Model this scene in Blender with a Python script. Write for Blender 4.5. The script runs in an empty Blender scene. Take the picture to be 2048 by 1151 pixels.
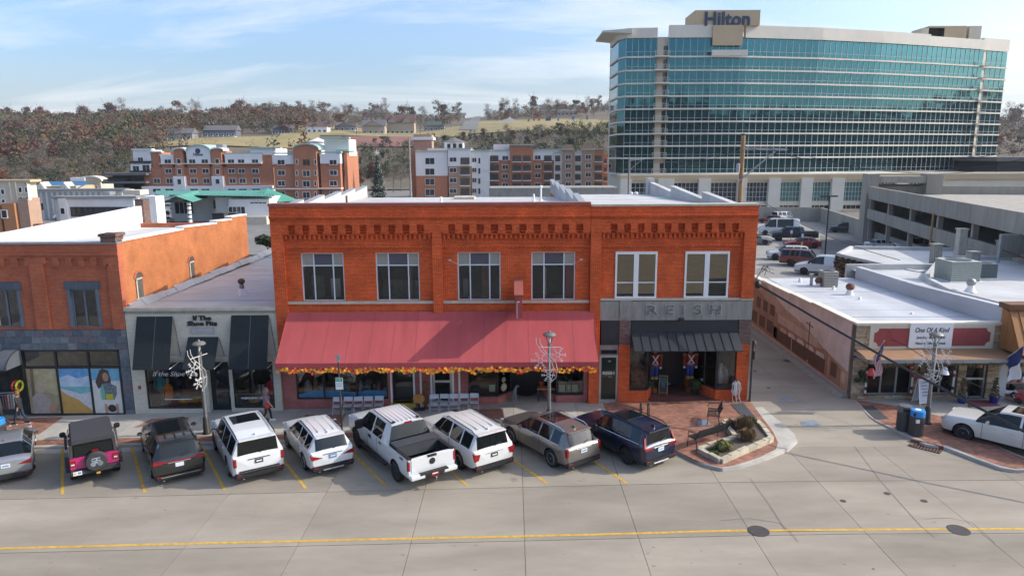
import bpy,bmesh,math,random
from mathutils import Matrix,Vector
R = math.radians
rng = random.Random(7)
SC = bpy.context.scene
COL = SC.collection
# ---------------------------------------------------------------- camera
F,TH,ROLL = 1400.0,R(10.72),R(0.29)
CX,CY,CZ = 0.0,-34.0,12.5
cd = bpy.data.cameras.new('camera'); cam = bpy.data.objects.new('camera',cd); COL.objects.link(cam)
cd.sensor_width = 36; cd.lens = 36 * F / 2048; cd.clip_start = 0.5; cd.clip_end = 6000
cam.matrix_world = Matrix.Translation((CX,CY,CZ)) @ Matrix.Rotation(R(90)-TH,4,'X') @ Matrix.Rotation(-ROLL,4,'Z')
SC.camera = cam
# ---------------------------------------------------------------- sky and sun
SUN_EL,SUN_AZ = R(32),R(1.5)            # azimuth measured from +X towards +Y (a little behind the shop fronts)
w = bpy.data.worlds.new('World'); SC.world = w; w.use_nodes = True
nt = w.node_tree; nt.nodes.clear()
def N(t,k,**kw):
 n = t.nodes.new(k)
 for a,b in kw.items(): setattr(n,a,b)
 return n
sky = N(nt,'ShaderNodeTexSky',sky_type='NISHITA',sun_disc=False,sun_elevation=SUN_EL,sun_rotation=R(90)-SUN_AZ,
        altitude=0,air_density=1.0,dust_density=3.8,ozone_density=5.0)
bg = N(nt,'ShaderNodeBackground'); bg.inputs[1].default_value = 0.15
out = N(nt,'ShaderNodeOutputWorld')
geo = N(nt,'ShaderNodeTexCoord')
sep = N(nt,'ShaderNodeSeparateXYZ'); nt.links.new(geo.outputs['Generated'],sep.inputs[0])
zz = N(nt,'ShaderNodeMath',operation='ADD'); zz.inputs[1].default_value = 0.10; nt.links.new(sep.outputs[2],zz.inputs[0])
zc = N(nt,'ShaderNodeMath',operation='MAXIMUM'); zc.inputs[1].default_value = 0.04; nt.links.new(zz.outputs[0],zc.inputs[0])
dx = N(nt,'ShaderNodeMath',operation='DIVIDE'); dy = N(nt,'ShaderNodeMath',operation='DIVIDE')
nt.links.new(sep.outputs[0],dx.inputs[0]); nt.links.new(zc.outputs[0],dx.inputs[1])
nt.links.new(sep.outputs[1],dy.inputs[0]); nt.links.new(zc.outputs[0],dy.inputs[1])
cmb = N(nt,'ShaderNodeCombineXYZ'); nt.links.new(dx.outputs[0],cmb.inputs[0]); nt.links.new(dy.outputs[0],cmb.inputs[1])
mp = N(nt,'ShaderNodeMapping'); mp.inputs['Scale'].default_value = (0.30,0.8,1.0); mp.inputs['Location'].default_value = (1.5,3.0,0); mp.inputs['Rotation'].default_value = (0,0,R(-12))
nt.links.new(cmb.outputs[0],mp.inputs[0])
n1 = N(nt,'ShaderNodeTexNoise'); n1.inputs['Scale'].default_value = 0.75; n1.inputs['Detail'].default_value = 9; n1.inputs['Roughness'].default_value = 0.62; n1.inputs['Distortion'].default_value = 0.6
nt.links.new(mp.outputs[0],n1.inputs['Vector'])
cr = N(nt,'ShaderNodeValToRGB'); cr.color_ramp.elements[0].position = 0.47; cr.color_ramp.elements[1].position = 0.70
cr.color_ramp.elements[0].color = (0,0,0,1); cr.color_ramp.elements[1].color = (0.85,0.85,0.85,1)
nt.links.new(n1.outputs[0],cr.inputs[0])
mixc = N(nt,'ShaderNodeMixRGB'); mixc.inputs[2].default_value = (4.0,3.95,4.0,1)
hzr = N(nt,'ShaderNodeMapRange'); hzr.inputs[1].default_value = 0.0; hzr.inputs[2].default_value = 0.12; hzr.inputs[3].default_value = 0.8; hzr.inputs[4].default_value = 0.0
nt.links.new(sep.outputs[2],hzr.inputs[0]); mxh = N(nt,'ShaderNodeMixRGB'); mxh.inputs[2].default_value = (2.95,3.3,3.6,1)
nt.links.new(hzr.outputs[0],mxh.inputs[0]); nt.links.new(sky.outputs[0],mxh.inputs[1])
nt.links.new(cr.outputs[0],mixc.inputs[0]); nt.links.new(mxh.outputs[0],mixc.inputs[1])
nt.links.new(mixc.outputs[0],bg.inputs[0]); nt.links.new(bg.outputs[0],out.inputs[0])
sd = bpy.data.lights.new('sun','SUN'); sd.energy = 2.2; sd.angle = R(0.53); sd.color = (1.0,0.94,0.84)
sun = bpy.data.objects.new('sun',sd); COL.objects.link(sun)
sv = Vector((math.cos(SUN_EL)*math.cos(SUN_AZ),math.cos(SUN_EL)*math.sin(SUN_AZ),math.sin(SUN_EL)))
sun.rotation_euler = sv.to_track_quat('Z','Y').to_euler(); sun.location = (60,0,60)
vs = SC.view_settings; vs.view_transform = 'Standard'; vs.look = 'None'; vs.exposure = 1.0; vs.gamma = 1.0; vs.use_curve_mapping = False
SC.cycles.max_bounces = 6; SC.cycles.transparent_max_bounces = 12; SC.cycles.caustics_reflective = False; SC.cycles.caustics_refractive = False
SC.cycles.sample_clamp_indirect = 4.0
# ---------------------------------------------------------------- measuring helpers (photo measurement -> place in the world)
_c,_s = math.cos(TH),math.sin(TH)
def ray(px,py):
 u = (px-1024) / F; v = (575.5-py) / F
 u,v = u * math.cos(ROLL) + v * math.sin(ROLL),-u * math.sin(ROLL) + v * math.cos(ROLL)
 return (u,_c+v*_s,-_s+v*_c)
def onY(px,py,Y):
 r = ray(px,py); t = (Y-CY) / r[1]; return Vector((r[0]*t,Y,CZ+r[2]*t))
def onZ(px,py,z=0.0):
 r = ray(px,py); t = (z-CZ) / r[2]; return Vector((r[0]*t,CY+r[1]*t,z))
def gz(x): return max(-1.2,min(0.2,0.02*x))
def onG(px,py):
 p = onZ(px,py,0)
 for k in range(4): p = onZ(px,py,gz(p.x))
 return p
# ---------------------------------------------------------------- materials
MATS = {}
def mat(name,col=(.5,.5,.5),rough=.7,var=.12,scale=3.0,bump=0.0,metal=0.0,coat=0.0,spec=.5,emit=None,col2=None,stretch=None,detail=5,bscale=None):
 if name in MATS: return MATS[name]
 m = bpy.data.materials.new(name); m.use_nodes = True; t = m.node_tree
 b = t.nodes['Principled BSDF']
 b.inputs['Roughness'].default_value = rough; b.inputs['Metallic'].default_value = metal
 b.inputs['Specular IOR Level'].default_value = spec
 if coat: b.inputs['Coat Weight'].default_value = coat; b.inputs['Coat Roughness'].default_value = 0.04
 c4 = (*col,1)
 if var or col2:
  g = N(t,'ShaderNodeNewGeometry') if stretch != 'obj' else None
  tc = N(t,'ShaderNodeTexCoord')
  src = tc.outputs['Object'] if stretch == 'obj' else g.outputs['Position']
  mp = N(t,'ShaderNodeMapping'); t.links.new(src,mp.inputs[0])
  if isinstance(stretch,tuple): mp.inputs['Scale'].default_value = stretch
  n = N(t,'ShaderNodeTexNoise'); n.inputs['Scale'].default_value = scale; n.inputs['Detail'].default_value = detail; n.inputs['Roughness'].default_value = .65
  t.links.new(mp.outputs[0],n.inputs['Vector'])
  r = N(t,'ShaderNodeValToRGB'); r.color_ramp.elements[0].position = .32; r.color_ramp.elements[1].position = .68
  if col2: a,z = c4,(*col2,1)
  else:
   a = (*[max(0,x*(1-var)) for x in col],1); z = (*[min(1,x*(1+var)) for x in col],1)
  r.color_ramp.elements[0].color = a; r.color_ramp.elements[1].color = z
  t.links.new(n.outputs[0],r.inputs[0]); t.links.new(r.outputs[0],b.inputs['Base Color'])
  if bump:
   n2 = n
   if bscale:
    n2 = N(t,'ShaderNodeTexNoise'); n2.inputs['Scale'].default_value = bscale; n2.inputs['Detail'].default_value = 4; t.links.new(mp.outputs[0],n2.inputs['Vector'])
   bp = N(t,'ShaderNodeBump'); bp.inputs['Strength'].default_value = bump; bp.inputs['Distance'].default_value = .03
   t.links.new(n2.outputs[0],bp.inputs['Height']); t.links.new(bp.outputs[0],b.inputs['Normal'])
 else: b.inputs['Base Color'].default_value = c4
 if emit: b.inputs['Emission Color'].default_value = (*emit[0],1); b.inputs['Emission Strength'].default_value = emit[1]
 MATS[name] = m; return m
def brickmat(name,c1,c2,mortar,bw=.205,bh=.068,mort=.010,wear=None,wearamt=.5,flat=False,var=.3,bump=.5):
 """brick courses in world coordinates: along the wall (x+y) and up (z); flat=True lays them in the ground plane"""
 if name in MATS: return MATS[name]
 m = bpy.data.materials.new(name); m.use_nodes = True; t = m.node_tree; b = t.nodes['Principled BSDF']
 b.inputs['Roughness'].default_value = .85; b.inputs['Specular IOR Level'].default_value = .25
 g = N(t,'ShaderNodeNewGeometry'); s = N(t,'ShaderNodeSeparateXYZ'); t.links.new(g.outputs['Position'],s.inputs[0])
 c = N(t,'ShaderNodeCombineXYZ')
 if flat:
  t.links.new(s.outputs[0],c.inputs[0]); t.links.new(s.outputs[1],c.inputs[1])
 else:
  a = N(t,'ShaderNodeMath',operation='ADD'); t.links.new(s.outputs[0],a.inputs[0]); t.links.new(s.outputs[1],a.inputs[1])
  t.links.new(a.outputs[0],c.inputs[0]); t.links.new(s.outputs[2],c.inputs[1])
 k = N(t,'ShaderNodeTexBrick'); k.offset = .5
 k.inputs['Scale'].default_value = 1; k.inputs['Brick Width'].default_value = bw; k.inputs['Row Height'].default_value = bh
 k.inputs['Mortar Size'].default_value = mort; k.inputs['Mortar Smooth'].default_value = .3; k.inputs['Bias'].default_value = 0
 k.inputs['Color1'].default_value = (*c1,1); k.inputs['Color2'].default_value = (*c2,1); k.inputs['Mortar'].default_value = (*mortar,1)
 t.links.new(c.outputs[0],k.inputs['Vector'])
 n = N(t,'ShaderNodeTexNoise'); n.inputs['Scale'].default_value = .9; n.inputs['Detail'].default_value = 7; n.inputs['Roughness'].default_value = .7
 t.links.new(g.outputs['Position'],n.inputs['Vector'])
 r = N(t,'ShaderNodeValToRGB'); r.color_ramp.elements[0].position = .3; r.color_ramp.elements[1].position = .7
 r.color_ramp.elements[0].color = (1-var,1-var,1-var,1); r.color_ramp.elements[1].color = (1+var*.4,1+var*.4,1+var*.4,1)
 t.links.new(n.outputs[0],r.inputs[0])
 mx = N(t,'ShaderNodeMixRGB',blend_type='MULTIPLY'); mx.inputs[0].default_value = 1
 t.links.new(k.outputs[0],mx.inputs[1]); t.links.new(r.outputs[0],mx.inputs[2])
 last = mx.outputs[0]
 if wear:
  n3 = N(t,'ShaderNodeTexNoise'); n3.inputs['Scale'].default_value = 1.7; n3.inputs['Detail'].default_value = 8; n3.inputs['Roughness'].default_value = .8
  mpp = N(t,'ShaderNodeMapping'); mpp.inputs['Scale'].default_value = (1,1,3.5); t.links.new(g.outputs['Position'],mpp.inputs[0]); t.links.new(mpp.outputs[0],n3.inputs['Vector'])
  r3 = N(t,'ShaderNodeValToRGB'); r3.color_ramp.elements[0].position = .62; r3.color_ramp.elements[1].position = .78
  r3.color_ramp.elements[1].color = (wearamt,) * 3 + (1,)
  t.links.new(n3.outputs[0],r3.inputs[0])
  m3 = N(t,'ShaderNodeMixRGB'); m3.inputs[2].default_value = (*wear,1)
  t.links.new(r3.outputs[0],m3.inputs[0]); t.links.new(last,m3.inputs[1]); last = m3.outputs[0]
 t.links.new(last,b.inputs['Base Color'])
 bp = N(t,'ShaderNodeBump'); bp.invert = True; bp.inputs['Strength'].default_value = bump; bp.inputs['Distance'].default_value = .01
 t.links.new(k.outputs['Fac'],bp.inputs['Height']); t.links.new(bp.outputs[0],b.inputs['Normal'])
 MATS[name] = m; return m
def glassmat(name,tint=(.5,.55,.55),refl=.18,rough=.02):
 if name in MATS: return MATS[name]
 m = bpy.data.materials.new(name); m.use_nodes = True; t = m.node_tree; t.nodes.clear()
 o = N(t,'ShaderNodeOutputMaterial'); mx = N(t,'ShaderNodeMixShader'); tr = N(t,'ShaderNodeBsdfTransparent'); gl = N(t,'ShaderNodeBsdfGlossy')
 tr.inputs[0].default_value = (*tint,1); gl.inputs['Roughness'].default_value = rough; gl.inputs[0].default_value = (.95,.97,1,1)
 lw = N(t,'ShaderNodeFresnel'); lw.inputs[0].default_value = 1.5
 ad = N(t,'ShaderNodeMath',operation='ADD'); ad.inputs[1].default_value = refl; ad.use_clamp = True
 t.links.new(lw.outputs[0],ad.inputs[0]); t.links.new(ad.outputs[0],mx.inputs[0])
 t.links.new(tr.outputs[0],mx.inputs[1]); t.links.new(gl.outputs[0],mx.inputs[2]); t.links.new(mx.outputs[0],o.inputs[0])
 MATS[name] = m; return m
def paint(name,col,metal=0.0,rough=.35):
 return mat(name,col,rough=rough,var=0,metal=metal,coat=1.0)
M = {}
def mk():
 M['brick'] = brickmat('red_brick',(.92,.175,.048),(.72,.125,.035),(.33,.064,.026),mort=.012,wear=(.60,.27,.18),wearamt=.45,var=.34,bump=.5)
 M['brick_l'] = brickmat('old_red_brick',(.50,.125,.050),(.38,.088,.038),(.46,.21,.14),wear=(.42,.2,.14),wearamt=.5)
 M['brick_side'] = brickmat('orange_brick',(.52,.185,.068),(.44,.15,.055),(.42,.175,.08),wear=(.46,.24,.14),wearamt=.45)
 M['brick_white'] = brickmat('cream_brick',(.68,.63,.51),(.60,.555,.455),(.46,.43,.36),wear=(.42,.38,.32),wearamt=.3,var=.14,bump=.35)
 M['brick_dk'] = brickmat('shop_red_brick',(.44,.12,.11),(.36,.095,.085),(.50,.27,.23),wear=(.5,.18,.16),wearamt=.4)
 M['brick_var'] = brickmat('variegated_brick',(.22,.09,.06),(.05,.04,.04),(.25,.22,.2))
 M['paver'] = brickmat('brick_paver',(.40,.19,.125),(.235,.105,.075),(.22,.15,.115),bw=.20,bh=.10,mort=.006,flat=True,var=.35,bump=.2,wear=(.36,.24,.17),wearamt=.4)
 M['paver_dk'] = brickmat('dark_paver',(.085,.088,.095),(.07,.073,.08),(.05,.05,.05),bw=.20,bh=.10,mort=.006,flat=True,var=.2,bump=.2)
 M['floor_red'] = brickmat('stamped_red_floor',(.21,.075,.06),(.15,.05,.042),(.13,.06,.05),bw=.3,bh=.15,mort=.008,flat=True,var=.45,bump=.15)
 M['conc'] = mat('street_concrete',(.31,.28,.235),.9,var=.16,scale=.35,bump=.12,bscale=9,spec=.3,detail=9)
 M['conc2'] = mat('walk_concrete',(.40,.37,.32),.9,var=.14,scale=.9,bump=.1,bscale=14,spec=.3,detail=8)
 M['conc3'] = mat('kerb_concrete',(.42,.395,.345),.88,var=.14,scale=1.4,bump=.15,bscale=10,spec=.3)
 M['joint'] = mat('joint_dirt',(.10,.09,.08),.95,var=.2)
 M['asph'] = mat('old_asphalt',(.20,.19,.178),.95,var=.16,scale=.4,bump=.1,bscale=20,spec=.2)
 M['yellow'] = mat('road_yellow',(.56,.33,.055),.75,var=.25,scale=6,spec=.3,detail=8)
 M['stone'] = mat('limestone',(.50,.45,.36),.85,var=.15,scale=2.5,bump=.15)
 M['oldconc'] = mat('stained_concrete',(.21,.20,.175),.9,scale=1.6,bump=.2,col2=(.33,.315,.275),stretch=(3,3,.5),detail=8)
 M['white'] = mat('white_paint',(.78,.78,.77),.55,var=.04,scale=2)
 M['roof_w'] = mat('white_roof_membrane',(.40,.39,.37),.8,scale=.35,col2=(.55,.55,.54),bump=.2,bscale=3,detail=10)
 M['roof_b'] = mat('silver_roof_coating',(.40,.41,.43),.65,scale=.5,col2=(.55,.56,.58),bump=.25,bscale=2.5,detail=10,stretch=(1,.35,1))
 M['awn'] = mat('red_awning_canvas',(.41,.082,.083),.85,var=.11,scale=.9,spec=.2,stretch=(1.4,.3,.3))
 M['awn2'] = mat('dark_green_canvas',(.020,.026,.028),.8,var=.3,scale=20,spec=.3)
 M['blk'] = mat('black_metal',(.018,.018,.020),.45,var=.15)
 M['dkblue'] = mat('charcoal_sheet_metal',(.030,.033,.038),.5,var=.12,scale=1,metal=.2)
 M['grey_metal'] = mat('grey_metal',(.30,.30,.30),.45,var=.08,metal=.5)
 M['silver'] = mat('brushed_aluminium',(.55,.56,.57),.35,var=.05,metal=.7)
 M['winframe'] = mat('pale_window_frame',(.66,.70,.74),.45,var=.04,metal=.1)
 M['rust'] = mat('rusty_iron',(.16,.07,.045),.9,var=.4,scale=9)
 M['pane'] = mat('dark_window_glass',(.008,.009,.010),.04,var=0,spec=.3)
 M['pane_grey'] = mat('shaded_pane',(.30,.295,.25),.12,var=.08,scale=4)
 M['pane_blue'] = mat('blue_grey_pane',(.085,.085,.105),.10,var=.06)
 M['blind'] = mat('bamboo_blind',(.66,.42,.19),.6,var=.18,scale=1,stretch=(3,3,55))
 M['glass'] = glassmat('shop_glass',(.93,.94,.94),0.0)
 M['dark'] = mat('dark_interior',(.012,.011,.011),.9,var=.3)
 M['dim'] = mat('dim_interior',(.085,.075,.065),.9,var=.4,scale=2)
 M['tyre'] = mat('tyre_rubber',(.012,.012,.012),.8,var=.1)
 M['rim'] = mat('alloy_rim',(.45,.45,.46),.3,var=0,metal=.9)
 M['rim_b'] = mat('black_rim',(.012,.012,.013),.3,var=0)
 M['trim'] = mat('black_plastic_trim',(.016,.016,.017),.55,var=.1)
 M['cglass'] = mat('tinted_car_glass',(.006,.008,.009),.03,var=0,spec=.55)
 M['red_lens'] = mat('red_tail_lens',(.27,.006,.009),.15,var=0,coat=.6)
 M['clear_lens'] = mat('clear_headlamp_lens',(.55,.56,.58),.1,var=0,coat=.6)
 M['chrome'] = mat('chrome_trim',(.7,.7,.7),.12,var=0,metal=1)
 M['plate_w'] = mat('white_plate',(.70,.72,.74),.4,var=0)
 M['plate_b'] = mat('blue_plate_print',(.10,.24,.45),.5,var=0)
 M['orange_p'] = mat('orange_wall_paint',(.34,.10,.03),.8,var=.1)
 M['galv'] = mat('galvanised_steel',(.34,.35,.36),.5,var=.1,metal=.5)
 M['pole_wood'] = mat('weathered_pole_wood',(.44,.27,.11),.9,scale=3,col2=(.22,.15,.09),stretch=(5,5,.6))
 M['teal'] = mat('teal_curtain_glass',(.048,.148,.172),.025,var=0,metal=.93,spec=.5)
 M['mullion'] = mat('pale_mullion',(.52,.57,.58),.5,var=0)
 M['cream'] = mat('cream_precast',(.60,.53,.41),.8,var=.06,scale=.3)
 M['tan'] = mat('tan_precast',(.50,.38,.235),.85,var=.06,scale=.3)
 M['cream_l'] = mat('pale_precast',(.66,.61,.52),.8,var=.06,scale=.3)
 M['gar'] = mat('garage_concrete',(.27,.243,.20),.92,scale=.5,col2=(.38,.345,.29),stretch=(2,2,.35),detail=8)
 M['rustbrick'] = brickmat('far_red_brick',(.46,.185,.10),(.40,.155,.082),(.44,.25,.17),bw=.4,bh=.14,var=.12,bump=.1)
 M['tanbrick'] = brickmat('far_tan_brick',(.42,.27,.19),(.36,.23,.16),(.4,.3,.24),bw=.4,bh=.14,var=.12,bump=.1)
 M['stucco'] = mat('white_stucco',(.72,.71,.70),.85,var=.05,scale=.4)
 M['green_roof'] = mat('green_metal_roof',(.075,.30,.215),.5,var=.1,scale=.5,metal=.2)
 M['blue_roof'] = mat('blue_metal_roof',(.04,.16,.30),.5,var=.1,scale=.5,metal=.2)
 M['farwin'] = mat('far_window_glass',(.03,.036,.042),.08,var=0,spec=.6)
 M['trimgreen'] = mat('pale_green_trim',(.35,.48,.43),.6,var=.05)
 M['wood_siding'] = mat('orange_wood_board',(.38,.17,.055),.7,scale=2,col2=(.28,.115,.035),stretch=(7,7,.5),detail=8)
 M['wood_dk'] = mat('dark_wood_trim',(.16,.07,.028),.7,var=.25,scale=3)
 M['shingle'] = mat('grey_shingle',(.13,.12,.12),.9,var=.2,scale=2)
 M['grass_dry'] = mat('dry_meadow',(.34,.25,.10),.95,scale=.05,col2=(.20,.175,.07),detail=9)
 M['skin'] = mat('skin',(.50,.28,.20),.6,var=.04)
 M['hair'] = mat('brown_hair',(.12,.06,.03),.7,var=.2,scale=30)
mk()
# ---------------------------------------------------------------- mesh helpers
OFF = {}
def off(o): return OFF.get(o.name,Vector((0,0,0))) if o is not None else Vector((0,0,0))
def tag(o,label=None,cat=None,group=None,kind=None):
 if label: o['label'] = label
 if cat: o['category'] = cat
 if group: o['group'] = group
 if kind: o['kind'] = kind
 return o
def thing(name,label,cat,loc=(0,0,0),group=None,rotz=0.0,local=False):
 o = bpy.data.objects.new(name,None); COL.objects.link(o); o.empty_display_size = .2
 o.location = loc; o.rotation_euler = (0,0,rotz)
 tag(o,label,cat,group)
 OFF[o.name] = Vector((0,0,0)) if local else Vector(loc)
 return o
class MB:
 def __init__(s): s.v = []; s.f = []; s.m = []; s.sm = []
 def add(s,vs,fs,m=0,smooth=False):
  b = len(s.v); s.v += [tuple(v) for v in vs]
  for f in fs: s.f.append([b+i for i in f]); s.m.append(m); s.sm.append(smooth)
  return s
 def box(s,x0,x1,y0,y1,z0,z1,m=0):
  if x0 > x1: x0,x1 = x1,x0
  if y0 > y1: y0,y1 = y1,y0
  if z0 > z1: z0,z1 = z1,z0
  return s.add([(x0,y0,z0),(x1,y0,z0),(x1,y1,z0),(x0,y1,z0),(x0,y0,z1),(x1,y0,z1),(x1,y1,z1),(x0,y1,z1)],
              [(3,2,1,0),(4,5,6,7),(0,1,5,4),(1,2,6,5),(2,3,7,6),(3,0,4,7)],m)
 def hexa(s,p,m=0):   # 8 corners, bottom ring then top ring (counter-clockwise from above)
  return s.add(p,[(3,2,1,0),(4,5,6,7),(0,1,5,4),(1,2,6,5),(2,3,7,6),(3,0,4,7)],m)
 def prism(s,poly,z0,z1,m=0):      # poly ccw in xy
  n = len(poly); za = z0 if callable(z0) else (lambda x: z0); zb = z1 if callable(z1) else (lambda x: z1)
  vs = [(p[0],p[1],za(p[0])) for p in poly] + [(p[0],p[1],zb(p[0])) for p in poly]
  return s.add(vs,[tuple(range(n-1,-1,-1)),tuple(range(n,2*n))]+[(i,(i+1) % n,n+(i+1) % n,n+i) for i in range(n)],m)
 def prism_y(s,poly,y0,y1,m=0):    # poly in xz, extruded along y
  n = len(poly); vs = [(p[0],y0,p[1]) for p in poly] + [(p[0],y1,p[1]) for p in poly]
  return s.add(vs,[tuple(range(n)),tuple(range(2*n-1,n-1,-1))]+[((i+1) % n,i,n+i,n+(i+1) % n) for i in range(n)],m)
 def prism_x(s,poly,x0,x1,m=0):    # poly in yz, extruded along x
  n = len(poly); vs = [(x0,p[0],p[1]) for p in poly] + [(x1,p[0],p[1]) for p in poly]
  return s.add(vs,[tuple(range(n-1,-1,-1)),tuple(range(n,2*n))]+[(i,(i+1) % n,n+(i+1) % n,n+i) for i in range(n)],m)
 def tube(s,pts,r,n=6,m=0,cap=True):
  pts = [Vector(p) for p in pts]; k = len(pts); rings = []
  rr = r if isinstance(r,(list,tuple)) else [r] * k
  for i,p in enumerate(pts):
   d = (pts[min(i+1,k-1)]-pts[max(i-1,0)])
   if d.length < 1e-9: d = Vector((0,0,1))
   d.normalize(); a = Vector((0,0,1)) if abs(d.z) < .95 else Vector((1,0,0))
   x = d.cross(a).normalized(); y = d.cross(x).normalized()
   rings.append([p+(x*math.cos(2*math.pi*j/n)+y*math.sin(2*math.pi*j/n))*rr[i] for j in range(n)])
  fs = []
  for i in range(k-1):
   for j in range(n): fs.append((i*n+j,i*n+(j+1) % n,(i+1)*n+(j+1) % n,(i+1)*n+j))
  if cap: fs += [tuple(range(n-1,-1,-1)),tuple((k-1)*n+j for j in range(n))]
  return s.add([q for r_ in rings for q in r_],fs,m,smooth=n > 5)
 def lathe(s,prof,c=(0,0,0),n=12,axis='z',m=0,smooth=True,sx=1.0,sy=1.0):
  vs = []; fs = []; k = len(prof)
  for (r,z) in prof:
   for j in range(n):
    a = 2 * math.pi * j / n; p = (r*math.cos(a)*sx,r*math.sin(a)*sy,z)
    if axis == 'x': p = (p[2],p[0],p[1])
    if axis == 'y': p = (p[1],p[2],p[0])
    vs.append((c[0]+p[0],c[1]+p[1],c[2]+p[2]))
  for i in range(k-1):
   for j in range(n): fs.append((i*n+j,i*n+(j+1) % n,(i+1)*n+(j+1) % n,(i+1)*n+j))
  if prof[0][0] > 1e-6: fs.append(tuple(range(n-1,-1,-1)))
  if prof[-1][0] > 1e-6: fs.append(tuple((k-1)*n+j for j in range(n)))
  return s.add(vs,fs,m,smooth)
 def ball(s,c,r,n=8,k=6,m=0,sx=1,sy=1,sz=1):
  prof = [(r*math.sin(math.pi*i/k),-r*math.cos(math.pi*i/k)*sz) for i in range(k+1)]
  return s.lathe([(max(a,1e-7),b) for a,b in prof],c,n,m=m,sx=sx,sy=sy)
 def build(s,name,mats,parent=None,sharp=None):
  me = bpy.data.meshes.new(name); o_ = off(parent)
  me.from_pydata([(a-o_.x,b-o_.y,c-o_.z) for a,b,c in s.v],[],s.f)
  if not isinstance(mats,(list,tuple)): mats = [mats]
  for m in mats: me.materials.append(M[m] if isinstance(m,str) else m)
  if len(mats) > 1: me.polygons.foreach_set('material_index',s.m)
  if any(s.sm):
   me.polygons.foreach_set('use_smooth',s.sm)
   me.set_sharp_from_angle(angle=R(sharp or 40))
  o = bpy.data.objects.new(name,me); COL.objects.link(o); o.parent = parent
  if parent is not None: OFF[o.name] = o_.copy()
  return o
UN = {}
def ubox(name,m,parent,x0,x1,y0,y1,z0,z1,bev=0):
 """one box-shaped piece; alike pieces share one unit mesh and differ by object scale"""
 key = (m if isinstance(m,str) else m.name)
 if key not in UN:
  b = MB().box(-.5,.5,-.5,.5,-.5,.5); me = bpy.data.meshes.new('piece'); me.from_pydata(b.v,[],b.f)
  me.materials.append(M[m] if isinstance(m,str) else m); UN[key] = me
 o = bpy.data.objects.new(name,UN[key]); COL.objects.link(o); o.parent = parent
 o_ = off(parent); o.location = ((x0+x1)/2-o_.x,(y0+y1)/2-o_.y,(z0+z1)/2-o_.z)
 o.scale = (abs(x1-x0),abs(y1-y0),abs(z1-z0)); return o
def struct(name,mb,m,parent=None):
 o = mb.build(name,m,parent)
 if parent is None: o['kind'] = 'structure'
 return o
def wall(x0,x1,z0,z1,yf,yb,holes=(),mb=None,m=0):
 """wall slab facing -Y with real rectangular openings; holes = (x0,x1,z0,z1)"""
 mb = mb or MB()
 xs = sorted({x0,x1,*[h[0] for h in holes],*[h[1] for h in holes]}); zs = sorted({z0,z1,*[h[2] for h in holes],*[h[3] for h in holes]})
 xs = [x for x in xs if x0-1e-9 <= x <= x1+1e-9]; zs = [z for z in zs if z0-1e-9 <= z <= z1+1e-9]
 def solid(i,j):
  if i < 0 or j < 0 or i >= len(xs) - 1 or j >= len(zs) - 1: return False
  cx,cz = (xs[i]+xs[i+1]) / 2,(zs[j]+zs[j+1]) / 2
  return not any(h[0] < cx < h[1] and h[2] < cz < h[3] for h in holes)
 for i in range(len(xs)-1):
  for j in range(len(zs)-1):
   if not solid(i,j): continue
   a,b,c,d = xs[i],xs[i+1],zs[j],zs[j+1]
   mb.add([(a,yf,c),(b,yf,c),(b,yf,d),(a,yf,d)],[(0,1,2,3)],m)
   mb.add([(a,yb,c),(b,yb,c),(b,yb,d),(a,yb,d)],[(3,2,1,0)],m)
   if not solid(i-1,j): mb.add([(a,yf,c),(a,yf,d),(a,yb,d),(a,yb,c)],[(0,1,2,3)],m)
   if not solid(i+1,j): mb.add([(b,yf,c),(b,yb,c),(b,yb,d),(b,yf,d)],[(0,1,2,3)],m)
   if not solid(i,j-1): mb.add([(a,yf,c),(a,yb,c),(b,yb,c),(b,yf,c)],[(0,1,2,3)],m)
   if not solid(i,j+1): mb.add([(a,yf,d),(b,yf,d),(b,yb,d),(a,yb,d)],[(0,1,2,3)],m)
 return mb
TMP = bpy.data.scenes.new('workbench')
def baked(o):
 """mesh of an object after its modifiers / curve settings, made in a scratch scene so the big scene is not re-evaluated"""
 TMP.collection.objects.link(o)
 vl = TMP.view_layers[0]; vl.update(); dg = vl.depsgraph
 me = bpy.data.meshes.new_from_object(o.evaluated_get(dg),preserve_all_data_layers=False,depsgraph=dg)
 TMP.collection.objects.unlink(o); bpy.data.objects.remove(o); return me
def text(name,s,size,loc,m,parent,rot=(R(90),0,0),extrude=.01,bold=0.0,shear=0.0,sx=1.0,align='CENTER',spacing=1.0):
 c = bpy.data.curves.new(name,'FONT'); c.body = s; c.size = size; c.extrude = extrude; c.offset = bold; c.shear = shear
 c.align_x = align; c.align_y = 'CENTER'; c.space_character = spacing; c.resolution_u = 3
 me = baked(bpy.data.objects.new(name,c)); me.materials.clear(); me.materials.append(M[m] if isinstance(m,str) else m)
 o = bpy.data.objects.new(name,me); COL.objects.link(o); o.parent = parent
 o.location = Vector(loc) - off(parent); o.rotation_euler = rot; o.scale = (sx,1,1); return o
def copy_tree(o,parent=None):
 c = o.copy(); COL.objects.link(c); c.parent = parent
 OFF[c.name] = off(o).copy()
 for ch in [x for x in KIDS.get(o.name,o.children)]: copy_tree(ch,c)
 return c
KIDS = {}
# ================================================================ THE GROUND
def sz(x): return gz(x) - 0.13
def onS(px,py):
 p = onZ(px,py,0)
 for k in range(4): p = onZ(px,py,sz(p.x))
 return p
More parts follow.
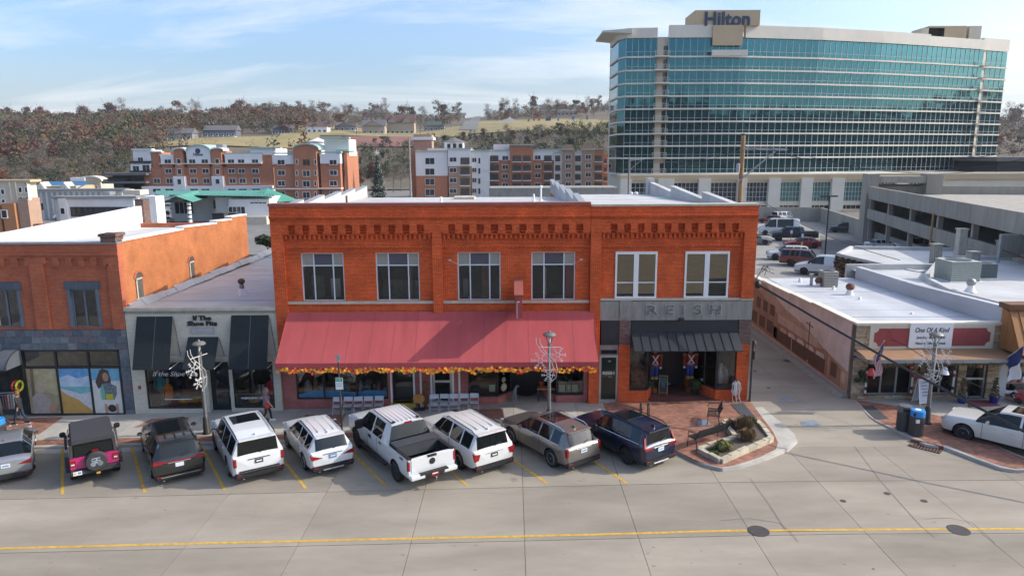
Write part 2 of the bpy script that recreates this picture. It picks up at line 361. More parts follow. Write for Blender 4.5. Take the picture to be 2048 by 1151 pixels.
# terrain height far behind the town (metres), d = distance from the camera position
HILL = [(0,0),(285,0),(310,.5),(340,4),(372,11),(405,19),(450,25.5),(520,33),(600,41),(700,50),(800,55),(950,53),(1400,30),(3000,10)]
def hill(x,y):
 d = y - CY
 d2 = d + 26 * math.sin(x*.011+1.0) + 12 * math.sin(x*.027)
 for (a,za),(b,zb) in zip(HILL,HILL[1:]):
  if d2 <= b:
   t = max(0,(d2-a)/(b-a)); t = t * t * (3-2*t) if False else t
   z = za + (zb-za) * t; break
 else: z = 10
 side = 1.0 - .25 * max(0,min(1,(abs(x+60)-260)/400))
 return z * side * (1+.05*math.sin(x*.02)+.03*math.sin(x*.05+y*.03)) - .75
def gridmesh(xs,ys,fz):
 mb = MB(); nx = len(xs)
 mb.add([(x,y,fz(x,y)) for y in ys for x in xs],[(j*nx+i,j*nx+i+1,(j+1)*nx+i+1,(j+1)*nx+i) for j in range(len(ys)-1) for i in range(nx-1)],smooth=True)
 return mb
xs = [-3000,-1500,-800,-400,-200,-100,-60,-30,0,10.0,60,100,200,400,800,1500,3000]
ys = [-3000,-1000,-300,-100,-60,-40,0,50,100,200,300,400,900,1500,3500]
M['town'] = mat('town_ground',(.20,.185,.16),.95,scale=.02,col2=(.145,.135,.115),detail=8)
struct('ground',gridmesh(xs,ys,lambda x,y: sz(x)-.08),'town')
hm = M['hillsoil'] = mat('hillside_leaf_litter',(.15,.112,.072),.97,scale=.03,col2=(.095,.08,.05),detail=9,bump=.3,bscale=.3)
hx = [-1100+22*i for i in range(101)]; hy = [250+9*i for i in range(24)] + [475+20*i for i in range(26)] + [1000,1100,1300,1700,2400]
struct('hillside',gridmesh(hx,hy,hill),'hillsoil')
# hills on the near side of town, behind the camera (the hotel glass mirrors them)
def backhill(x,y):
 d = -y - 150
 z = 0 if d < 0 else min(52,d*.26)
 return z * (1+.10*math.sin(x*.013)+.06*math.sin(x*.037+2)) - 1
bx_ = [-1200+60*i for i in range(51)]; by_ = [-600+25*i for i in range(19)]
M['darksoil'] = mat('darkened_forest_floor',(.03,.028,.02),.97,var=.3,scale=.05)  # darkness put into the soil colour, so the hotel glass mirrors a darker band
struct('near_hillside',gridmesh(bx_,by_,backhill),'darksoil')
def sidehill(x,y):
 d = x - 420 + .25 * (y+100); z = 0 if d < 0 else min(56,d*.25)
 return z * (1+.10*math.sin(y*.013)+.06*math.sin(y*.037+2)) - 1
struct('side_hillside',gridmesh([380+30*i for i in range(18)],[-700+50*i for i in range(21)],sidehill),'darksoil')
# meadow on the far hill, grassy lots and the hill road
def drape(name,pts,m,dz,kind='structure',sub=14):
 """a sheet laid over the hillside: pts are (x, y) quads corner-wise a,b,c,d"""
 a,b,c,d = [Vector((p[0],p[1],0)) for p in pts]; n = sub
 vs = []
 for j in range(n+1):
  for i in range(n+1):
   u,v = i / n,j / n; p = (a*(1-u)+b*u) * (1-v) + (d*(1-u)+c*u) * v
   vs.append((p.x,p.y,hill(p.x,p.y)+dz))
 mb = MB().add(vs,[(j*(n+1)+i,j*(n+1)+i+1,(j+1)*(n+1)+i+1,(j+1)*(n+1)+i) for j in range(n) for i in range(n)],smooth=True)
 o = mb.build(name,m); o['kind'] = kind; return o
def pj(x,y,z):
 d,h = y - CY,z - CZ; zc_ = d * _c - h * _s; return 1024 + F * x / zc_,575.5 - F * (d*_s+h*_c) / zc_
def onH(px,py):
 r = ray(px,py); t = 240.0; best = None
 while t < 800:
  x,y,z = r[0] * t,CY + r[1] * t,CZ + r[2] * t
  if z <= hill(x,y): return Vector((x,y,hill(x,y)))
  if t > 420 and (best is None or z-hill(x,y) < best[0]): best = (z-hill(x,y),x,y)
  t += 1.5
 return Vector((best[1],best[2],hill(best[1],best[2])))
def dpx(*pp): return [tuple(onH(*p)[:2]) for p in pp]
drape('meadow',dpx((255,302),(640,300),(640,268),(380,279)),'grass_dry',.5,sub=24)
drape('hilltop_lawn',dpx((940,268),(1235,268),(1235,243),(965,243)),'grass_dry',.5,sub=24)
drape('house_lawn',dpx((560,272),(940,272),(940,251),(560,251)),'grass_dry',.4,sub=24)
drape('hill_road',dpx((918,262),(955,262),(962,232),(948,232)),'asph',.75,sub=30)
M['redrock'] = mat('red_rock_ledge',(.25,.10,.07),.95,scale=.15,col2=(.16,.075,.055),detail=9,stretch=(.3,.3,3))
drape('terrace_rocks',dpx((690,295),(830,295),(830,275),(690,275)),'redrock',.6,sub=14)
# ---------------------------------------------------------------- street of concrete slabs
st = struct('street',MB().prism([(-44,-26),(10,-26),(10,-3.6),(-44,-3.6)],lambda x: sz(x)-.3,lambda x: sz(x)-.045)
            .prism([(10,-26),(60,-26),(60,-2.0),(10,-2.0)],lambda x: sz(x)-.3,lambda x: sz(x)-.045),'joint')
tones = [mat('slab_concrete_%d' % i,tuple(c*k for c in (.305,.266,.210)),.92,var=.19,scale=.5,bump=.10,bscale=12,spec=.25,detail=10,stretch=(.35,1.1,1)) for i,k in enumerate((1,.95,1.04,.9))]
rows = [(-8.78,-3.95),(-12.62,-8.79),(-16.45,-12.63),(-20.3,-16.46),(-24.2,-20.31)]
G = .008
for j,(ya,yb) in enumerate(rows):
 for k in range(-11,15):
  x0 = .38 + 3.8 * k; x1 = x0 + 3.8
  if j == 0 and x0 > 4.1 and x0 < 20:
   if x0 > 11: pass
  mb = MB().prism([(x0+G,ya+G),(x1-G,ya+G),(x1-G,yb-G),(x0+G,yb-G)],lambda x: sz(x)-.04,sz)
  o = mb.build('concrete_slab',tones[(k*7+j*3+(k*k) % 5) % 4],st)
# painted lines (one sheet each, proud of the slabs)
def strip(pts,wd,dz,zf=None):
 zf = zf or sz
 mb = MB(); pts = [Vector((p[0],p[1],0)) for p in pts]; L = []
 for i,p in enumerate(pts):
  d = (pts[min(i+1,len(pts)-1)]-pts[max(i-1,0)]).normalized(); n = Vector((-d.y,d.x,0)) * wd / 2; L.append((p+n,p-n))
 for (a,b),(c,d) in zip(L,L[1:]): mb.add([(q.x,q.y,zf(q.x)+dz) for q in (b,d,c,a)],[(0,1,2,3)])
 return mb
cl = [onS(*p) for p in ((-60,1099),(0,1096),(250,1089.5),(500,1083.5),(750,1077.5),(1050,1071.5),(1250,1066.5),(1450,1060.5),(1496,1060))]
strip([(-30,cl[0].y-.1)]+[(p.x,p.y) for p in cl],.12,.005).build('centre_line','yellow',st)
cl2 = [onS(*p) for p in ((1538,1060),(1590,1059.5),(1750,1058),(2048,1056.5))]
strip([(p.x,p.y) for p in cl2]+[(32,cl2[-1].y)],.12,.005).build('centre_line','yellow',st)
for a,b in (((125,893),(125,988)),((264,893),(290,984)),((404,893),(450,980)),((545,893),(612,976)),((690,890),(773,972)),((838,886),(934,970)),((980,886),(1094,966)),((1128,882),(1253,965))):
 p,q = onS(*a),onS(*b); strip([(p.x,p.y),(q.x,q.y)],.115,.006).build('stall_line','yellow',st)
def manhole(px,py,r,mname='rust_d'):
 p = onS(px,py); o = MB().lathe([(r,-.03),(r,.006),(r*.93,.012),(r*.85,.010),(1e-6,.010)],(p.x,p.y,sz(p.x)),20).build('manhole_cover',mname,st); return o
M['rust_d'] = mat('cast_iron',(.052,.045,.042),.7,var=.3,scale=14,bump=.5)
for a in ((1517,1061,.36),(1917,1059,.36),(1686,1001,.11),(1774,986,.12),(1848,1001,.12)): manhole(*a)
# hairline cracks with their tar in the concrete
M['crack'] = mat('crack_dirt',(.13,.11,.095),.95,var=.2)
for pp in (((1440,1040),(1500,1036),(1560,1045),(1580,1062),(1597,1083)),((1850,1037),(1900,1035),(1945,1045),(1990,1085)),((1500,955),(1540,1010),(1572,1060)),((1700,880),(1760,960),(1840,1050),(1870,1075))):
 P_ = [onS(*p) for p in pp]; strip([(p.x,p.y) for p in P_],.016,.007).build('crack','crack',st)
# oil spots and dark drips where cars wait
M['oil2'] = mat('old_oil_blot',(.235,.205,.165),.85,scale=3,col2=(.29,.255,.205))
for k in range(15):
 p = onS(175+140*(k % 8)+rng.uniform(-20,20),rng.uniform(925,972)); n_ = 13; q_ = rng.uniform(.10,.26)
 MB().prism([(p.x+q_*rng.uniform(.6,1.5)*math.cos(6.283*j/n_),p.y+q_*rng.uniform(.5,1.1)*math.sin(6.283*j/n_)) for j in range(n_)],lambda x: sz(x)+.001,lambda x: sz(x)+.0042).build('oil_stain','oil2',st)
M['oil'] = mat('oil_stain',(.20,.185,.16),.8,var=.15,scale=5)
for k in range(46):
 px,py = rng.uniform(60,2000),rng.choice([rng.uniform(985,1050),rng.uniform(1085,1140)]); p = onS(px,py); r_ = rng.uniform(.018,.05)
 if abs(p.x) > 30: continue
 MB().lathe([(r_,.0045),(1e-6,.005)],(p.x,p.y,sz(p.x)),7,sx=rng.uniform(.8,1.6)).build('oil_spot','oil',st)
# ---------------------------------------------------------------- pavements
def inset(poly,z,name,m,parent,dz=.004): return MB().prism(poly,lambda x: z(x)-.06,lambda x: z(x)+dz).build(name,m,parent)
pv = struct('pavement',MB().prism([(-44,-3.8),(4.7,-3.8),(4.7,.4),(-44,.4)],lambda x: sz(x)-.2,lambda x: gz(x)-.03),'joint')
for k in range(-29,3):
 x0 = 1.56 * k + .05; x1 = x0 + 1.56
 for j,(ya,yb) in enumerate(((-1.6,.3),(-3.16,-1.61))):
  MB().prism([(x0+.006,ya),(x1-.006,ya),(x1-.006,yb),(x0+.006,yb)],lambda x: gz(x)-.05,gz).build('paving_slab',mat('walk_concrete_%d' % ((k*5+j*3) % 3),tuple(c*(1,.93,1.06)[(k*5+j*3) % 3] for c in (.41,.38,.33)),.92,var=.12,scale=1.2,bump=.1,bscale=14,spec=.25,detail=8),pv)
MB().prism([(-44,-3.80),(4.68,-3.80),(4.68,-3.17),(-44,-3.17)],lambda x: gz(x)-.05,lambda x: gz(x)+.001).build('brick_band','paver',pv)
for pp in (((-30,838),(127,833),(78,868),(-30,870)),((303,837),(378,833),(374,852),(268,854)),((612,829),(692,828),(684,846),(598,846)),((905,818),(1007,817),(1007,837),(900,838))):
 P_ = [onG(*p) for p in pp]; inset([(p.x,p.y) for p in P_][::-1],gz,'brick_inlay','paver',pv,.005)
def kerb(path,parent,name='kerb',wd=.17,n0=None):
 """kerb stones with a rounded top edge running along a path (outer face to the right of travel)"""
 mb = MB(); P_ = [Vector((p[0],p[1],0)) for p in path]; rings = []
 for i,p in enumerate(P_):
  d = (P_[min(i+1,len(P_)-1)]-P_[max(i-1,0)]).normalized(); n = Vector((d.y,-d.x,0))
  prof = [(0.012,-.16),(0,-.03),(-.012,-.008),(-.035,.003),(-wd,.003),(-wd,-.16)]
  rings.append([(p.x+n.x*a,p.y+n.y*a,gz(p.x)+b) for a,b in prof])
 k = 6; vs = [q for r_ in rings for q in r_]
 fs = [(i*k+j,(i+1)*k+j,(i+1)*k+(j+1) % k,i*k+(j+1) % k) for i in range(len(rings)-1) for j in range(k)]
 fs += [tuple(range(k)),tuple(len(vs)-1-j for j in range(k))]
 return mb.add(vs,fs,smooth=True).build(name,'conc3',parent)
for k in range(-14,2): kerb([(3.1*k-.3+3.09,-3.97),(3.1*k-.3,-3.97)][::-1],pv)
gut = MB().prism([(-44,-4.45),(4.4,-4.45),(4.4,-3.96),(-44,-3.96)],lambda x: sz(x)-.05,lambda x: sz(x)+.004).build('gutter','conc3',pv)
# corner plaza of brick pavers with its wide concrete kerb
out_px = [(1255,862),(1300,880),(1340,900),(1385,922),(1412,934),(1445,942),(1480,937),(1540,917),(1578,901),(1594,886),(1588,872),(1566,852),(1545,836),(1512,806),(1496,793)]
outp = [onS(*p) for p in out_px]; outp = [(p.x,p.y) for p in outp]
pz = struct('plaza',MB().prism([(4.5,-3.97)]+outp+[(12.1,.3),(4.5,.3)],lambda x: sz(x)-.2,lambda x: gz(x)-.004),'conc3')
kerb(outp[:10],pz,wd=.16)
in_px = [(1262,858),(1302,874),(1345,896),(1388,918),(1415,928),(1445,934),(1478,929),(1520,912),(1552,897),(1556,884),(1546,862),(1520,828),(1497,797)]
inp = [onG(*p) for p in in_px]; inp = [(p.x,p.y) for p in inp]
inset([(4.6,-3.5)]+inp+[(11.95,.02),(4.6,.02)],gz,'brick_field','paver',pz)
P_ = [onG(*p) for p in ((1462,808),(1489,838),(1514,837),(1486,805))]; inset([(p.x,p.y) for p in P_],gz,'tactile_paver','paver_dk',pz,.010)
P_ = [onG(*p) for p in ((1394,840),(1396,851),(1422,850),(1416,839))]; inset([(p.x,p.y) for p in P_],gz,'utility_cover',mat('blue_grey_cover',(.2,.23,.27),.7,var=.2),pz,.010)
# alley and its apron
al = struct('alley',MB().prism([(12.0,-.9),(17.6,-.9),(17.6,36),(12.0,36)],-.3,.170),'joint')
for j in range(9):
 ya,yb = -.9 + 4.1 * j,-.9 + 4.1 * (j+1)
 for xa,xb in ((12.02,14.7),(14.71,17.3)): MB().prism([(xa,ya+.006),(xb,ya+.006),(xb,yb-.006),(xa,yb-.006)],.12,.198).build('alley_slab',tones[(j*3+int(xa)) % 4],al)
ap = [(12.3,-5.2),(17.6,-5.2),(17.6,-.9),(12.0,-.9)]
MB().add([(9.9,-5.6,sz(9.9)+.006),(18.5,-5.6,sz(18)+.006),(18.2,-.9,.199),(11.9,-.9,.199)],[(0,1,2,3)]).build('apron',tones[2],al)
for pp in (((1560,802),(1560,795),(1584,795),(1588,802)),((1606,850),(1600,840),(1630,838),(1640,848))):
 P_ = [onG(*p) for p in pp]; MB().add([(p.x,p.y,(.206 if p.y >-1 else .084+(p.y+5.6)/4.7*.123)) for p in P_][::-1],[(0,1,2,3)]).build('utility_cover',MATS['blue_grey_cover'],al)
for px,py,r_ in ((1577,721,.3),(1510,741,.12),(1537,775,.1)):
 p = onZ(px,py,.2); MB().lathe([(r_,-.02),(r_,.006),(1e-6,.008)],(p.x,p.y,.2),16).build('manhole_cover','rust_d',al)
# pavement and planted island on the right
pr = struct('shop_pavement',MB().prism([(17.25,-3.2),(40,-3.2),(40,.4),(17.25,.4)],-.2,.17),'joint')
for k in range(15):
 x0 = 17.3 + 1.5 * k
 for ya,yb in ((-1.5,.3),(-3.0,-1.51)): MB().prism([(x0+.006,ya),(x0+1.494,ya),(x0+1.494,yb),(x0+.006,yb)],.1,.2).build('paving_slab',MATS['walk_concrete_%d' % ((k*5) % 3)],pr)
ipx = [(1702,800),(1740,838),(1752,846),(1800,869),(1850,893),(1890,899),(1950,922),(2000,940),(2030,945),(2075,944)]
ip = [onS(*p) for p in ipx]; ip = [(p.x,p.y) for p in ip]
jpx = [(2075,925),(1984,886),(1885,855),(1960,842)]
jp = [onG(*p) for p in jpx]; jp = [(p.x,p.y) for p in jp]
isl = struct('kerb_island',MB().prism(ip+[(ip[-1][0],jp[0][1])]+jp[:3]+[(jp[2][0]+1,-3.19),(17.3,-3.19)] if False else ip+jp[:3]+[(22.5,-3.21),(17.26,-3.21)],-.25,.196),'conc3')
kerb(ip[1:],isl,wd=.16)
bpx = [(1712,800),(1752,838),(1765,845),(1806,862),(1860,885),(1895,890),(1950,912),(2000,930),(2030,937),(2075,936)]
bp_ = [onG(*p) for p in bpx]; bp_ = [(p.x,p.y) for p in bp_]
k2 = [onG(*p) for p in ((2075,927),(1984,888),(1880,857))]; k2 = [(p.x,p.y) for p in k2]
inset(bp_+k2+[(21.0,-3.3),(19.6,-1.3),(17.4,-.05)],lambda x: .2,'brick_field','paver',isl,.004)
P_ = [onG(*p) for p in ((1724,812),(1750,838),(1779,838),(1746,811))]; inset([(p.x,p.y) for p in P_],lambda x: .2,'tactile_paver','paver_dk',isl,.010)
# storm drain grate
g0 = onS(1850,895); gr = thing('storm_drain','rusty slotted storm drain grate set into the kerb by the bins','drain',(g0.x,g0.y,sz(g0.x)))
ga,gb = onS(1818,893),onS(1866,905); dv = Vector((gb.x-ga.x,gb.y-ga.y,0)).normalized(); nv = Vector((-dv.y,dv.x,0))
Lg = 1.15
for k in range(11):
 p = Vector((g0.x,g0.y,0)) + dv * (-Lg/2+Lg*k/10); a = p - nv * .28; b = p + nv * .22
 MB().hexa([(q.x,q.y,sz(q.x)+h) for h in (.004,.03) for q in (a-dv*.022,a+dv*.022,b+dv*.022,b-dv*.022)]).build('bar','rust',gr)
MB().hexa([(q.x,q.y,sz(q.x)+h) for h in (.003,.012) for q in (Vector((g0.x,g0.y,0))-dv*.62-nv*.3,Vector((g0.x,g0.y,0))+dv*.62-nv*.3,Vector((g0.x,g0.y,0))+dv*.62+nv*.25,Vector((g0.x,g0.y,0))-dv*.62+nv*.25)]).build('pit','dark',gr)
a = Vector((g0.x,g0.y,0)) + nv * .27
MB().hexa([(q.x,q.y,sz(q.x)+h) for h in (0.0,.15) for q in (a-dv*.62,a+dv*.62,a+dv*.62+nv*.12,a-dv*.62+nv*.12)]).build('throat_plate','rust',gr)
# rear car park, back streets
lot = struct('car_park',MB().prism([(12.1,36),(17.7,36),(17.7,16.1),(24.6,16.1),(60,24),(70,62),(62,104),(22,104),(8,70)],-.2,.204),M.setdefault('lot',mat('car_park_concrete',(.33,.30,.26),.93,scale=.12,col2=(.25,.235,.21),detail=9,bump=.1,bscale=6)))
P_ = [onZ(*p,.2) for p in ((1640,520),(1700,545),(1860,545),(1700,480),(1640,470))]
MB().prism([(p.x,p.y) for p in P_],.1,.208).build('asphalt_patch','asph',lot)
struct('back_street',MB().prism([(-140,108),(-9,100),(-9,118),(-140,128)],-.9,-.5),'asph')
struct('side_street',MB().prism([(-95,60),(-30,60),(-30,102),(-95,102)],-.9,-.52),'asph')
struct('riverside_walk',MB().prism([(-32,118),(-2,118),(2,260),(-36,260)],-.9,-.45),'conc2')
# ================================================================ FAR TREES
def leafcloud(seed,n,rx,rz,zc,size,gap=.0,lobes=9,flat=1.0,bare=False):
 """crown of many small faces in uneven clumps"""
 r = random.Random(seed); mb = MB(); cl = []
 for k in range(lobes):
  a = r.uniform(0,6.283); d = r.uniform(.15,.72) * rx; cl.append((d*math.cos(a),d*math.sin(a),zc+r.uniform(-.62,.75)*rz,r.uniform(.30,.55)*rx))
 cl.append((0,0,zc+.45*rz,.5*rx))
 for k in range(n):
  c = r.choice(cl); u = Vector((r.gauss(0,1),r.gauss(0,1),r.gauss(0,1))); u.normalize(); rad = c[3] * (r.random() ** .45)
  p = Vector((c[0],c[1],c[2])) + Vector((u.x,u.y,u.z*.85*flat)) * rad
  s = size * r.uniform(.5,1.25); t = Vector((r.gauss(0,1),r.gauss(0,1),r.gauss(0,.7))).normalized(); q = t.cross(u)
  if q.length < .05: continue
  q.normalize()
  if bare: t,q = t * s * 2.2,q * s * .16
  else: t,q = t * s,q * s * .8
  mb.add([p-t,p+q,p+t,p-q],[(0,1,2,3)])
 return mb
def limbs(seed,h,n,spread,r0):
 r = random.Random(seed); mb = MB(); mb.tube([(0,0,-1),(.05*h*r.uniform(-1,1),0,h*.35),(.06*h*r.uniform(-1,1),.04*h*r.uniform(-1,1),h*.75)],[r0,r0*.7,r0*.25],5)
 for k in range(n):
  a = r.uniform(0,6.283); z0 = h * r.uniform(.25,.6); z1 = z0 + h * r.uniform(.2,.42); d = spread * r.uniform(.5,1)
  m_ = Vector((d*.45*math.cos(a),d*.45*math.sin(a),z0+(z1-z0)*.6)); e = Vector((d*math.cos(a),d*math.sin(a),z1))
  mb.tube([(0,0,z0),m_,e],[r0*.45,r0*.28,r0*.08],4)
  for j in range(3):
   b = a + r.uniform(-1,1); f = m_ + (e-m_) * r.uniform(0,.8); mb.tube([f,f+Vector((math.cos(b)*d*.4,math.sin(b)*d*.4,h*r.uniform(.08,.2)))],[r0*.16,r0*.05],3)
 return mb
M['bark'] = mat('grey_bark',(.13,.115,.10),.95,var=.2)
LEAF = {k: mat('leaf_'+k,c,.9,scale=.9,col2=c2,spec=.1) for k,c,c2 in (
    ('rust',(.185,.082,.04),(.115,.055,.03)),('maroon',(.125,.052,.034),(.085,.04,.028)),('tan',(.165,.11,.066),(.105,.074,.05)),
    ('bare',(.20,.165,.122),(.135,.112,.084)),('green',(.052,.066,.030),(.033,.043,.021)),('olive',(.115,.105,.048),(.075,.072,.035)))}
TREES = []   # (trunk mesh, crown mesh, kind)
def mesh_of(mb,m):
 me = bpy.data.meshes.new('tree_mesh'); me.from_pydata(mb.v,[],mb.f); me.materials.append(m); return me
for i,(kind,n,rx,rz,zc,size) in enumerate((('rust',800,5,4.2,7.6,.38),('rust',760,4.2,4.6,8,.36),('maroon',800,4.6,4.2,7,.38),('tan',640,4.4,4.6,8,.34),('tan',520,3.8,4.4,8,.34),
        ('bare',780,4.6,4.8,8,.34),('bare',700,5.2,4.2,7.5,.34),('bare',640,4.0,5.2,8.6,.33),('green',900,3.6,4.0,5.2,.38),('olive',800,4.0,3.6,5.4,.38),('green',760,2.6,5.0,6,.36))):
 b = kind == 'bare'
 TREES.append((mesh_of(limbs(i,12.5,9 if b else 7,rx*.9,.24),M['bark']),mesh_of(leafcloud(i+50,n,rx,rz,zc,size,bare=b),LEAF[kind]),kind))
TL = {'rust': ('rust_oak','rust brown leaved oak in the hillside woods'),'maroon': ('maroon_oak','dark maroon leaved oak in the hillside woods'),'tan': ('tan_oak','thin tan leaved tree in the hillside woods'),
      'bare': ('bare_tree','leafless grey tree in the hillside woods'),'green': ('cedar_tree','dark green cedar in the hillside woods'),'olive': ('olive_shrub_tree','olive green bushy tree on the hillside')}
def tree(idx,x,y,z,s,rot,label=None,name=None,cat='tree',group=None,parts=True):
 tr,crn,kind = TREES[idx]
 o = thing(name or TL[kind][0],label or TL[kind][1],cat,(x,y,z),group or ('%s trees of the far hill' % kind),rotz=rot,local=True)
 o.scale = (s,s,s*rng.uniform(.9,1.1))
 for nm,me in (('trunk',tr),('crown',crn)):
  c = bpy.data.objects.new(nm,me); COL.objects.link(c); c.parent = o
 return o
def pick(px,row):
 r = rng.random()
 if row == 'ridge':
  if px < 560: return rng.choice([0,1,2,2,3,5,5,6,7,8])
  return rng.choice([0,3,4,5,5,6,7,7,2,9])
 if row == 'slopeL': return rng.choice([0,0,1,2,2,2,3,5,6,8,9,10])
 if row == 'low': return rng.choice([5,6,9,9,8,3,0,5,6,8])
 if row == 'bluff': return rng.choice([8,9,8,10,9,6,2,5])
 return 5
spots = []
for k in range(120):                                       # along the skyline
 px = -60 + 2180 * (k+rng.random()) / 120
 if 1245 < px < 1985: continue
 if 930 < px < 966: continue
 d = rng.uniform(620,780); spots.append((px,d,'ridge',rng.uniform(1.0,1.75)))
for k in range(120):                                       # wooded slope on the left
 px = rng.uniform(-40,560); d = rng.uniform(400,640)
 if px > 250 and d < 480: continue
 spots.append((px,d,'slopeL',rng.uniform(.8,1.2)))
for k in range(46):
 px = rng.uniform(-40,300); spots.append((px,rng.uniform(330,410),'low',rng.uniform(.55,.9)))
for k in range(64):                                        # bluff below the houses
 px = rng.uniform(690,1240); d = rng.uniform(335,425); spots.append((px,d,'bluff',rng.uniform(.4,.72)))
for k in range(34):
 px = rng.uniform(560,1230); spots.append((px,rng.uniform(520,640),'ridge',rng.uniform(.5,.9)))
for k in range(16):
 px = rng.uniform(1995,2110); spots.append((px,rng.uniform(400,640),'slopeL',rng.uniform(.7,1.2)))
for px,d0 in ((345,468),(385,470),(410,466),(470,474),(500,486),(520,520),(548,560),(590,500),(612,560),(660,500),(676,492),(712,512),(722,476),(775,500),(776,560),(838,520),(846,480),(895,520),(430,520),(465,540),(640,560),(560,490),(690,540),(815,590),(905,600)):
 spots.append((px,d0,'ridge',rng.uniform(.8,1.15)))
for px,d,row,s in spots:
 x = (px-1024) / F * d; y = CY + d
 if row == 'ridge' and d < 640 and 925 < px < 975: continue
 tree(pick(px,row),x,y,hill(x,y)-.3,s,rng.uniform(0,6.28))
# rows of trees between hotel and river, and the yellow one beside the flats
for px,d,idx,s,lab in ((708,262,5,.8,None),(725,262,2,.85,None),(745,300,2,.9,None),(790,268,7,.8,None),(805,275,7,.7,None),(1228,250,6,.8,None),(1206,262,0,.7,None),(15,250,0,.8,None),(238,262,6,.7,None),(200,255,7,.6,None),(150,260,5,.7,None),(95,262,6,.6,None),(60,268,5,.7,None)):
 x = (px-1024) / F * d; tree(idx,x,CY+d,-.5,s,rng.uniform(0,6),group=None)
yl = mat('leaf_yellow',(.42,.25,.035),.9,scale=.9,col2=(.30,.17,.03),spec=.1)
p = onZ(1168,396,0); o = thing('yellow_tree','small bright yellow leaved tree behind the shop roof','tree',(p.x*.8,CY+165,-.4),local=True)
MBt = limbs(91,5,6,2,.12); MBt.build('trunk','bark',o); leafcloud(92,900,2.6,2.2,3.6,.26).build('crown',yl,o)
# the wood that fills the slopes between the single trees
def wood(name,n,gen,label,kinds,seed):
 r = random.Random(seed); mb = MB(); mats = [LEAF[k] for k in kinds]
 for k in range(n):
  t = gen(r)
  if t is None: continue
  x,y,z,s = t; mi = random.Random(int(x // 16)*31+int(y // 24)*7+seed).randrange(len(kinds)) if r.random() < .7 else r.randrange(len(kinds))
  for j in range(40):
   u = Vector((r.gauss(0,1),r.gauss(0,1),r.gauss(0,1))).normalized() * (r.random() ** .5)
   p_ = Vector((x+u.x*3.4*s,y+u.y*3.4*s,z+(5+u.z*4.2)*s)); sz_ = r.uniform(.35,.8) * s
   a = Vector((r.gauss(0,1),r.gauss(0,1),r.gauss(0,1))).normalized(); b = a.cross(u+Vector((.01,.02,.03))).normalized()
   if kinds[mi] == 'bare': a,b = a * 1.7,b * .22
   mb.add([p_-a*sz_,p_+b*sz_*.8,p_+a*sz_,p_-b*sz_*.8],[(0,1,2,3)],mi)
 o = mb.build(name,mats); o['kind'] = 'stuff'; o['label'] = label; o['category'] = 'woodland'; return o
def g1(r):
 px = r.uniform(-420,640) if r.random() < .55 else r.uniform(-60,640); d = r.uniform(395,800);
 x = (px-1024) / F * d; y = CY + d; qx,qy = pj(x,y,hill(x,y))
 if 266 < qy < 303 and qx > 255 + (302-qy) * 5.0: return None
 if r.random() < .3 and qx > 330 and qy > 240: return None
 return x,y,hill(x,y),r.uniform(.75,1.45)
wood('hillside_wood',4500,g1,'dense autumn wood covering the far hillside on the left',('rust','maroon','bare','bare','tan','olive','olive','green'),3)
def g2(r):
 px = r.uniform(630,1300); d = r.choice([r.uniform(640,820),r.uniform(640,820),r.uniform(560,640)])
 if 925 < px < 975: return None
 x = (px-1024) / F * d; y = CY + d; return x,y,hill(x,y),r.uniform(.45,.95)
wood('ridge_wood',1500,g2,'thin autumn wood along the ridge behind the houses',('bare','bare','tan','rust','olive'),4)
def g3(r):
 px = r.uniform(690,1290); d = r.uniform(330,430); x = (px-1024) / F * d; y = CY + d
 if 560 < px < 840 and d > 405: return None
 return x,y,hill(x,y),r.uniform(.3,.62)
wood('bluff_scrub',1300,g3,'dark green scrub on the bluff above the flats',('green','olive','green','bare','olive'),5)
def g4(r):
 px = r.uniform(-420,300); d = r.uniform(320,400); x = (px-1024) / F * d; y = CY + d; return x,y,hill(x,y),r.uniform(.4,.8)
wood('riverbank_scrub',1300,g4,'grey and olive scrub along the foot of the left hill',('bare','bare','olive','green','tan'),6)
def g5(r):
 px = r.uniform(1960,2400); d = r.uniform(380,780); x = (px-1024) / F * d; y = CY + d; return x,y,hill(x,y),r.uniform(.6,1.1)
wood('distant_hill_wood',900,g5,'autumn wood on the hill to the right of the glass hotel',('rust','bare','bare','tan','olive'),8)
def g6(r):
 x = r.uniform(-900,1500); y = -160 - r.random() * 300; return x,y,backhill(x,y),r.uniform(.8,1.5)
wood('near_hill_wood',2600,g6,'wooded hill on the near side of town mirrored in the hotel glass',('green','green','green','olive'),9)
def g7(r):
 y = r.uniform(-700,280); x = 425 - .25 * (y+100) + r.random() * 330; return x,y,sidehill(x,y),r.uniform(.8,1.5)
wood('side_hill_wood',1500,g7,'wooded hill right of town mirrored in the hotel glass',('green','green','green','olive'),10)
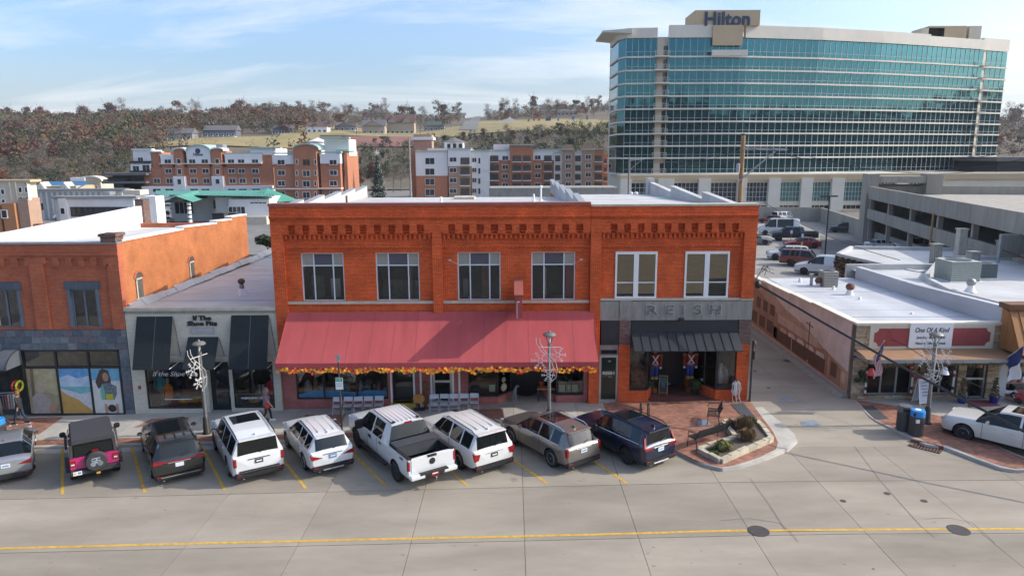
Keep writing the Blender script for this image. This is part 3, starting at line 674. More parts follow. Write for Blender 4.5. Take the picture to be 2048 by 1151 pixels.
# ================================================================ THE BRICK BLOCK (main building and its corner neighbour)
M['salmon'] = mat('salmon_metal_flashing',(.30,.095,.075),.55,var=.1,scale=1)
M['signred'] = mat('red_sign_paint',(.33,.055,.05),.6,var=.15,scale=4)
M['yellow_p'] = mat('yellow_step_paint',(.55,.42,.06),.7,var=.12)
A0 = -.10
def upper_front(b,x0,x1,bays,ztop,sq,wm='brick',capm='salmon'):
 """corbelled brick attic: recessed squares, corbel ledges, dentils and belt courses. sq: per bay (start, step, width)"""
 holes = [(s+st*k,s+st*k+w_,8.89,9.22) for (s,st,w_) in sq for k in range(10)]
 wall(x0,x1,8.87,ztop-.14,A0,.118,holes).build('attic_wall',wm,b)
 MB().box(x0,x1,A0-.12,A0,9.58,9.67).box(x0,x1,A0-.06,A0,9.50,9.578).build('cornice',wm,b)
 for (s,st,w_),(a,c) in zip(sq,bays):
  for k in range(11):
   xa = s + st * (k-1) + w_ - .03 if k else a + .02; xb = s + st * k + .03 if k < 10 else c - .02
   ubox('corbel',wm,b,xa,xb,A0-.045,.115,8.80,8.868)
  MB().box(a,c,-.02,.117,8.722,8.798).build('corbel_band',wm,b)
  n = int((c-a-.1)/.235)
  for k in range(n+1):
   x = a + .06 + (c-a-.24) * k / n; ubox('dentil',wm,b,x,x+.115,-.03,.117,8.52,8.72)
  MB().box(a,c,.03,.118,8.10,8.18).build('belt_course',wm,b)
  MB().box(a,c,.05,.118,7.84,7.90).build('belt_course',wm,b)
def sash(b,x0,x1,z0,z1,y,fm,cols,rows,panes,fw=.055,nm='window'):
 """framed window with bars: cols / rows are fractions of the inner bar positions; panes(i,j) gives each pane's material"""
 xs = [x0+(x1-x0)*f for f in [0]+cols+[1]]; zs = [z0+(z1-z0)*f for f in [0]+rows+[1]]
 fr = MB()
 for i,x in enumerate(xs):
  a,c = (x,x+fw) if i == 0 else (x-fw,x) if i == len(xs) - 1 else (x-fw/2,x+fw/2); fr.box(a,c,y,y+.07,z0,z1)
 for i,z in enumerate(zs):
  a,c = (z,z+fw) if i == 0 else (z-fw,z) if i == len(zs) - 1 else (z-fw/2,z+fw/2); fr.box(x0+.001,x1-.001,y+.004,y+.066,a,c)
 o = fr.build(nm,fm,b)
 for i in range(len(xs)-1):
  for j in range(len(zs)-1): ubox('pane',panes(i,j),o,xs[i]+.01,xs[i+1]-.01,y+.03,y+.045,zs[j]+.01,zs[j+1]-.01)
 return o
mb_x0,mb_x1 = -11.72,3.83
B1 = thing('brick_building','two storey red brick shop building with a long red awning','building',(-4,5,gz(-4)))
W1 = [(-10.38,-8.29),(-6.71,-4.57),(-2.68,-.56),(.96,3.12)]
wz0,wz1 = 5.44,7.84
wall(mb_x0,mb_x1,2.3,9.6,.12,.45,[(a,c,wz0,wz1) for a,c in W1]).build('front_wall','brick',B1)
upper_front(B1,mb_x0,mb_x1,[(-11.13,-3.89),(-3.42,3.83)],10.27,[(-10.86,.695,.345),(-3.08,.69,.345)])
for a,c in ((-11.72,-11.13),(-3.89,-3.42)): MB().box(a,c,A0,.119,2.56,8.868).build('pilaster','brick',B1)
MB().box(mb_x0-.02,mb_x1-.01,A0-.075,.46,10.13,10.27).build('cap_flashing','salmon',B1)
for a,c in ((-11.128,-3.892),(-3.418,3.828)): MB().box(a,c,.03,.119,5.285,5.42).build('stone_sill','stone',B1)
for k,(a,c) in enumerate(W1):
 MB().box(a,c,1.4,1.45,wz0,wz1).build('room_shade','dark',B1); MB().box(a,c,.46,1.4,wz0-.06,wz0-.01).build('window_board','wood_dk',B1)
 for u,v,y_,z_,m_ in ([(.12,.42,.9,6.6,'dim'),(.55,.78,1.1,6.4,'pane_grey')],[(.05,.95,1.2,6.3,'dim'),(.72,.80,.6,7.2,'wood_dk')],[(.10,.22,.8,6.4,'pane_blue'),(.55,.74,.7,7.3,'wood_dk')],[(.80,.98,.6,7.1,'signred'),(.30,.36,.7,7.0,'pane_grey')])[k]: MB().box(a+(c-a)*u,a+(c-a)*v,y_,y_+.05,wz0,z_).build('curtain',m_,B1)
 sash(B1,a,c,wz0-.015,wz1,.17,'winframe',[.29,.745],[.735],lambda i,j: 'glass' if j == 0 else ('pane_blue' if i == 1 else 'pane_grey'))
# sides, back, roof
MB().box(mb_x0,mb_x0+.3,.45,22,-.6,9.3).build('side_wall','brick',B1)
MB().box(mb_x1-.3,mb_x1,.45,30,2.4,9.6).build('party_wall','brick',B1)
MB().box(mb_x0+.3,mb_x1-.3,21.7,22,-.6,9.2).build('back_wall','brick',B1)
MB().add([(mb_x0+.3,.45,9.75),(mb_x1-.3,.45,9.75),(mb_x1-.3,21.9,9.25),(mb_x0+.3,21.9,9.25)],[(0,1,2,3)]).build('roof','roof_w',B1)
def step_parapet(x0,x1,y0,y1,z0,top,steps,rise,parent,m='roof_w',cap='galv'):
 """party wall coped in saw-tooth steps: each length falls away to the next step"""
 mb = MB(); cp = MB(); L = (y1-y0) / steps
 for k in range(steps):
  a,c = y0 + L * k,y0 + L * (k+1); mb.prism_x([(a,z0),(c,z0),(c,top+rise),(a,top)],x0,x1)
  cp.prism_x([(a,top+.002),(c,top+rise+.002),(c,top+rise+.04),(a,top+.04)],x0-.03,x1+.03)
 o = mb.build('parapet',m,parent); cp.build('coping',cap,o); return o
step_parapet(mb_x0-.02,mb_x0+.28,.5,22,9.3,9.9,5,.26,B1)
step_parapet(mb_x1-.32,mb_x1-.03,.5,30,9.2,9.98,5,.34,B1)
MB().box(-4.2,-2.7,17,18.6,9.3,9.55).build('roof_hatch','stone',B1)
for x,y,h in ((-8.9,4,.75),(2.0,14,.9),(1.5,13.4,.5),(-4.6,12,.4)):
 MB().lathe([(.16,0),(.12,.08),(.06,.12),(.06,h)]+([(.11,h),(.11,h+.12),(1e-6,h+.16)] if h > .8 else [(1e-6,h)]),(x,y,9.75-.023*y),10).build('vent_pipe','rust' if h == .75 else 'white',B1)
def roof_seams(b,x0,x1,y0,y1,z0,z1,n):
 for k in range(1,n): y = y0 + (y1-y0) * k / n + .1 * math.sin(k*3); z = z0 + (z1-z0) * (y-y0) / (y1-y0); MB().box(x0,x1,y,y+.07,z-.01,z+.008).build('membrane_seam','oldconc' if k % 4 == 1 else 'roof_b',b)
roof_seams(B1,mb_x0+.4,mb_x1-.4,.5,21.8,9.75,9.25,9)
# projecting blade sign seen end-on, bolted to the front
bs = MB().box(.16,.47,-2.02,.12,5.0,6.14).build('blade_sign','signred',B1)
MB().add([(.10,-2.14,6.08),(.53,-2.14,6.08),(.53,.11,6.5),(.10,.11,6.5),(.10,-2.14,6.14),(.53,-2.14,6.14),(.53,.11,6.56),(.10,.11,6.56)],[(3,2,1,0),(4,5,6,7),(0,1,5,4),(1,2,6,5),(2,3,7,6),(3,0,4,7)]).build('sign_cap','salmon',bs)
MB().box(.22,.24,-2.035,-2.021,5.0,5.78).box(.22,.36,-2.035,-2.021,5.76,5.80).build('conduit','white',bs)
for px,py,qx,qy in ((900,520,1000,572),(1163,519,1066,574)):
 a = onY(px,py,-.25); c = onY(px+(qx-px)*.22,py+(qy-py)*.22,-.02)
 o = MB().tube([c,a],.012,5).build('gooseneck_lamp','silver',B1); MB().lathe([(.02,-.1),(.05,.0),(.045,.05),(1e-6,.06)],a,8,axis='x').build('lamp_head','silver',o)
# awning
AY,AZ0,AZ1,AV = -2.3,4.90,2.95,2.70
ax0,ax1 = -11.16,4.05
aw = MB()
seg = 14
for k in range(seg):
 a = ax0 + (ax1-ax0) * k / seg; c = ax0 + (ax1-ax0) * (k+1) / seg
 dip = lambda x: 0.0
 rows_ = 6; P_ = []
 for i in range(rows_+1):
  t = i / rows_; sag = -.035 * math.sin(math.pi*t)
  for x in (a,(a+c)/2,c): P_.append((x,AY*t+(-.02 if i == 0 else 0),AZ0+(AZ1-AZ0)*t+sag-(.012 if x not in (a,c) else 0)))
 aw.add(P_,[(3*i+j,3*(i+1)+j,3*(i+1)+j+1,3*i+j+1) for i in range(rows_) for j in range(2)],smooth=True)
awo = aw.build('awning','awn',B1,sharp=12); M['awnd'] = mat('awning_seam',(.31,.066,.07),.85,var=.1)
for k in range(1,seg):
 x = ax0 + (ax1-ax0) * k / seg; MB().add([(x+e,AY*t-(.02 if t == 0 else 0),AZ0+(AZ1-AZ0)*t-.035*math.sin(math.pi*t)+.004) for t in (0,.25,.5,.75,1) for e in (-.012,.012)],[(2*i,2*i+2,2*i+3,2*i+1) for i in range(4)]).build('seam','awnd',awo)
MB().box(ax0,ax1,AY-.012,AY,AV,AZ1-.002).build('valance','awn',awo)
for x in (ax0,ax1-.012):
 MB().prism_x([(-.02,AZ0-.02),(-.02,AV+.2),(AY,AV),(AY,AZ1-.01)],x,x+.012).build('end_panel','awn',awo)
for k in range(1,seg,2):
 x = ax0 + (ax1-ax0) * k / seg; MB().tube([(x,-.05,AZ0-.14),(x,AY+.05,AZ1-.16),(x,AY+.03,AV+.05),(x,-.05,AV+.3)],.018,5).build('awning_frame','grey_metal',awo)
# garland of autumn leaves under the valance
ga_m = [mat('leaf_orange',(.95,.30,.02),.7,var=.1),mat('leaf_gold',(.85,.44,.03),.7,var=.1),mat('leaf_red',(.75,.05,.03),.7,var=.1),mat('leaf_amber',(.95,.42,.03),.7,var=.1)]
gl = thing('leaf_garland','orange and gold autumn leaf garland hung under the red awning','garland',(-4,AY,2.6))
g_ = MB(); r_ = random.Random(5)
for k in range(640):
 x = ax0 + .05 + (ax1-ax0-.1) * (k+r_.random()) / 640; clump = .5 + .5 * math.sin(x*4.6) * math.sin(x*1.3+1)
 z = AV + .01 - r_.random() * (.14+.18*clump); y = AY + r_.uniform(-.07,.06); s = r_.uniform(.05,.11)
 a = r_.uniform(0,6.28); d = Vector((math.cos(a)*.8,r_.uniform(-.5,.5),math.sin(a))).normalized(); e = d.cross(Vector((.1,-1,.25))).normalized()
 p = Vector((x,y,z)); g_.add([p-d*s,p-d*s*.1+e*s*.75,p+d*s,p-d*s*.1-e*s*.75],[(0,1,2,3)],r_.choice([0,0,0,1,2,2,3]))
lv = g_.build('leaves',ga_m,gl); lv['kind'] = 'stuff'
MB().tube([(ax0+.05,AY+.02,AV-.015),(ax1-.05,AY+.02,AV-.015)],.012,5).build('cord','wood_dk',gl)
# shop fronts below the awning
def zb(x): return gz(x) - .02
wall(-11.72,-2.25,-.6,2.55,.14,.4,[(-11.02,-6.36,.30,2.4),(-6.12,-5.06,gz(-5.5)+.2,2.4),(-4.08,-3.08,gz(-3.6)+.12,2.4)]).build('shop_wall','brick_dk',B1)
sw = sash(B1,-11.02,-6.36,.30,2.4,.17,'blk',[.30,.66],[],lambda i,j: 'glass',fw=.07,nm='shop_window')
ds = MB().box(-6.22,-6.12,.10,.2,-.1,2.4).box(-5.06,-4.97,.10,.2,-.1,2.4).build('door_jamb','white',B1)
dr = MB().box(-6.12,-5.06,.5,.56,.09,2.4).build('door','blk',B1); ubox('pane','glass',dr,-6.0,-5.18,.46,.48,.35,2.3)
MB().box(-6.24,-4.95,-.02,.5,gz(-5.5),gz(-5.5)+.2).build('door_step','yellow_p',B1)
MB().box(-4.18,-4.08,.10,.2,-.05,2.4).box(-3.08,-2.98,.10,.2,-.05,2.4).box(-4.72,-4.62,.10,.138,-.02,2.4).box(-2.75,-2.66,.10,.138,-.02,2.4).box(-4.72,-2.66,.09,.137,-.1,.0).build('door_trim','white',B1)
sash(B1,-4.08,-3.08,.06,2.4,.24,'silver',[],[.48],lambda i,j: 'pane',fw=.12,nm='screen_door')
# two display bays with a recessed entry between them
def bay(parent,poly,z0,zs,z1,brick='brick_dk',frame='blk',back=3.2):
 """poly: plan points of the glazed front (left to right). brick stall riser, sill, glass and posts"""
 ris = MB(); sil = MB()
 for (a,c) in zip(poly,poly[1:]):
  A,C = Vector((*a,0)),Vector((*c,0)); d = (C-A).normalized(); n = Vector((d.y,-d.x,0))
  q = lambda p,k,z: (p.x+n.x*k,p.y+n.y*k,z)
  ris.hexa([q(A,0,z0),q(C,0,z0),q(C,-.2,z0),q(A,-.2,z0),q(A,0,zs),q(C,0,zs),q(C,-.2,zs),q(A,-.2,zs)])
  sil.hexa([q(A,.025,zs),q(C,.025,zs),q(C,-.22,zs),q(A,-.22,zs),q(A,.025,zs+.06),q(C,.025,zs+.06),q(C,-.22,zs+.06),q(A,-.22,zs+.06)])
  pn = MB().hexa([q(A,-.08,zs+.06),q(C,-.08,zs+.06),q(C,-.09,zs+.06),q(A,-.09,zs+.06),q(A,-.08,z1),q(C,-.08,z1),q(C,-.09,z1),q(A,-.09,z1)]).build('display_pane','glass',parent)
 ris.build('stall_riser',brick,parent); sil.build('display_sill',frame,parent)
 for p in poly: MB().box(p[0]-.03,p[0]+.03,p[1]+.05,p[1]+.11,zs+.05,z1).build('glazing_post',frame,parent)
 fl = MB().prism([(poly[0][0],poly[0][1]+.2)]+[(p[0],p[1]+.2) for p in poly[1:]]+[(poly[-1][0],back),(poly[0][0],back)],zs-.05,zs+.02).build('display_floor','dim',parent)
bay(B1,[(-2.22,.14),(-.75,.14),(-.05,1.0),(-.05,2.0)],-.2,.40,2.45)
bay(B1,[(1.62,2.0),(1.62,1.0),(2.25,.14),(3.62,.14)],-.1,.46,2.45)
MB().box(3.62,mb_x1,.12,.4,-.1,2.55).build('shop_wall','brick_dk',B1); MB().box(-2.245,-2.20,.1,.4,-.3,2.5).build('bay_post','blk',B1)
MB().box(-.3,1.9,2.0,2.1,.0,2.5).build('entry_door','blk',B1)
MB().box(mb_x0+.35,mb_x1-.35,.12,4.0,2.42,2.5).build('shop_ceiling','dim',B1)
MB().box(mb_x0+.35,mb_x1-.35,3.9,4.0,-.5,2.45).build('shop_back_wall','dim',B1)
MB().add([(-.8,-.02,gz(0)+.004),(2.4,-.02,gz(1.6)+.004),(2.4,3.9,.05),(-.8,3.9,.05)],[(0,1,2,3)]).build('entry_floor','conc2',B1)
MB().add([(mb_x0+.35,.4,-.22),(-.8,.4,-.05),(-.8,3.9,-.05),(mb_x0+.35,3.9,-.22)],[(0,1,2,3)]).build('shop_floor','dim',B1)
m_ = MB()
for k in range(13):
 a = math.pi * k / 12; m_.v.append((.70+.62*math.cos(a),1.9-.75*math.sin(a),.062))
m_.f.append(list(range(13))[::-1]); m_.m.append(0); m_.sm.append(False)
tag(m_.build('door_mat',mat('coir_mat',(.09,.045,.025),.95,var=.3,scale=20)),'half round brown door mat in the recessed shop entry','door mat')
# ---- corner building
B2 = thing('corner_building','red brick corner building with a weathered concrete name band and black metal awning','building',(8,5,.1))
cx0,cx1 = 3.85,11.93
W2 = [(5.10,7.16),(8.53,10.71)]
wall(cx0,cx1,5.36,9.6,.12,.45,[(a,c,5.52,7.86) for a,c in W2]).build('front_wall','brick',B2)
upper_front(B2,cx0,cx1,[(4.37,11.33)],10.20,[(4.80,.655,.33)])
for a,c in ((3.85,4.37),(11.33,11.93)): MB().box(a,c,A0,.119,5.5 if a > 5 else -.1,8.868).build('pilaster','brick',B2)
MB().box(cx0,cx1+.04,A0-.06,.46,10.06,10.16).build('coping','stone',B2)
MB().box(4.372,11.35,-.03,.119,5.40,5.50).box(11.352,11.96,-.05,.119,5.385,5.498).build('stone_sill','stone',B2)
for a,c in W2:
 mid = (a+c) / 2
 fr = MB().box(a,c,.07,.16,7.70,7.86).box(a,c,.05,.18,5.50,5.585).box(a,a+.09,.072,.158,5.585,7.70).box(c-.09,c,.072,.158,5.585,7.70).box(mid-.12,mid+.12,.074,.156,5.585,7.70).build('window','white',B2)
 for u,v in ((a+.09,mid-.12),(mid+.12,c-.09)):
  right = u > 9.4
  ubox('pane','glass',fr,u,v,.12,.13,5.59,7.70); ubox('meeting_rail','white',fr,u,v,.10,.14,6.26,6.31)
  bl = ubox('blind','blind',fr,u+.01,v-.01,.142,.155,6.48 if right else 5.72,7.69)
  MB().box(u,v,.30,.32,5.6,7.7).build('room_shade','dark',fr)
# weathered name band with raised letters
nb = MB().box(4.37,11.93,-.035,.12,4.40,5.36).build('name_band','oldconc',B2)
MB().box(5.36,5.92,-.09,-.036,4.52,5.39).build('name_block','oldconc',nb)
text('numeral','5',.55,(5.64,-.093,4.93),'oldconc',nb,extrude=.02,bold=.02,sx=.9)
pal_ = mat('pale_letter_edge',(.44,.42,.36),.8,var=.2,scale=6)
lt = mat('dark_letter_paint',(.055,.06,.07),.8,col2=(.26,.25,.215),scale=7,detail=8)
for ch,x in zip('REISH',(6.93,7.80,8.47,9.20,10.08)):
 text('letter_edge',ch,.66,(x,-.042,4.90),pal_,nb,extrude=.02,bold=.05,sx=1.35)
 text('letter',ch,.66,(x,-.05,4.90),lt,nb,extrude=.03,bold=.022,sx=1.35)
MB().box(8.28,8.52,-.30,-.04,4.38,4.52).build('flood_lamp','blk',B2)
# black fascia and standing seam awning
MB().box(4.45,5.34,.02,.12,3.12,4.398).build('black_panel','dkblue',B2)
MB().box(5.95,11.30,.02,.12,3.0,4.398).build('black_panel','dkblue',B2)
MB().box(5.36,5.92,-.02,.4,3.12,4.398).build('brick_pier','brick_var',B2)
MB().box(5.36,5.92,-.02,.4,-.1,3.118).build('brick_pier','brick',B2)
MB().box(11.32,11.93,-.02,.4,3.12,4.398).build('brick_pier','brick_var',B2)
MB().box(11.32,11.93,-.02,.4,-.1,3.118).build('brick_pier','brick',B2)
npn = 12
for k in range(npn):
 a = 5.97 + (11.28-5.97) * k / npn; c = 5.97 + (11.28-5.97) * (k+1) / npn
 p = MB().add([(a,-.0,3.76),(c,-.0,3.76),(c,-1.05,3.10),(a,-1.05,3.10),(a,0,3.72),(c,0,3.72),(c,-1.05,3.06),(a,-1.05,3.06)],[(3,2,1,0),(4,5,6,7),(0,1,5,4),(1,2,6,5),(2,3,7,6),(3,0,4,7)])
 p.prism_x([(0.0,3.755),(-1.05,3.095),(-1.05,3.14),(0.0,3.80)],a-.012,a+.012); p.build('awning_panel','dkblue',B2)
# street door
MB().box(4.40,5.34,.05,.3,2.60,3.118).build('door_header','oldconc',B2)
MB().box(4.47,5.27,.03,.048,2.66,2.86).build('transom_light','pane',B2)
dr = MB().box(4.40,4.50,.06,.16,.10,2.58).box(5.25,5.35,.06,.16,.10,2.58).box(4.50,5.25,.06,.16,2.46,2.58).box(4.50,5.25,.06,.16,.10,.24).build('glass_door','silver',B2)
ubox('pane',mat('green_tint_pane',(.02,.035,.025),.06,var=0,spec=.6),dr,4.50,5.25,.10,.115,.24,2.46)
text('door_lettering','REISH',.23,(4.875,.094,1.62),'white',dr,extrude=.003,bold=.004,sx=1.05)
text('door_script','flats',.13,(4.95,.093,1.44),mat('gold_script',(.45,.30,.12),.6,var=0),dr,extrude=.003,shear=.35)
text('house_number','108',.10,(4.9,.094,2.25),'white',dr,extrude=.003)
MB().tube([(4.54,.03,1.05),(4.54,.03,1.35)],.015,6).build('door_handle','blk',dr)
MB().box(4.38,5.36,-.05,.3,-.05,.10).build('door_step','conc3',B2)
# display bays and recessed entry
bay(B2,[(5.92,.0),(6.85,.0),(7.18,.75),(7.18,2.2)],-.1,.74,3.02,brick='brick')
bay(B2,[(9.30,2.4),(9.95,.75),(10.35,.05),(11.32,.05)],-.1,.74,3.02,brick='brick')
MB().add([(7.0,-.04,.166),(10.6,-.04,.206),(10.6,3.4,.25),(7.0,3.4,.25)],[(0,1,2,3)]).build('entry_floor','floor_red',B2)
MB().box(7.18,9.3,2.35,2.42,.25,3.0).build('entry_doors','blk',B2)
MB().box(7.9,8.55,2.30,2.345,.25,.33).build('threshold','silver',B2)
MB().box(4.4,11.6,.12,4.2,3.02,3.1).build('shop_ceiling','dim',B2)
MB().box(4.4,11.6,4.1,4.2,-.1,3.0).build('shop_back_wall','dim',B2)
MB().box(11.62,11.93,.45,26,-.1,9.6).build('side_wall','brick_var',B2)
MB().box(cx0,cx1-.3,25.7,26,-.1,9.15).build('back_wall','brick',B2)
MB().add([(cx0,.45,9.75),(cx1-.3,.45,9.75),(cx1-.3,26,9.2),(cx0,26,9.2)],[(0,1,2,3)]).build('roof','roof_w',B2)
roof_seams(B2,cx0+.1,cx1-.4,.5,25.8,9.75,9.2,9)
step_parapet(cx1-.32,cx1+.01,.5,26,9.2,9.80,3,.42,B2,cap='roof_w')
MB().box(cx1-.5,cx1+.05,25.2,26.2,9.2,10.55).build('chimney','roof_w',B2)
# things on the shop displays
def simple(name,label,cat,mb,m,group=None): return tag(mb.build(name,m),label,cat,group)
# ================================================================ THE CREAM SHOP
B3 = thing('cream_brick_shop','one storey cream painted brick shop with three dark canvas awnings','building',(-15.5,4,gz(-15.5)))
sx0,sx1 = -19.28,-11.74
wall(sx0,sx1,-.8,5.0,0,.35,[(-18.60,-15.70,-.12,2.35),(-15.45,-14.35,-.6,2.35),(-14.18,-12.12,-.10,2.35)]).build('front_wall','brick_white',B3)
MB().box(sx0,sx1,-.07,.4,5.0,5.16).build('coping','stone',B3)
MB().box(sx0+.02,sx1,-.04,-.001,4.87,4.998).build('frieze','oldconc',B3)
MB().add([(sx0,.4,4.98),(sx1,.4,4.98),(sx1,22,4.75),(sx0,22,4.75)],[(0,1,2,3)]).build('roof','roof_w',B3)
roof_seams(B3,sx0+.3,sx1,.5,21.8,4.98,4.75,10)
MB().box(sx0,sx1,21.7,22,-.8,5.3).build('back_wall','roof_w',B3)
MB().box(-12.9,-12.2,13.5,14.2,4.7,6.1).build('chimney','brick_l',B3)
for k in range(18):   # flashing turned up the neighbour's wall
 y0_ = .4 + 1.2 * k; MB().prism_y([(sx0,4.97),(sx0+.26+.05*math.sin(k*2.1),4.97),(sx0+.02,5.28+.05*math.sin(k*1.7))],y0_,y0_+1.195).build('flashing','roof_w',B3)
MB().box(-18.7,-12.05,-.12,-.001,2.46,2.66).build('awning_rail','stone',B3)
def canvas(x0,x1,zt,zb_,yo,seam):
 o = MB().add([(x0,-.03,zt),(x1,-.03,zt),(x1+.02,yo,zb_),(x0-.02,yo,zb_),(x0,-.03,zt-.03),(x1,-.03,zt-.03),(x1+.02,yo,zb_-.03),(x0-.02,yo,zb_-.03)],[(3,2,1,0),(4,5,6,7),(0,1,5,4),(1,2,6,5),(2,3,7,6),(3,0,4,7)]).build('canvas_awning','awn2',B3)
 if seam:
  x = (x0+x1) / 2 + seam; MB().add([(x-.012,-.035,zt+.006),(x+.012,-.035,zt+.006),(x+.012,yo,zb_+.006),(x-.012,yo,zb_+.006)],[(3,2,1,0)]).build('seam',mat('grey_seam',(.12,.13,.13),.7,var=0),o)
 for x in (x1-.02,): MB().tube([(x,yo+.02,zb_-.02),(x+.12,-.05,zb_+.12)],.016,5).build('awning_arm','white',o); MB().tube([(x+.05,-.04,zt-.1),(x+.25,-.04,zb_+.4)],.012,4).build('awning_rope','blk',o)
canvas(-18.68,-16.90,4.72,2.25,-.9,.06); canvas(-16.22,-14.70,3.66,2.25,-.9,0); canvas(-13.97,-12.10,4.76,2.25,-.9,.03)
for s_,z,sx_ in (('If The',4.62,1.25),('Shoe Fits',4.34,1.3)): text('sign_lettering',s_,.31,(-15.45,-.03,z),'blk',B3,extrude=.02,bold=.014,sx=sx_)
pq = MB().box(-16.05,-14.85,-.03,-.001,3.82,4.14).build('name_plaque',mat('grey_plaque',(.36,.36,.37),.7,var=.1),B3)
text('plaque_lettering','DWYER',.24,(-15.45,-.034,3.98),mat('pale_plaque_letters',(.46,.46,.46),.7,var=0),pq,extrude=.004,bold=.006,sx=1.15)
def shopwin(b,x0,x1,z0,z1,y=.03,cols=()):
 return sash(b,x0,x1,z0,z1,y,'blk',list(cols),[],lambda i,j: 'glass',fw=.06,nm='shop_window')
w_l = shopwin(B3,-18.60,-15.70,-.12,2.35); w_r = shopwin(B3,-14.18,-12.12,-.10,2.35)
text('window_script','If the Shoe Fits',.34,(-17.1,.02,1.72),'white',w_l,extrude=.003,shear=.3,sx=1.1)
MB().box(-17.75,-16.35,.021,.026,.36,.40).build('window_strip','white',w_l)
text('window_lettering','HARBOR SHOE COMPANY',.13,(-13.1,.02,.42),'white',w_r,extrude=.003,bold=.004,sx=.95)
dr = MB().box(-15.45,-14.35,.35,.4,-.33,2.35).build('shop_door',mat('dark_green_door',(.012,.02,.022),.5,var=.1),B3)
ubox('pane','glass',dr,-15.2,-14.6,.33,.345,-.05,2.0); MB().box(-14.52,-14.44,.31,.345,.4,.75).build('door_handle',mat('brass',(.40,.27,.09),.4,var=0,metal=.6),dr)
MB().box(sx0+.35,sx1-.05,3.0,3.1,-.6,2.5).build('shop_back_wall','dim',B3); MB().box(sx0+.35,sx1-.05,.36,3.1,2.4,2.48).build('shop_ceiling','dim',B3)
MB().box(-18.6,-15.7,.1,1.4,-.3,-.14).build('display_floor',mat('leaf_covered_floor',(.16,.075,.03),.9,var=.5,scale=9),B3); MB().box(-14.18,-12.12,.1,1.4,-.3,-.12).build('display_floor',MATS['leaf_covered_floor'],B3)
MB().box(-18.98,-18.86,-.05,-.001,.95,1.12).build('alarm_box','signred',B3)
vt = thing('roof_vent','rusty turbine roof vent on a white curb on the cream shop roof','roof vent',(-15.0,4.2,4.94))
MB().lathe([(.34,0),(.18,.38),(.15,.40)],(-15.0,4.2,4.93),4).build('curb','white',vt); MB().lathe([(.13,.38),(.13,.62)],(-15.0,4.2,4.93),10).build('neck','grey_metal',vt)
MB().ball((-15.0,4.2,5.72),.2,12,6,sz=.85).build('turbine','rust',vt)
# ================================================================ THE OLD BRICK BUILDING ON THE LEFT
B4 = thing('slate_front_building','old red brick building with grey slate tiled shop front at the left edge','building',(-26,4,gz(-26)))
lx0,lx1 = -34.6,-19.30
W4 = [(-22.05,-20.50),(-25.95,-24.40),(-29.6,-28.0),(-33,-31.4)]
wall(lx0,lx1,4.05,7.35,.1,.45,[(a,c,4.17,6.42) for a,c in W4]).build('front_wall','brick_l',B4)
dh = [(-22.9+.62*k+.02,-22.9+.62*k+.36,7.35,7.66) for k in range(5)] + [(-27.4+.62*k,-27.4+.62*k+.34,7.35,7.66) for k in range(6)] + [(-33+.62*k,-33+.62*k+.34,7.35,7.66) for k in range(8)]
wall(lx0,lx1,7.351,8.35,.0,.45,[]).build('attic_wall','brick_l',B4) if False else wall(lx0,lx1,7.351,8.35,.0,.098,dh).build('attic_wall','brick_l',B4)
MB().box(lx0,lx1,.1,.45,7.351,8.35).build('attic_backing','brick_l',B4)
MB().box(lx0,lx1+.02,-.07,0,7.80,7.90).build('cornice','brick_l',B4)
for k in range(5): ubox('corbel','brick_l',B4,-22.9+.62*k+.37,-22.9+.62*k+.63,-.03,.09,7.26,7.345)
for k in range(6): ubox('corbel','brick_l',B4,-27.4+.62*k+.35,-27.4+.62*k+.61,-.03,.09,7.26,7.345)
for a,c in ((-19.9,-19.30),(-23.72,-23.05),(-28.0+.4,-27.0)): MB().box(a,c,-.03,.098,4.06,7.35).build('pilaster','brick_l',B4)
MB().box(lx0,lx1+.03,-.05,.5,8.35,8.44).build('coping','galv',B4)
MB().box(-20.0,-19.27,-.12,.62,8.45,8.72).box(-20.07,-19.2,-.18,.68,8.72,8.86).build('corner_pier','brick_var',B4)
blu = mat('blue_grey_paint',(.12,.145,.18),.6,var=.15,scale=3)
for a,c in W4[:2]:
 MB().box(a-.1,c+.1,.02,.11,6.10,6.48).build('lintel',brickmat('blue_painted_brick',(.12,.145,.18),(.10,.12,.15),(.07,.09,.11),bw=.07,bh=.38),B4)
 MB().box(a-.02,a+.14,.05,.2,4.17,6.1).build('jamb',blu,B4); MB().box(c-.14,c+.02,.05,.2,4.17,6.1).build('jamb',blu,B4)
 sash(B4,a+.14,c-.14,4.14,6.1,.16,blu,[.5],[],lambda i,j: 'glass',fw=.09)
 MB().box(a,c,.6,.65,4.1,6.5).build('room_shade','dim',B4)
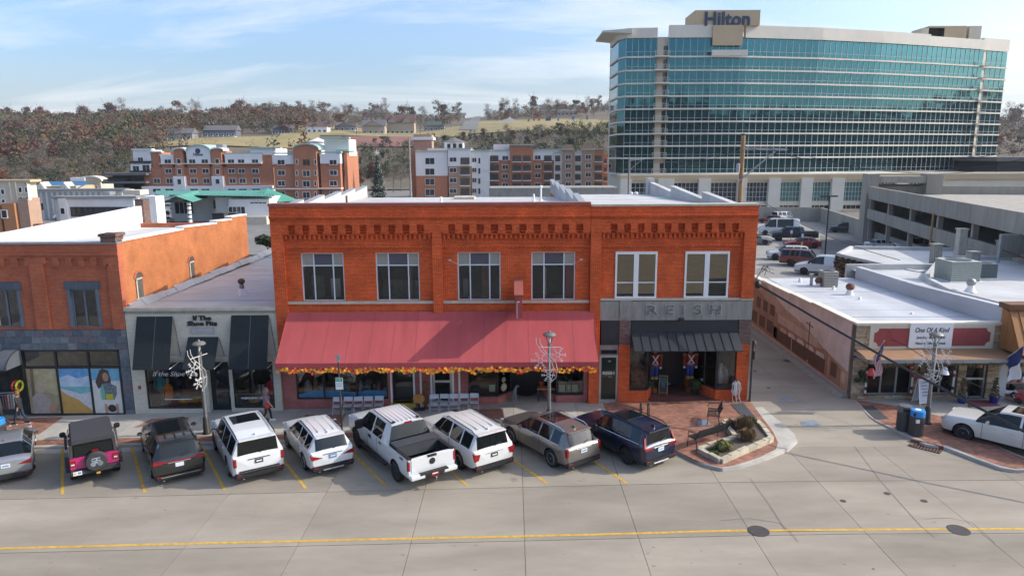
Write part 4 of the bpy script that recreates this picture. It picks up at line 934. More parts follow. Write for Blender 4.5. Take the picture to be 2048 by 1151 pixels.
# right-hand wall, lit by the sun, with two small arched openings and stepped coping
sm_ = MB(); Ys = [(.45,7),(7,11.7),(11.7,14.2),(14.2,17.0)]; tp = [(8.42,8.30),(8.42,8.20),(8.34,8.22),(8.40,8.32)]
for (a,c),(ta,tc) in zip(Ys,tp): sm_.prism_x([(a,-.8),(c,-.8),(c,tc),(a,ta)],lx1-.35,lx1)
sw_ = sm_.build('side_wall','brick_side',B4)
for (a,c),(ta,tc) in zip(Ys,tp): MB().prism_x([(a,ta+.002),(c,tc+.002),(c,tc+.10),(a,ta+.10)],lx1-.42,lx1+.06).build('coping','white',sw_)
for yc,z0_ in ((1.65,5.35),(7.7,5.30)):
 po = [(yc-.34,z0_),(yc+.34,z0_)] + [(yc+.34*math.cos(math.pi*t/8),z0_+1.05+.26*math.sin(math.pi*t/8)) for t in range(9)]
 wn = MB().prism_x(po,lx1+.001,lx1+.02).build('arched_window','dim',sw_)
 ar = MB()
 for t in range(8):
  a0,a1 = math.pi * t / 8,math.pi * (t+1) / 8
  ar.prism_x([(yc+r2*math.cos(aa),z0_+1.05+r2*.78*math.sin(aa)) for r2,aa in ((.36,a0),(.48,a0),(.48,a1),(.36,a1))],lx1+.002,lx1+.045)
 ar.build('brick_arch','brick_l',wn); MB().box(lx1+.02,lx1+.04,yc-.3,yc-.2,z0_,z0_+1.0).box(lx1+.02,lx1+.04,yc-.3,yc+.3,z0_+.95,z0_+1.03).build('old_frame','stone',wn)
 MB().box(lx1+.001,lx1+.06,yc-.42,yc+.42,z0_-.1,z0_).build('sill','stone',wn)
MB().box(lx0,lx1-.35,16.6,17,-.8,7.8).build('back_wall','brick_l',B4)
MB().add([(lx0,.5,7.75),(lx1-.35,.5,7.75),(lx1-.35,17,7.5),(lx0,17,7.5)],[(0,1,2,3)]).build('roof','roof_w',B4)
pw = MB().prism_x([(.5,7.4),(17.8,7.4),(17.8,9.05),(.5,8.5)],-27.2,-26.85).build('party_parapet','white',B4)
for y in (2.0,4.3): MB().box(-26.85,-26.82,y,y+.12,7.7,8.5+.03*y).build('membrane_seam','roof_w',pw)
MB().box(-27.3,-26.7,17.0,17.9,7.0,9.5).build('chimney','brick_var',B4)
# slate tiles
slate = [mat('slate_%d' % i,c,.55,var=.25,scale=5,bump=.2,spec=.4) for i,c in enumerate(((.125,.148,.172),(.10,.122,.145),(.155,.175,.195),(.18,.198,.205),(.14,.125,.145),(.085,.105,.13)))]
MB().box(lx0,lx1,.02,.4,3.02,4.04).box(-19.78,lx1,.02,.4,-.8,3.02).box(-24.75,-19.78,.02,.4,-.8,-.40).build('slate_backing','joint',B4)
r_ = random.Random(2)
def slate_row(x0,x1,z0,z1):
 x = x0
 while x < x1 - .05:
  w_ = min(r_.choice((.48,.50,.46)),x1-x)
  if x1 - x - w_ < .15: w_ = x1 - x
  ubox('slate_tile',slate[r_.choice((0,0,1,2,3,4,5))],B4,x+.006,x+w_-.006,-.012+r_.uniform(-.004,.004),.02,z0+.006,z1-.006); x += w_
for k in range(3): slate_row(-29.0+.17*k,lx1,3.02+.34*k,3.02+.34*(k+1))
for k in range(8): slate_row(-19.77,lx1,-.62+.455*k,-.62+.455*(k+1))
slate_row(-24.75,-19.78,-.62,-.40)
# glazed shop front with three printed posters
fx = [-24.68,-23.02,-21.38,-19.80]
fr = MB().box(-24.75,-24.62,-.02,.1,-.4,3.0).box(-24.62,-19.80,-.02,.1,2.93,3.02).box(-24.62,-19.8,-.02,.1,-.42,-.34).box(-24.62,-19.8,-.022,.1,2.05,2.15).box(-19.88,-19.78,-.02,.1,-.42,3.02)
for x in fx[1:3]: fr.box(x-.05,x+.05,-.024,.1,-.4,3.0)
fr = fr.build('shop_front','blk',B4)
for a,c in zip(fx,fx[1:]): ubox('transom_pane','glass',fr,a+.05,c-.05,.03,.04,2.15,2.93)
def poster(label,x0,x1,z0,z1,shapes,base):
 o = MB().box(x0,x1,.005,.03,z0,z1).build('window_poster',base); tag(o,label,'poster','posters in the slate shop front');
 for k,(nm,m,pts) in enumerate(shapes):
  MB().prism_y([(x0+(x1-x0)*u,z0+(z1-z0)*v) for u,v in pts],.0045-.0012*k,.0052-.0012*k+.001).build(nm,m,o)
 return o
def pm(n,c,c2=None,s=3): return mat('print_'+n,c,.35,var=.1,scale=s,col2=c2)
ell = lambda cx,cy,rx,ry,n=14: [(cx+rx*math.cos(6.2832*i/n),cy+ry*math.sin(6.2832*i/n)) for i in range(n)]
poster('beach poster of blue sky, surf and golden sand in the slate shop front',fx[1]+.06,fx[2]-.06,-.33,2.04,[
    ('print_cloud',pm('cloud',(.55,.62,.70),(.30,.45,.62),2),[(0,.60),(1,.60),(1,.84),(.6,.78),(.3,.86),(0,.80)]),('print_sea',pm('sea',(.12,.36,.40),(.2,.46,.5)),[(0.1,.46),(1,.46),(1,.60),(0,.60)]),
    ('print_surf',pm('surf',(.58,.60,.62),(.42,.46,.5),6),[(0,.56),(.35,.5),(.65,.44),(1,.48),(1,.06),(.8,.16),(.55,.3),(.2,.4),(0,.45)]),('print_sand',pm('sand',(.42,.25,.06),(.50,.33,.11),2),[(0,0),(1,0),(1,.06),(.8,.17),(.55,.31),(.2,.42),(0,.52)])],pm('sky',(.06,.24,.50),(.16,.38,.62)))
poster('poster of a person in a white shirt seated among pale trees',fx[0]+.08,fx[1]-.06,-.33,2.04,[
    ('print_foliage',pm('foliage',(.32,.30,.16),(.46,.42,.28),4),[(.3,.55),(1,.4),(1,1),(.25,1)]),('print_trunk',pm('trunk',(.16,.12,.08)),[(.1,.3),(.2,.3),(.24,1),(.14,1)]),
    ('print_shirt',pm('shirt',(.42,.40,.38),(.30,.285,.27),5),[(.08,.0),(.1,.36),(.25,.45),(.5,.44),(.68,.3),(.72,.08),(.66,0)]),('print_arm',pm('arm',(.42,.25,.17)),[(.66,.0),(.62,.12),(.74,.25),(.88,.2),(.8,.02)]),('print_head',pm('head',(.44,.36,.26)),ell(.40,.58,.17,.13))],pm('grove',(.36,.33,.22),(.24,.21,.13)))
poster('poster of a long haired person in a striped top beside the sea',fx[2]+.06,fx[3]-.10,-.33,2.04,[
    ('print_beach',pm('beach',(.55,.56,.54)),[(0,0),(1,0),(1,.72),(0,.74)]),('print_hair',pm('hair',(.07,.045,.04)),[(.2,.55),(.12,.7),(.3,.95),(.42,1),(.62,.95),(.68,.75),(.66,.6),(.5,.52),(.38,.6)]),('print_face',pm('face',(.40,.22,.15)),ell(.5,.81,.11,.1)),
    ('print_top',pm('top',(.05,.08,.12),(.2,.24,.26),9),[(.33,.3),(.3,.5),(.36,.66),(.6,.68),(.86,.6),(.84,.42),(.74,.3)]),('print_sleeve',pm('sleeve',(.14,.40,.30)),[(.28,.3),(.26,.52),(.36,.66),(.42,.5),(.4,.3)]),('print_badge',pm('badge',(.45,.38,.03)),[(.44,.30),(.70,.30),(.70,.43),(.44,.43)]),('print_leg',pm('arm',(.42,.25,.17)),[(.36,0),(.36,.22),(.46,.2),(.48,0)]),
    ('print_leg',pm('arm',(.42,.25,.17)),[(.74,0),(.76,.22),(.86,.2),(.86,0)]),('print_disc',pm('disc',(.02,.02,.022)),ell(.62,.11,.15,.085))],pm('sky2',(.10,.32,.52),(.2,.44,.6)))
MB().box(lx0+1,-19.4,3.4,3.5,-.8,3.0).build('shop_back_wall','dim',B4); MB().box(lx0+1,-19.4,.4,3.5,2.98,3.0).build('shop_ceiling','dim',B4)
# barrel awning at the left edge
ba = MB()
n = 8; arc = [(-.02-1.15*math.sin(math.pi/2*k/n),2.30+.78*math.cos(math.pi/2*k/n)) for k in range(n+1)]
for k in range(6):
 x1_ = -24.72 - .75 * k; ba.add([(x,y,z) for x in (x1_,x1_-.375,x1_-.75) for (y,z) in arc],[(j*(n+1)+i,(j+1)*(n+1)+i,(j+1)*(n+1)+i+1,j*(n+1)+i+1) for j in range(2) for i in range(n)],smooth=True)
ba.prism_x(arc+[(-.02,2.30)],-24.715,-24.70); bo = ba.build('barrel_awning',mat('slate_blue_canvas',(.085,.095,.11),.7,var=.12),B4)
for k in range(7): MB().tube([(-24.71-.75*k,y,z+.006) for y,z in arc],.02,5).build('awning_hoop','blk',bo)
# ================================================================ STONE-FRONTED SHOP ON THE RIGHT
B5 = thing('stone_front_shop','low stone fronted shop with white gift sign and brown canopy across the alley','building',(21,4,.2))
ex0,ex1 = 17.22,24.62
stm = [mat('ledge_stone_%d' % i,c,.85,var=.25,scale=6,bump=.3) for i,c in enumerate(((.36,.26,.16),(.42,.32,.20),(.29,.20,.12),(.46,.37,.25),(.33,.27,.20)))]
hol = [(17.93,20.28,.42,2.35),(21.15,22.56,.42,2.35),(22.95,24.05,.2,2.35)]
wall(ex0,ex1,-.1,4.08,.04,.4,hol).build('front_wall','joint',B5)
r_ = random.Random(4); ns = 0
def stones(x0,x1,z0,z1):
 z = z0
 while z < z1 - .03:
  h = min(r_.choice((.095,.11,.13,.15)),z1-z); x = x0
  if z1 - z - h < .05: h = z1 - z
  while x < x1 - .02:
   w_ = min(r_.uniform(.25,.55),x1-x)
   if x1 - x - w_ < .12: w_ = x1 - x
   ubox('stone',r_.choice(stm),B5,x+.005,x+w_-.005,-.02+r_.uniform(-.018,.015),.04,z+.005,z+h-.005); x += w_
  z += h
for a in ((ex0,17.93,-.1,2.4),(17.93,20.28,-.1,.42),(20.28,21.15,-.1,2.4),(21.15,22.95,-.1,.42),(22.56,22.95,.42,2.4),(24.05,ex1,-.1,2.4),(ex0,17.90,2.85,4.08),(24.12,ex1,2.85,4.08)): stones(*a)
MB().box(ex0-.03,ex1,-.06,.42,4.08,4.2).build('coping','cream_l',B5)
sg = MB().box(17.90,24.12,-.035,.039,2.85,4.079).build('sign_board',mat('cream_sign_board',(.60,.54,.42),.7,var=.05),B5)
rp = []
x0_,x1_,z0_,z1_,q = 18.12,23.93,3.00,3.92,.22
for cx_,cz_,a0 in ((x0_,z0_,90),(x1_,z0_,180),(x1_,z1_,270),(x0_,z1_,0)):
 for k in range(6):
  a = R(a0-90*k/5); rp.append((cx_+q*math.cos(a),cz_+q*math.sin(a)))
MB().prism_y(rp,-.045,-.036).build('red_panel',mat('faded_red_sign',(.30,.055,.055),.7,var=.12,scale=3),sg)
for ch,x,sz_ in (('A',18.85,.75),('UE',22.75,.5)): text('old_lettering',ch,sz_,(x,-.047,3.55),mat('ghost_letter',(.24,.048,.05),.8,var=0),sg,extrude=.002)
text('old_lettering','STORE',.28,(22.9,-.047,3.17),MATS['ghost_letter'],sg,extrude=.002)
wb = MB().box(19.85,22.0,-.10,-.05,2.92,4.20).build('gift_sign','white',sg)
for s_,z,sz_,sh in (('One Of A Kind',3.83,.34,.28),('Jewelry - Metaphysical',3.46,.2,.08),('Natures Gifts - Crystals',3.16,.2,.08)):
 text('sign_lettering',s_,sz_,(20.93,-.104,z),mat('plum_letters',(.07,.015,.03),.6,var=0) if sh > .2 else 'blk',wb,extrude=.003,bold=.006 if sh > .2 else .003,shear=sh,sx=.80 if sh > .2 else .78)
cn = MB().hexa([(ex0+.05,-1.35,2.62),(ex1+3,-1.35,2.70),(ex1+3,.0,2.74),(ex0+.05,0.0,2.70),(ex0+.05,-1.35,2.66),(ex1+3,-1.35,2.74),(ex1+3,0.0,2.88),(ex0+.05,0.0,2.85)]).build('canopy',mat('brown_canopy_roof',(.30,.165,.085),.8,var=.1,scale=1.5),B5)
MB().box(ex0,ex1+3,-1.42,-1.351,2.52,2.70).build('gutter','grey_metal',cn)
MB().box(ex0-.02,ex0+.045,-1.42,0.03,2.54,2.70).build('gutter','grey_metal',cn)
w5 = sash(B5,17.93,20.28,.42,2.35,.1,'grey_metal',[.34,.67],[],lambda i,j: 'pane',fw=.09); sash(B5,21.15,22.56,.42,2.35,.1,'grey_metal',[.42],[],lambda i,j: 'pane',fw=.09)
d5 = sash(B5,22.95,24.05,.2,2.35,.12,'silver',[],[.48],lambda i,j: 'pane',fw=.1,nm='glass_door')
text('door_lettering','One of a Kind',.12,(23.5,.11,1.95),'white',d5,extrude=.002,sx=.9)
# painted alley wall: a sepia mural of an old street
mu = {k: mat('mural_'+k,c,.85,scale=1.2,col2=tuple(x*.72 for x in c),detail=7) for k,c in (('base',(.50,.32,.23)),('pale',(.72,.58,.53)),('mid',(.40,.20,.13)),('dark',(.15,.068,.042)),('light',(.62,.42,.32)))}
WL = 16.4
wtop = lambda y: 4.12 - .02 * y
mw = MB().prism_x([(.4,-.1),(16,-.1),(16,3.6),(.4,4.08)],ex0,ex0+.35).build('mural_wall',mu['base'],B5)
def mpoly(nm,k,pts,lay):
 e = ex0 - .0015 * lay; return MB().add([(e,y,z) for y,z in pts],[tuple(range(len(pts)))[::-1]]).build(nm,mu[k],mw)
mpoly('mural_sky','pale',[(.5,1.5),(3.2,1.9),(6.2,2.6),(9.0,2.9),(13.5,4.0-.0),(13.5,3.84),(.5,4.05)][:5]+[(.5,4.05)],1)
mpoly('mural_facade','mid',[(1.2,.45),(15.8,.6),(15.8,1.9),(4.2,1.75),(3.2,1.95),(1.2,1.4)],2)
mpoly('mural_facade','light',[(4.2,1.72),(10.2,1.8),(10.2,2.35),(4.2,2.25)],3)
mpoly('mural_arcade','dark',[(3.1,.55),(10.8,.62),(10.8,1.42),(3.1,1.38)],3)
for k in range(5): mpoly('mural_awning','pale' if k < 4 else 'light',[(3.2+1.35*k,1.36),(4.35+1.35*k,1.36),(4.25+1.35*k,1.6),(3.4+1.35*k,1.62)],5)
mpoly('mural_gable','mid',[(10.2,.7),(15.9,.8),(15.9,3.2),(14.5,3.35),(10.2,2.3)],3)
for k in range(3): mpoly('mural_window','dark',[(10.8+1.3*k,2.0),(11.6+1.3*k,2.0),(11.6+1.3*k,2.75),(10.8+1.3*k,2.7)],5); mpoly('mural_window','dark',[(10.9+1.5*k,.8),(12.0+1.5*k,.8),(12.0+1.5*k,1.6),(10.9+1.5*k,1.6)],5)
for y in (2.6,5.3,7.7): mpoly('mural_post','light',[(y,.5),(y+.12,.5),(y+.12,1.7),(y,1.7)],6)
mpoly('mural_window','dark',[(1.7,.75),(2.4,.75),(2.4,1.55),(1.7,1.5)],4); mpoly('mural_notice','light',[(.75,.75),(1.2,.75),(1.2,1.35),(.75,1.3)],4)
mpoly('mural_pole','dark',[(5.3,.7),(5.42,.7),(5.42,3.0),(5.3,3.0)],7); mpoly('mural_crossarm','dark',[(4.9,2.7),(5.85,2.8),(5.85,2.88),(4.9,2.78)],7)
mpoly('mural_street','light',[(.5,.0),(15.9,.2),(15.9,.62),(10,.55),(1.2,.42),(.5,.4)],4)
for k,(y0_,y1_,z_) in enumerate(((.4,5.3,4.10),(5.3,8.4,4.02),(8.4,11.8,3.95),(11.8,16,3.88))):
 MB().prism_x([(y0_,z_-.5),(y1_,z_-.55),(y1_,z_-.02),(y0_,z_)],ex0+.004,ex0+.346).build('parapet_step',mu['light'],B5); MB().prism_x([(y0_,z_+.001),(y1_,z_-.019),(y1_,z_+.06),(y0_,z_+.08)],ex0-.03,ex0+.4).build('coping','cream_l',B5)
MB().hexa([(16.75,.2,.17),(ex0-.001,.2,.17),(ex0-.001,16,.17),(16.75,16,.17),(16.95,.2,.36),(ex0-.002,.2,.36),(ex0-.002,16,.36),(16.95,16,.36)]).build('wall_kerb','oldconc',B5)
def slab_roof(b,x0,x1,y0,y1,za,zb_,m='roof_b',nm='roof'): return MB().add([(x0,y0,za),(x1,y0,za),(x1,y1,zb_),(x0,y1,zb_)],[(0,1,2,3)]).build(nm,m,b)
slab_roof(B5,ex0+.35,ex1,.4,16,3.95,3.66)
roof_seams(B5,ex0+.36,ex1-.05,.5,15.9,3.95,3.66,8)
MB().box(ex0+.35,ex1,15.7,16,-.1,3.64).build('back_wall','roof_w',B5)
MB().box(17.6,24.6,.05,.4,3.6,4.079).build('parapet_back','roof_w',B5)
# roof equipment
def turbine(x,y,z,r,label,m='rust'):
 o = thing('turbine_vent',label,'roof vent',(x,y,z)); MB().lathe([(r*1.3,0),(r*.7,r*.9),(r*.7,r*1.5)],(x,y,z),8).build('base','white',o)
 tb = MB().ball((x,y,z+r*2.2),r,14,6,sz=.9)
 tb.build('turbine',m,o)
def acunit(x,y,z,w_,h,label,m):
 o = thing('air_conditioner',label,'air conditioner',(x,y,z)); MB().box(x-w_/2-.1,x+w_/2+.1,y-w_/2-.1,y+w_/2+.1,z-.05,z+.06).build('pad','white',o)
 b = MB()
 MB().box(x-w_/2+.02,x+w_/2-.02,y-w_/2+.02,y+w_/2-.02,z+.06,z+h).build('core','dim',o)
 for k in range(10): b.box(x-w_/2,x+w_/2,y-w_/2,y+w_/2,z+.07+(h-.1)*k/10,z+.07+(h-.1)*(k+.68)/10)
 b.build('louvres',m,o); MB().box(x-w_/2-.01,x+w_/2+.01,y-w_/2-.01,y+w_/2+.01,z+h-.03,z+h+.02).build('lid',m,o); MB().lathe([(w_*.4,0),(w_*.4,.03),(1e-6,.05)],(x,y,z+h+.02),14).build('fan_guard','blk',o)
beige = mat('beige_unit_paint',(.36,.345,.30),.6,var=.08); dkg = mat('slate_unit_paint',(.10,.13,.14),.6,var=.08); lgn = mat('pale_green_unit_paint',(.36,.40,.36),.6,var=.08)
def roofpt(px,py,z): p = onZ(px,py,z); return p.x,p.y
x,y = roofpt(1699,590,3.75); turbine(x,y,3.70,.27,'rust brown turbine vent standing alone on the silver flat roof')
x,y = roofpt(1655,574,3.65); acunit(x,y,3.6,.95,1.15,'beige louvred air conditioner on the silver flat roof',beige)
x,y = roofpt(1636,574,3.65); turbine(x,y,3.58,.24,'rust turbine vent half hidden beside the beige air conditioner')
for k,(px,py) in enumerate(((1719,601),(1667,579),(1600,562),(1823,633))):
 x,y = roofpt(px,py,3.75); simple('vent_cone',('small white vent cone on the silver roof nearest the turbine','small white vent cone at the foot of the beige air conditioner','small white vent cone near the alley side of the silver roof','small white vent cone near the front edge of the silver roof')[k],'roof vent',MB().lathe([(.14,-.06),(.07,.26),(.05,.28),(1e-6,.28)],(x,y,3.72),9),'white')
x,y = roofpt(1622,572,3.65); simple('flue_pipe','short grey capped flue pipe on the silver roof','flue',MB().lathe([(.1,-.05),(.1,.8),(.16,.8),(.16,.9),(1e-6,.92)],(x,y,3.6),9),'galv')
# ---- timber-fronted neighbour and the white roofs behind
B6 = thing('timber_front_shop','orange timber boarded shop front at the right edge','building',(28,4,.2))
gx = 24.64
MB().prism_x([(-.05,-.1),(15.5,-.1),(15.5,4.55),(8,4.62),(-.05,4.95)],gx,gx+.4).build('party_wall','roof_b',B6)
MB().add([(gx+.4,.2,4.45),(gx+9,.2,4.45),(gx+9,17,4.1),(gx+.4,17,4.1)],[(0,1,2,3)]).build('roof','roof_w',B6)
MB().box(gx+.4,gx+9,.1,.25,2.9,4.7).build('wall','roof_w',B6); MB().box(gx,gx+9,16.8,17.1,-.1,4.5).build('back_wall','roof_w',B6)
# the slanted mansard of boards (front face and left cheek)
xL = 24.45
MB().prism_x([(.1,2.95),(-1.5,2.95),(-.4,4.95),(.1,4.95)],xL+.02,xL+9).build('mansard_core','wood_dk',B6)
for k in range(22):
 a = xL + .42 * k; MB().hexa([(a,-1.56,2.93),(a+.405,-1.56,2.93),(a+.405,-1.50,2.93),(a,-1.50,2.93),(a,-.45,4.95),(a+.405,-.45,4.95),(a+.405,-.39,4.95),(a,-.39,4.95)]).build('board','wood_siding',B6)
 MB().hexa([(a-.03,-1.595,2.93),(a+.03,-1.595,2.93),(a+.03,-1.561,2.93),(a-.03,-1.561,2.93),(a-.03,-.485,4.95),(a+.03,-.485,4.95),(a+.03,-.451,4.95),(a-.03,-.451,4.95)]).build('batten','wood_siding',B6)
for k in range(3):
 y0_ = -1.5 + .52 * k; y1_ = y0_ + .5; f = lambda y: 2.95 if y <= -1.5 else min(4.95,2.95+(y+1.5)/1.1*2.0)
 MB().prism_x([(y0_,2.93),(y0_,f(y0_)+.001),(min(y1_,.05),f(y1_)),(min(y1_,.05),2.93)],xL-.03,xL+.02).build('board','wood_siding',B6)
MB().box(xL-.12,xL+9,-.62,.2,4.95,5.22).build('cap_board','wood_dk',B6)
MB().box(24.62,24.95,-.02,.4,-.1,2.65).build('white_column','white',B6)
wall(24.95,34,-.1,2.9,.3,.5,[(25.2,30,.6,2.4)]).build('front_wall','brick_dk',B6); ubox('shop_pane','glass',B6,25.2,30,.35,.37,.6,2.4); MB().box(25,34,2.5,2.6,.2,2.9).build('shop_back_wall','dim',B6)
# white flat roofs further back
def lowblock(name,label,px_front,z0,z1,m='roof_w',wallm='roof_w',extra=None):
 P_ = [onZ(*p,z1) for p in px_front]; poly = [(p.x,p.y) for p in P_]
 a = sum(poly[i][0]*poly[(i+1) % len(poly)][1]-poly[(i+1) % len(poly)][0]*poly[i][1] for i in range(len(poly)))
 if a < 0: poly = poly[::-1]
 cx_ = sum(p[0] for p in poly) / len(poly); cy_ = sum(p[1] for p in poly) / len(poly)
 b = thing(name,label,'building',(cx_,cy_,z0)); MB().prism(poly,z0,z1-.02).build('walls',wallm,b); MB().prism(poly,z1-.019,z1).build('roof',m,b)
 par = MB()
 for p,q in zip(poly,poly[1:]+poly[:1]):
  d = Vector((q[0]-p[0],q[1]-p[1],0)); L = d.length; d.normalize(); n = Vector((-d.y,d.x,0)) * .3
  par.hexa([(p[0],p[1],z1-.3),(q[0],q[1],z1-.3),(q[0]+n.x,q[1]+n.y,z1-.3),(p[0]+n.x,p[1]+n.y,z1-.3),(p[0],p[1],z1+.28),(q[0],q[1],z1+.28),(q[0]+n.x,q[1]+n.y,z1+.28),(p[0]+n.x,p[1]+n.y,z1+.28)])
 par.build('parapet',m,b); return b
B7 = lowblock('ivy_walled_building','flat white roofed building with a vine covered back wall',[(1672,512),(1842,552),(2030,552),(2030,503),(1700,497)],.2,3.9,wallm=M.setdefault('tanwall',mat('tan_block_wall',(.30,.21,.11),.9,var=.2)))
B8 = lowblock('white_roof_building','white roofed building carrying two air conditioning units',[(1845,560),(1900,588),(2100,640),(2100,520),(1880,517)],.2,4.2)
p = onZ(1912,560,4.2); acunit(p.x,p.y,4.2,1.9,1.35,'large pale green box air conditioner on the white roofs',lgn)
p = onZ(1965,555,4.2); acunit(p.x,p.y,4.2,1.15,1.0,'slate blue louvred air conditioner on the white roofs',dkg)
p = onZ(1940,585,4.3); turbine(p.x,p.y,4.35,.27,'grey mushroom vent near the timber shop on the white roof','grey_metal')
for k,(px,py,h,m,lb) in enumerate(((1919,508,1.9,'stone','tall tan chimney behind the large air conditioner'),(1870,525,1.2,'oldconc','leaning short weathered chimney on the white roof'),(1944,540,1.1,'oldconc','squat weathered chimney between the two air conditioners'),(2001,520,1.3,'oldconc','dark stained chimney carrying the billboard brace'))):
 p = onZ(px,py,4.0); simple('chimney',lb,'chimney',MB().box(p.x-.32,p.x+.32,p.y-.3,p.y+.3,3.9,4.2+h).box(p.x-.38,p.x+.38,p.y-.36,p.y+.36,4.2+h,4.32+h),m)
p = onZ(2040,525,4.2); bb = thing('billboard_back','stained billboard seen from behind on the white roofs','billboard',(p.x,p.y,4.2))
MB().box(p.x-1.7,p.x+4,p.y-.05,p.y+.1,4.6,6.3).build('panel','oldconc',bb); MB().box(p.x-1.75,p.x+4,p.y-.1,p.y+.15,6.3,6.4).box(p.x-1.75,p.x-1.65,p.y-.1,p.y+.15,4.2,6.3).build('frame','galv',bb); MB().tube([(p.x-1.5,p.y-.1,5.2),(p.x+.5,p.y-2.0,4.25)],.05,5).build('brace','rust',bb)
# dead vines hanging on the building's left wall
vm = mat('dead_vine',(.13,.065,.04),.95,col2=(.07,.04,.03),scale=5); vn = MB(); r_ = random.Random(8)
pa,pb = onZ(1672,512,3.9),onZ(1842,552,3.9)
for k in range(2600):
 t = r_.random() ** .9; b0 = pa + (pb-pa) * t; z = 3.95 - abs(r_.gauss(0,1)) * 1.2 * (1-.3*t)
 if z < .4: continue
 d = (pb-pa).normalized(); n = Vector((d.y,-d.x,0)); q = b0 + n * r_.uniform(.02,.16); q.z = z; s = r_.uniform(.04,.13)
 e = Vector((r_.gauss(0,1),r_.gauss(0,1),r_.gauss(0,1.3))).normalized() * s; f = e.cross(Vector((.3,.8,.2))).normalized() * s * .55; vn.add([q-e,q+f,q+e,q-f],[(0,1,2,3)])
o = vn.build('dead_vines',vm); tag(o,'brown dead vines hanging down the tan back wall','vines',kind='stuff')
# ================================================================ GLASS HOTEL TOWER
HB = thing('glass_hotel','tall curved teal glass hotel tower on a cream base with rooftop name sign','building',(75,140,0))
# plan of the curved front, from measured columns of the photo: (pixel x, camera depth)
def at_depth(px,dep,z,row=70):
 r = ray(px,row); t = dep / r[1]; return Vector((r[0]*t,CY+dep,z))
HP = [(1253,158),(1315,157.5),(1338,157.5),(1425,157.5),(1490,158),(1640,161.5),(1760,166),(1860,171),(1972,177.5)]
hp = [at_depth(a,d,0) for a,d in HP]
def zpx(px,py,d): return onY(px,py,CY+d).z
zg0,zg1 = zpx(1345,347,157.5),zpx(1345,76,157.5)            # glass bottom / top
fl = [zpx(1345,y,157.5) for y in (347,315.5,291.5,267,243,217.5,192,166.5,140.5,113.5)] + [zg1]
ztop = zpx(1300,53,157.5)
def front_pts(a,b,n):
 """n+1 points along the plan between measured indices"""
 seg_ = [(hp[i+1]-hp[i]).length for i in range(a,b)]; tot = sum(seg_); P_ = []
 for k in range(n+1):
  s = tot * k / n; i = a
  while i < b - 1 and s > seg_[i-a]: s -= seg_[i-a]; i += 1
  P_.append(hp[i]+(hp[i+1]-hp[i])*(s/seg_[i-a]))
 return P_
rest = MB(); nobj = 0; mul = MB(); sp = MB()
def curtain(P_,floors,skip=()):
 global nobj
 for k in range(len(P_)-1):
  a,b = P_[k],P_[k+1]
  for j in floors:
   if (k,j) in skip: continue
   z0,z1 = fl[j] + .12,fl[j+1] - .12
   tl = .006 * (((k*13+j*7) % 5)-2) / 2; dz = .0016 * (((k*5+j*11) % 7)-3) / 3
   vs = [(a.x,a.y+dz,z0),(b.x,b.y+dz+tl*.2,z0),(b.x,b.y+tl*.2-dz,z1),(a.x,a.y-dz,z1)]
   if j >= 5 and nobj < 298:
    nobj += 1; MB().add(vs,[(0,1,2,3)]).build('glass_pane','teal',HB)
   else: rest.add(vs,[(0,1,2,3)])
  d = (b-a).normalized(); n = Vector((d.y,-d.x,0))
  for c,hw in ((a,.035),):
   mul.hexa([(c.x+d.x*t+n.x*o_,c.y+d.y*t+n.y*o_,z) for z in (fl[min(floors)],fl[max(floors)+1]) for o_,t in ((.09,-hw),(.09,hw),(-.02,hw),(-.02,-hw))])
  for j in floors:
   zz_ = fl[j] + (fl[j+1]-fl[j]) * .28; A = [(p.x+n.x*o_,p.y+n.y*o_) for p,o_ in ((a,.08),(b,.08),(b,-.02),(a,-.02))]
   mul.prism(A,zz_-.025,zz_+.025)
all10 = list(range(10))
PA = front_pts(0,1,5); PB = front_pts(2,8,54)
curtain(PA,all10)
nsl = [k for k in range(len(PB)-1) if at_depth(1425,157,0).x-.3 <= (PB[k].x+PB[k+1].x)/2 <= at_depth(1490,158,0).x+.3]
curtain(PB,all10)
# right-hand wing, stepped back a little
q0,q1 = at_depth(1972,177.5,0),at_depth(2024,181,0); PR = [q0+(q1-q0)*(k/5)+Vector((0,.8,0)) for k in range(6)]
curtain(PR,all10)
o = rest.build('glass_panes','teal',HB); o['kind'] = 'stuff'
o = mul.build('mullions','mullion',HB); o['kind'] = 'stuff'
def band(P_,z0,z1,out_,m,nm):
 mb = MB()
 for a,b in zip(P_,P_[1:]):
  d = (b-a).normalized(); n = Vector((d.y,-d.x,0)); mb.prism([(a.x+n.x*out_,a.y+n.y*out_),(b.x+n.x*out_,b.y+n.y*out_),(b.x-n.x*.6,b.y-n.y*.6),(a.x-n.x*.6,a.y-n.y*.6)],z0,z1)
 return mb.build(nm,m,HB)
for j in range(10):
 for P_ in (PA,PB,PR): band(P_,fl[j]-.22,fl[j]+.12,.42 if j else .2,'cream_l','floor_band')
band(PA,zg1,ztop-.3,.3,'cream_l','parapet'); band(front_pts(2,3,4),zg1,zpx(1340,50,157),.35,'cream_l','parapet'); band(front_pts(4,7,24),zg1,zpx(1500,51,158),.35,'cream_l','parapet'); band(front_pts(7,8,4),zg1,zpx(1900,75,173),.3,'cream_l','parapet'); band(PR,zg1,zpx(2000,78,180),.3,'cream_l','parapet')
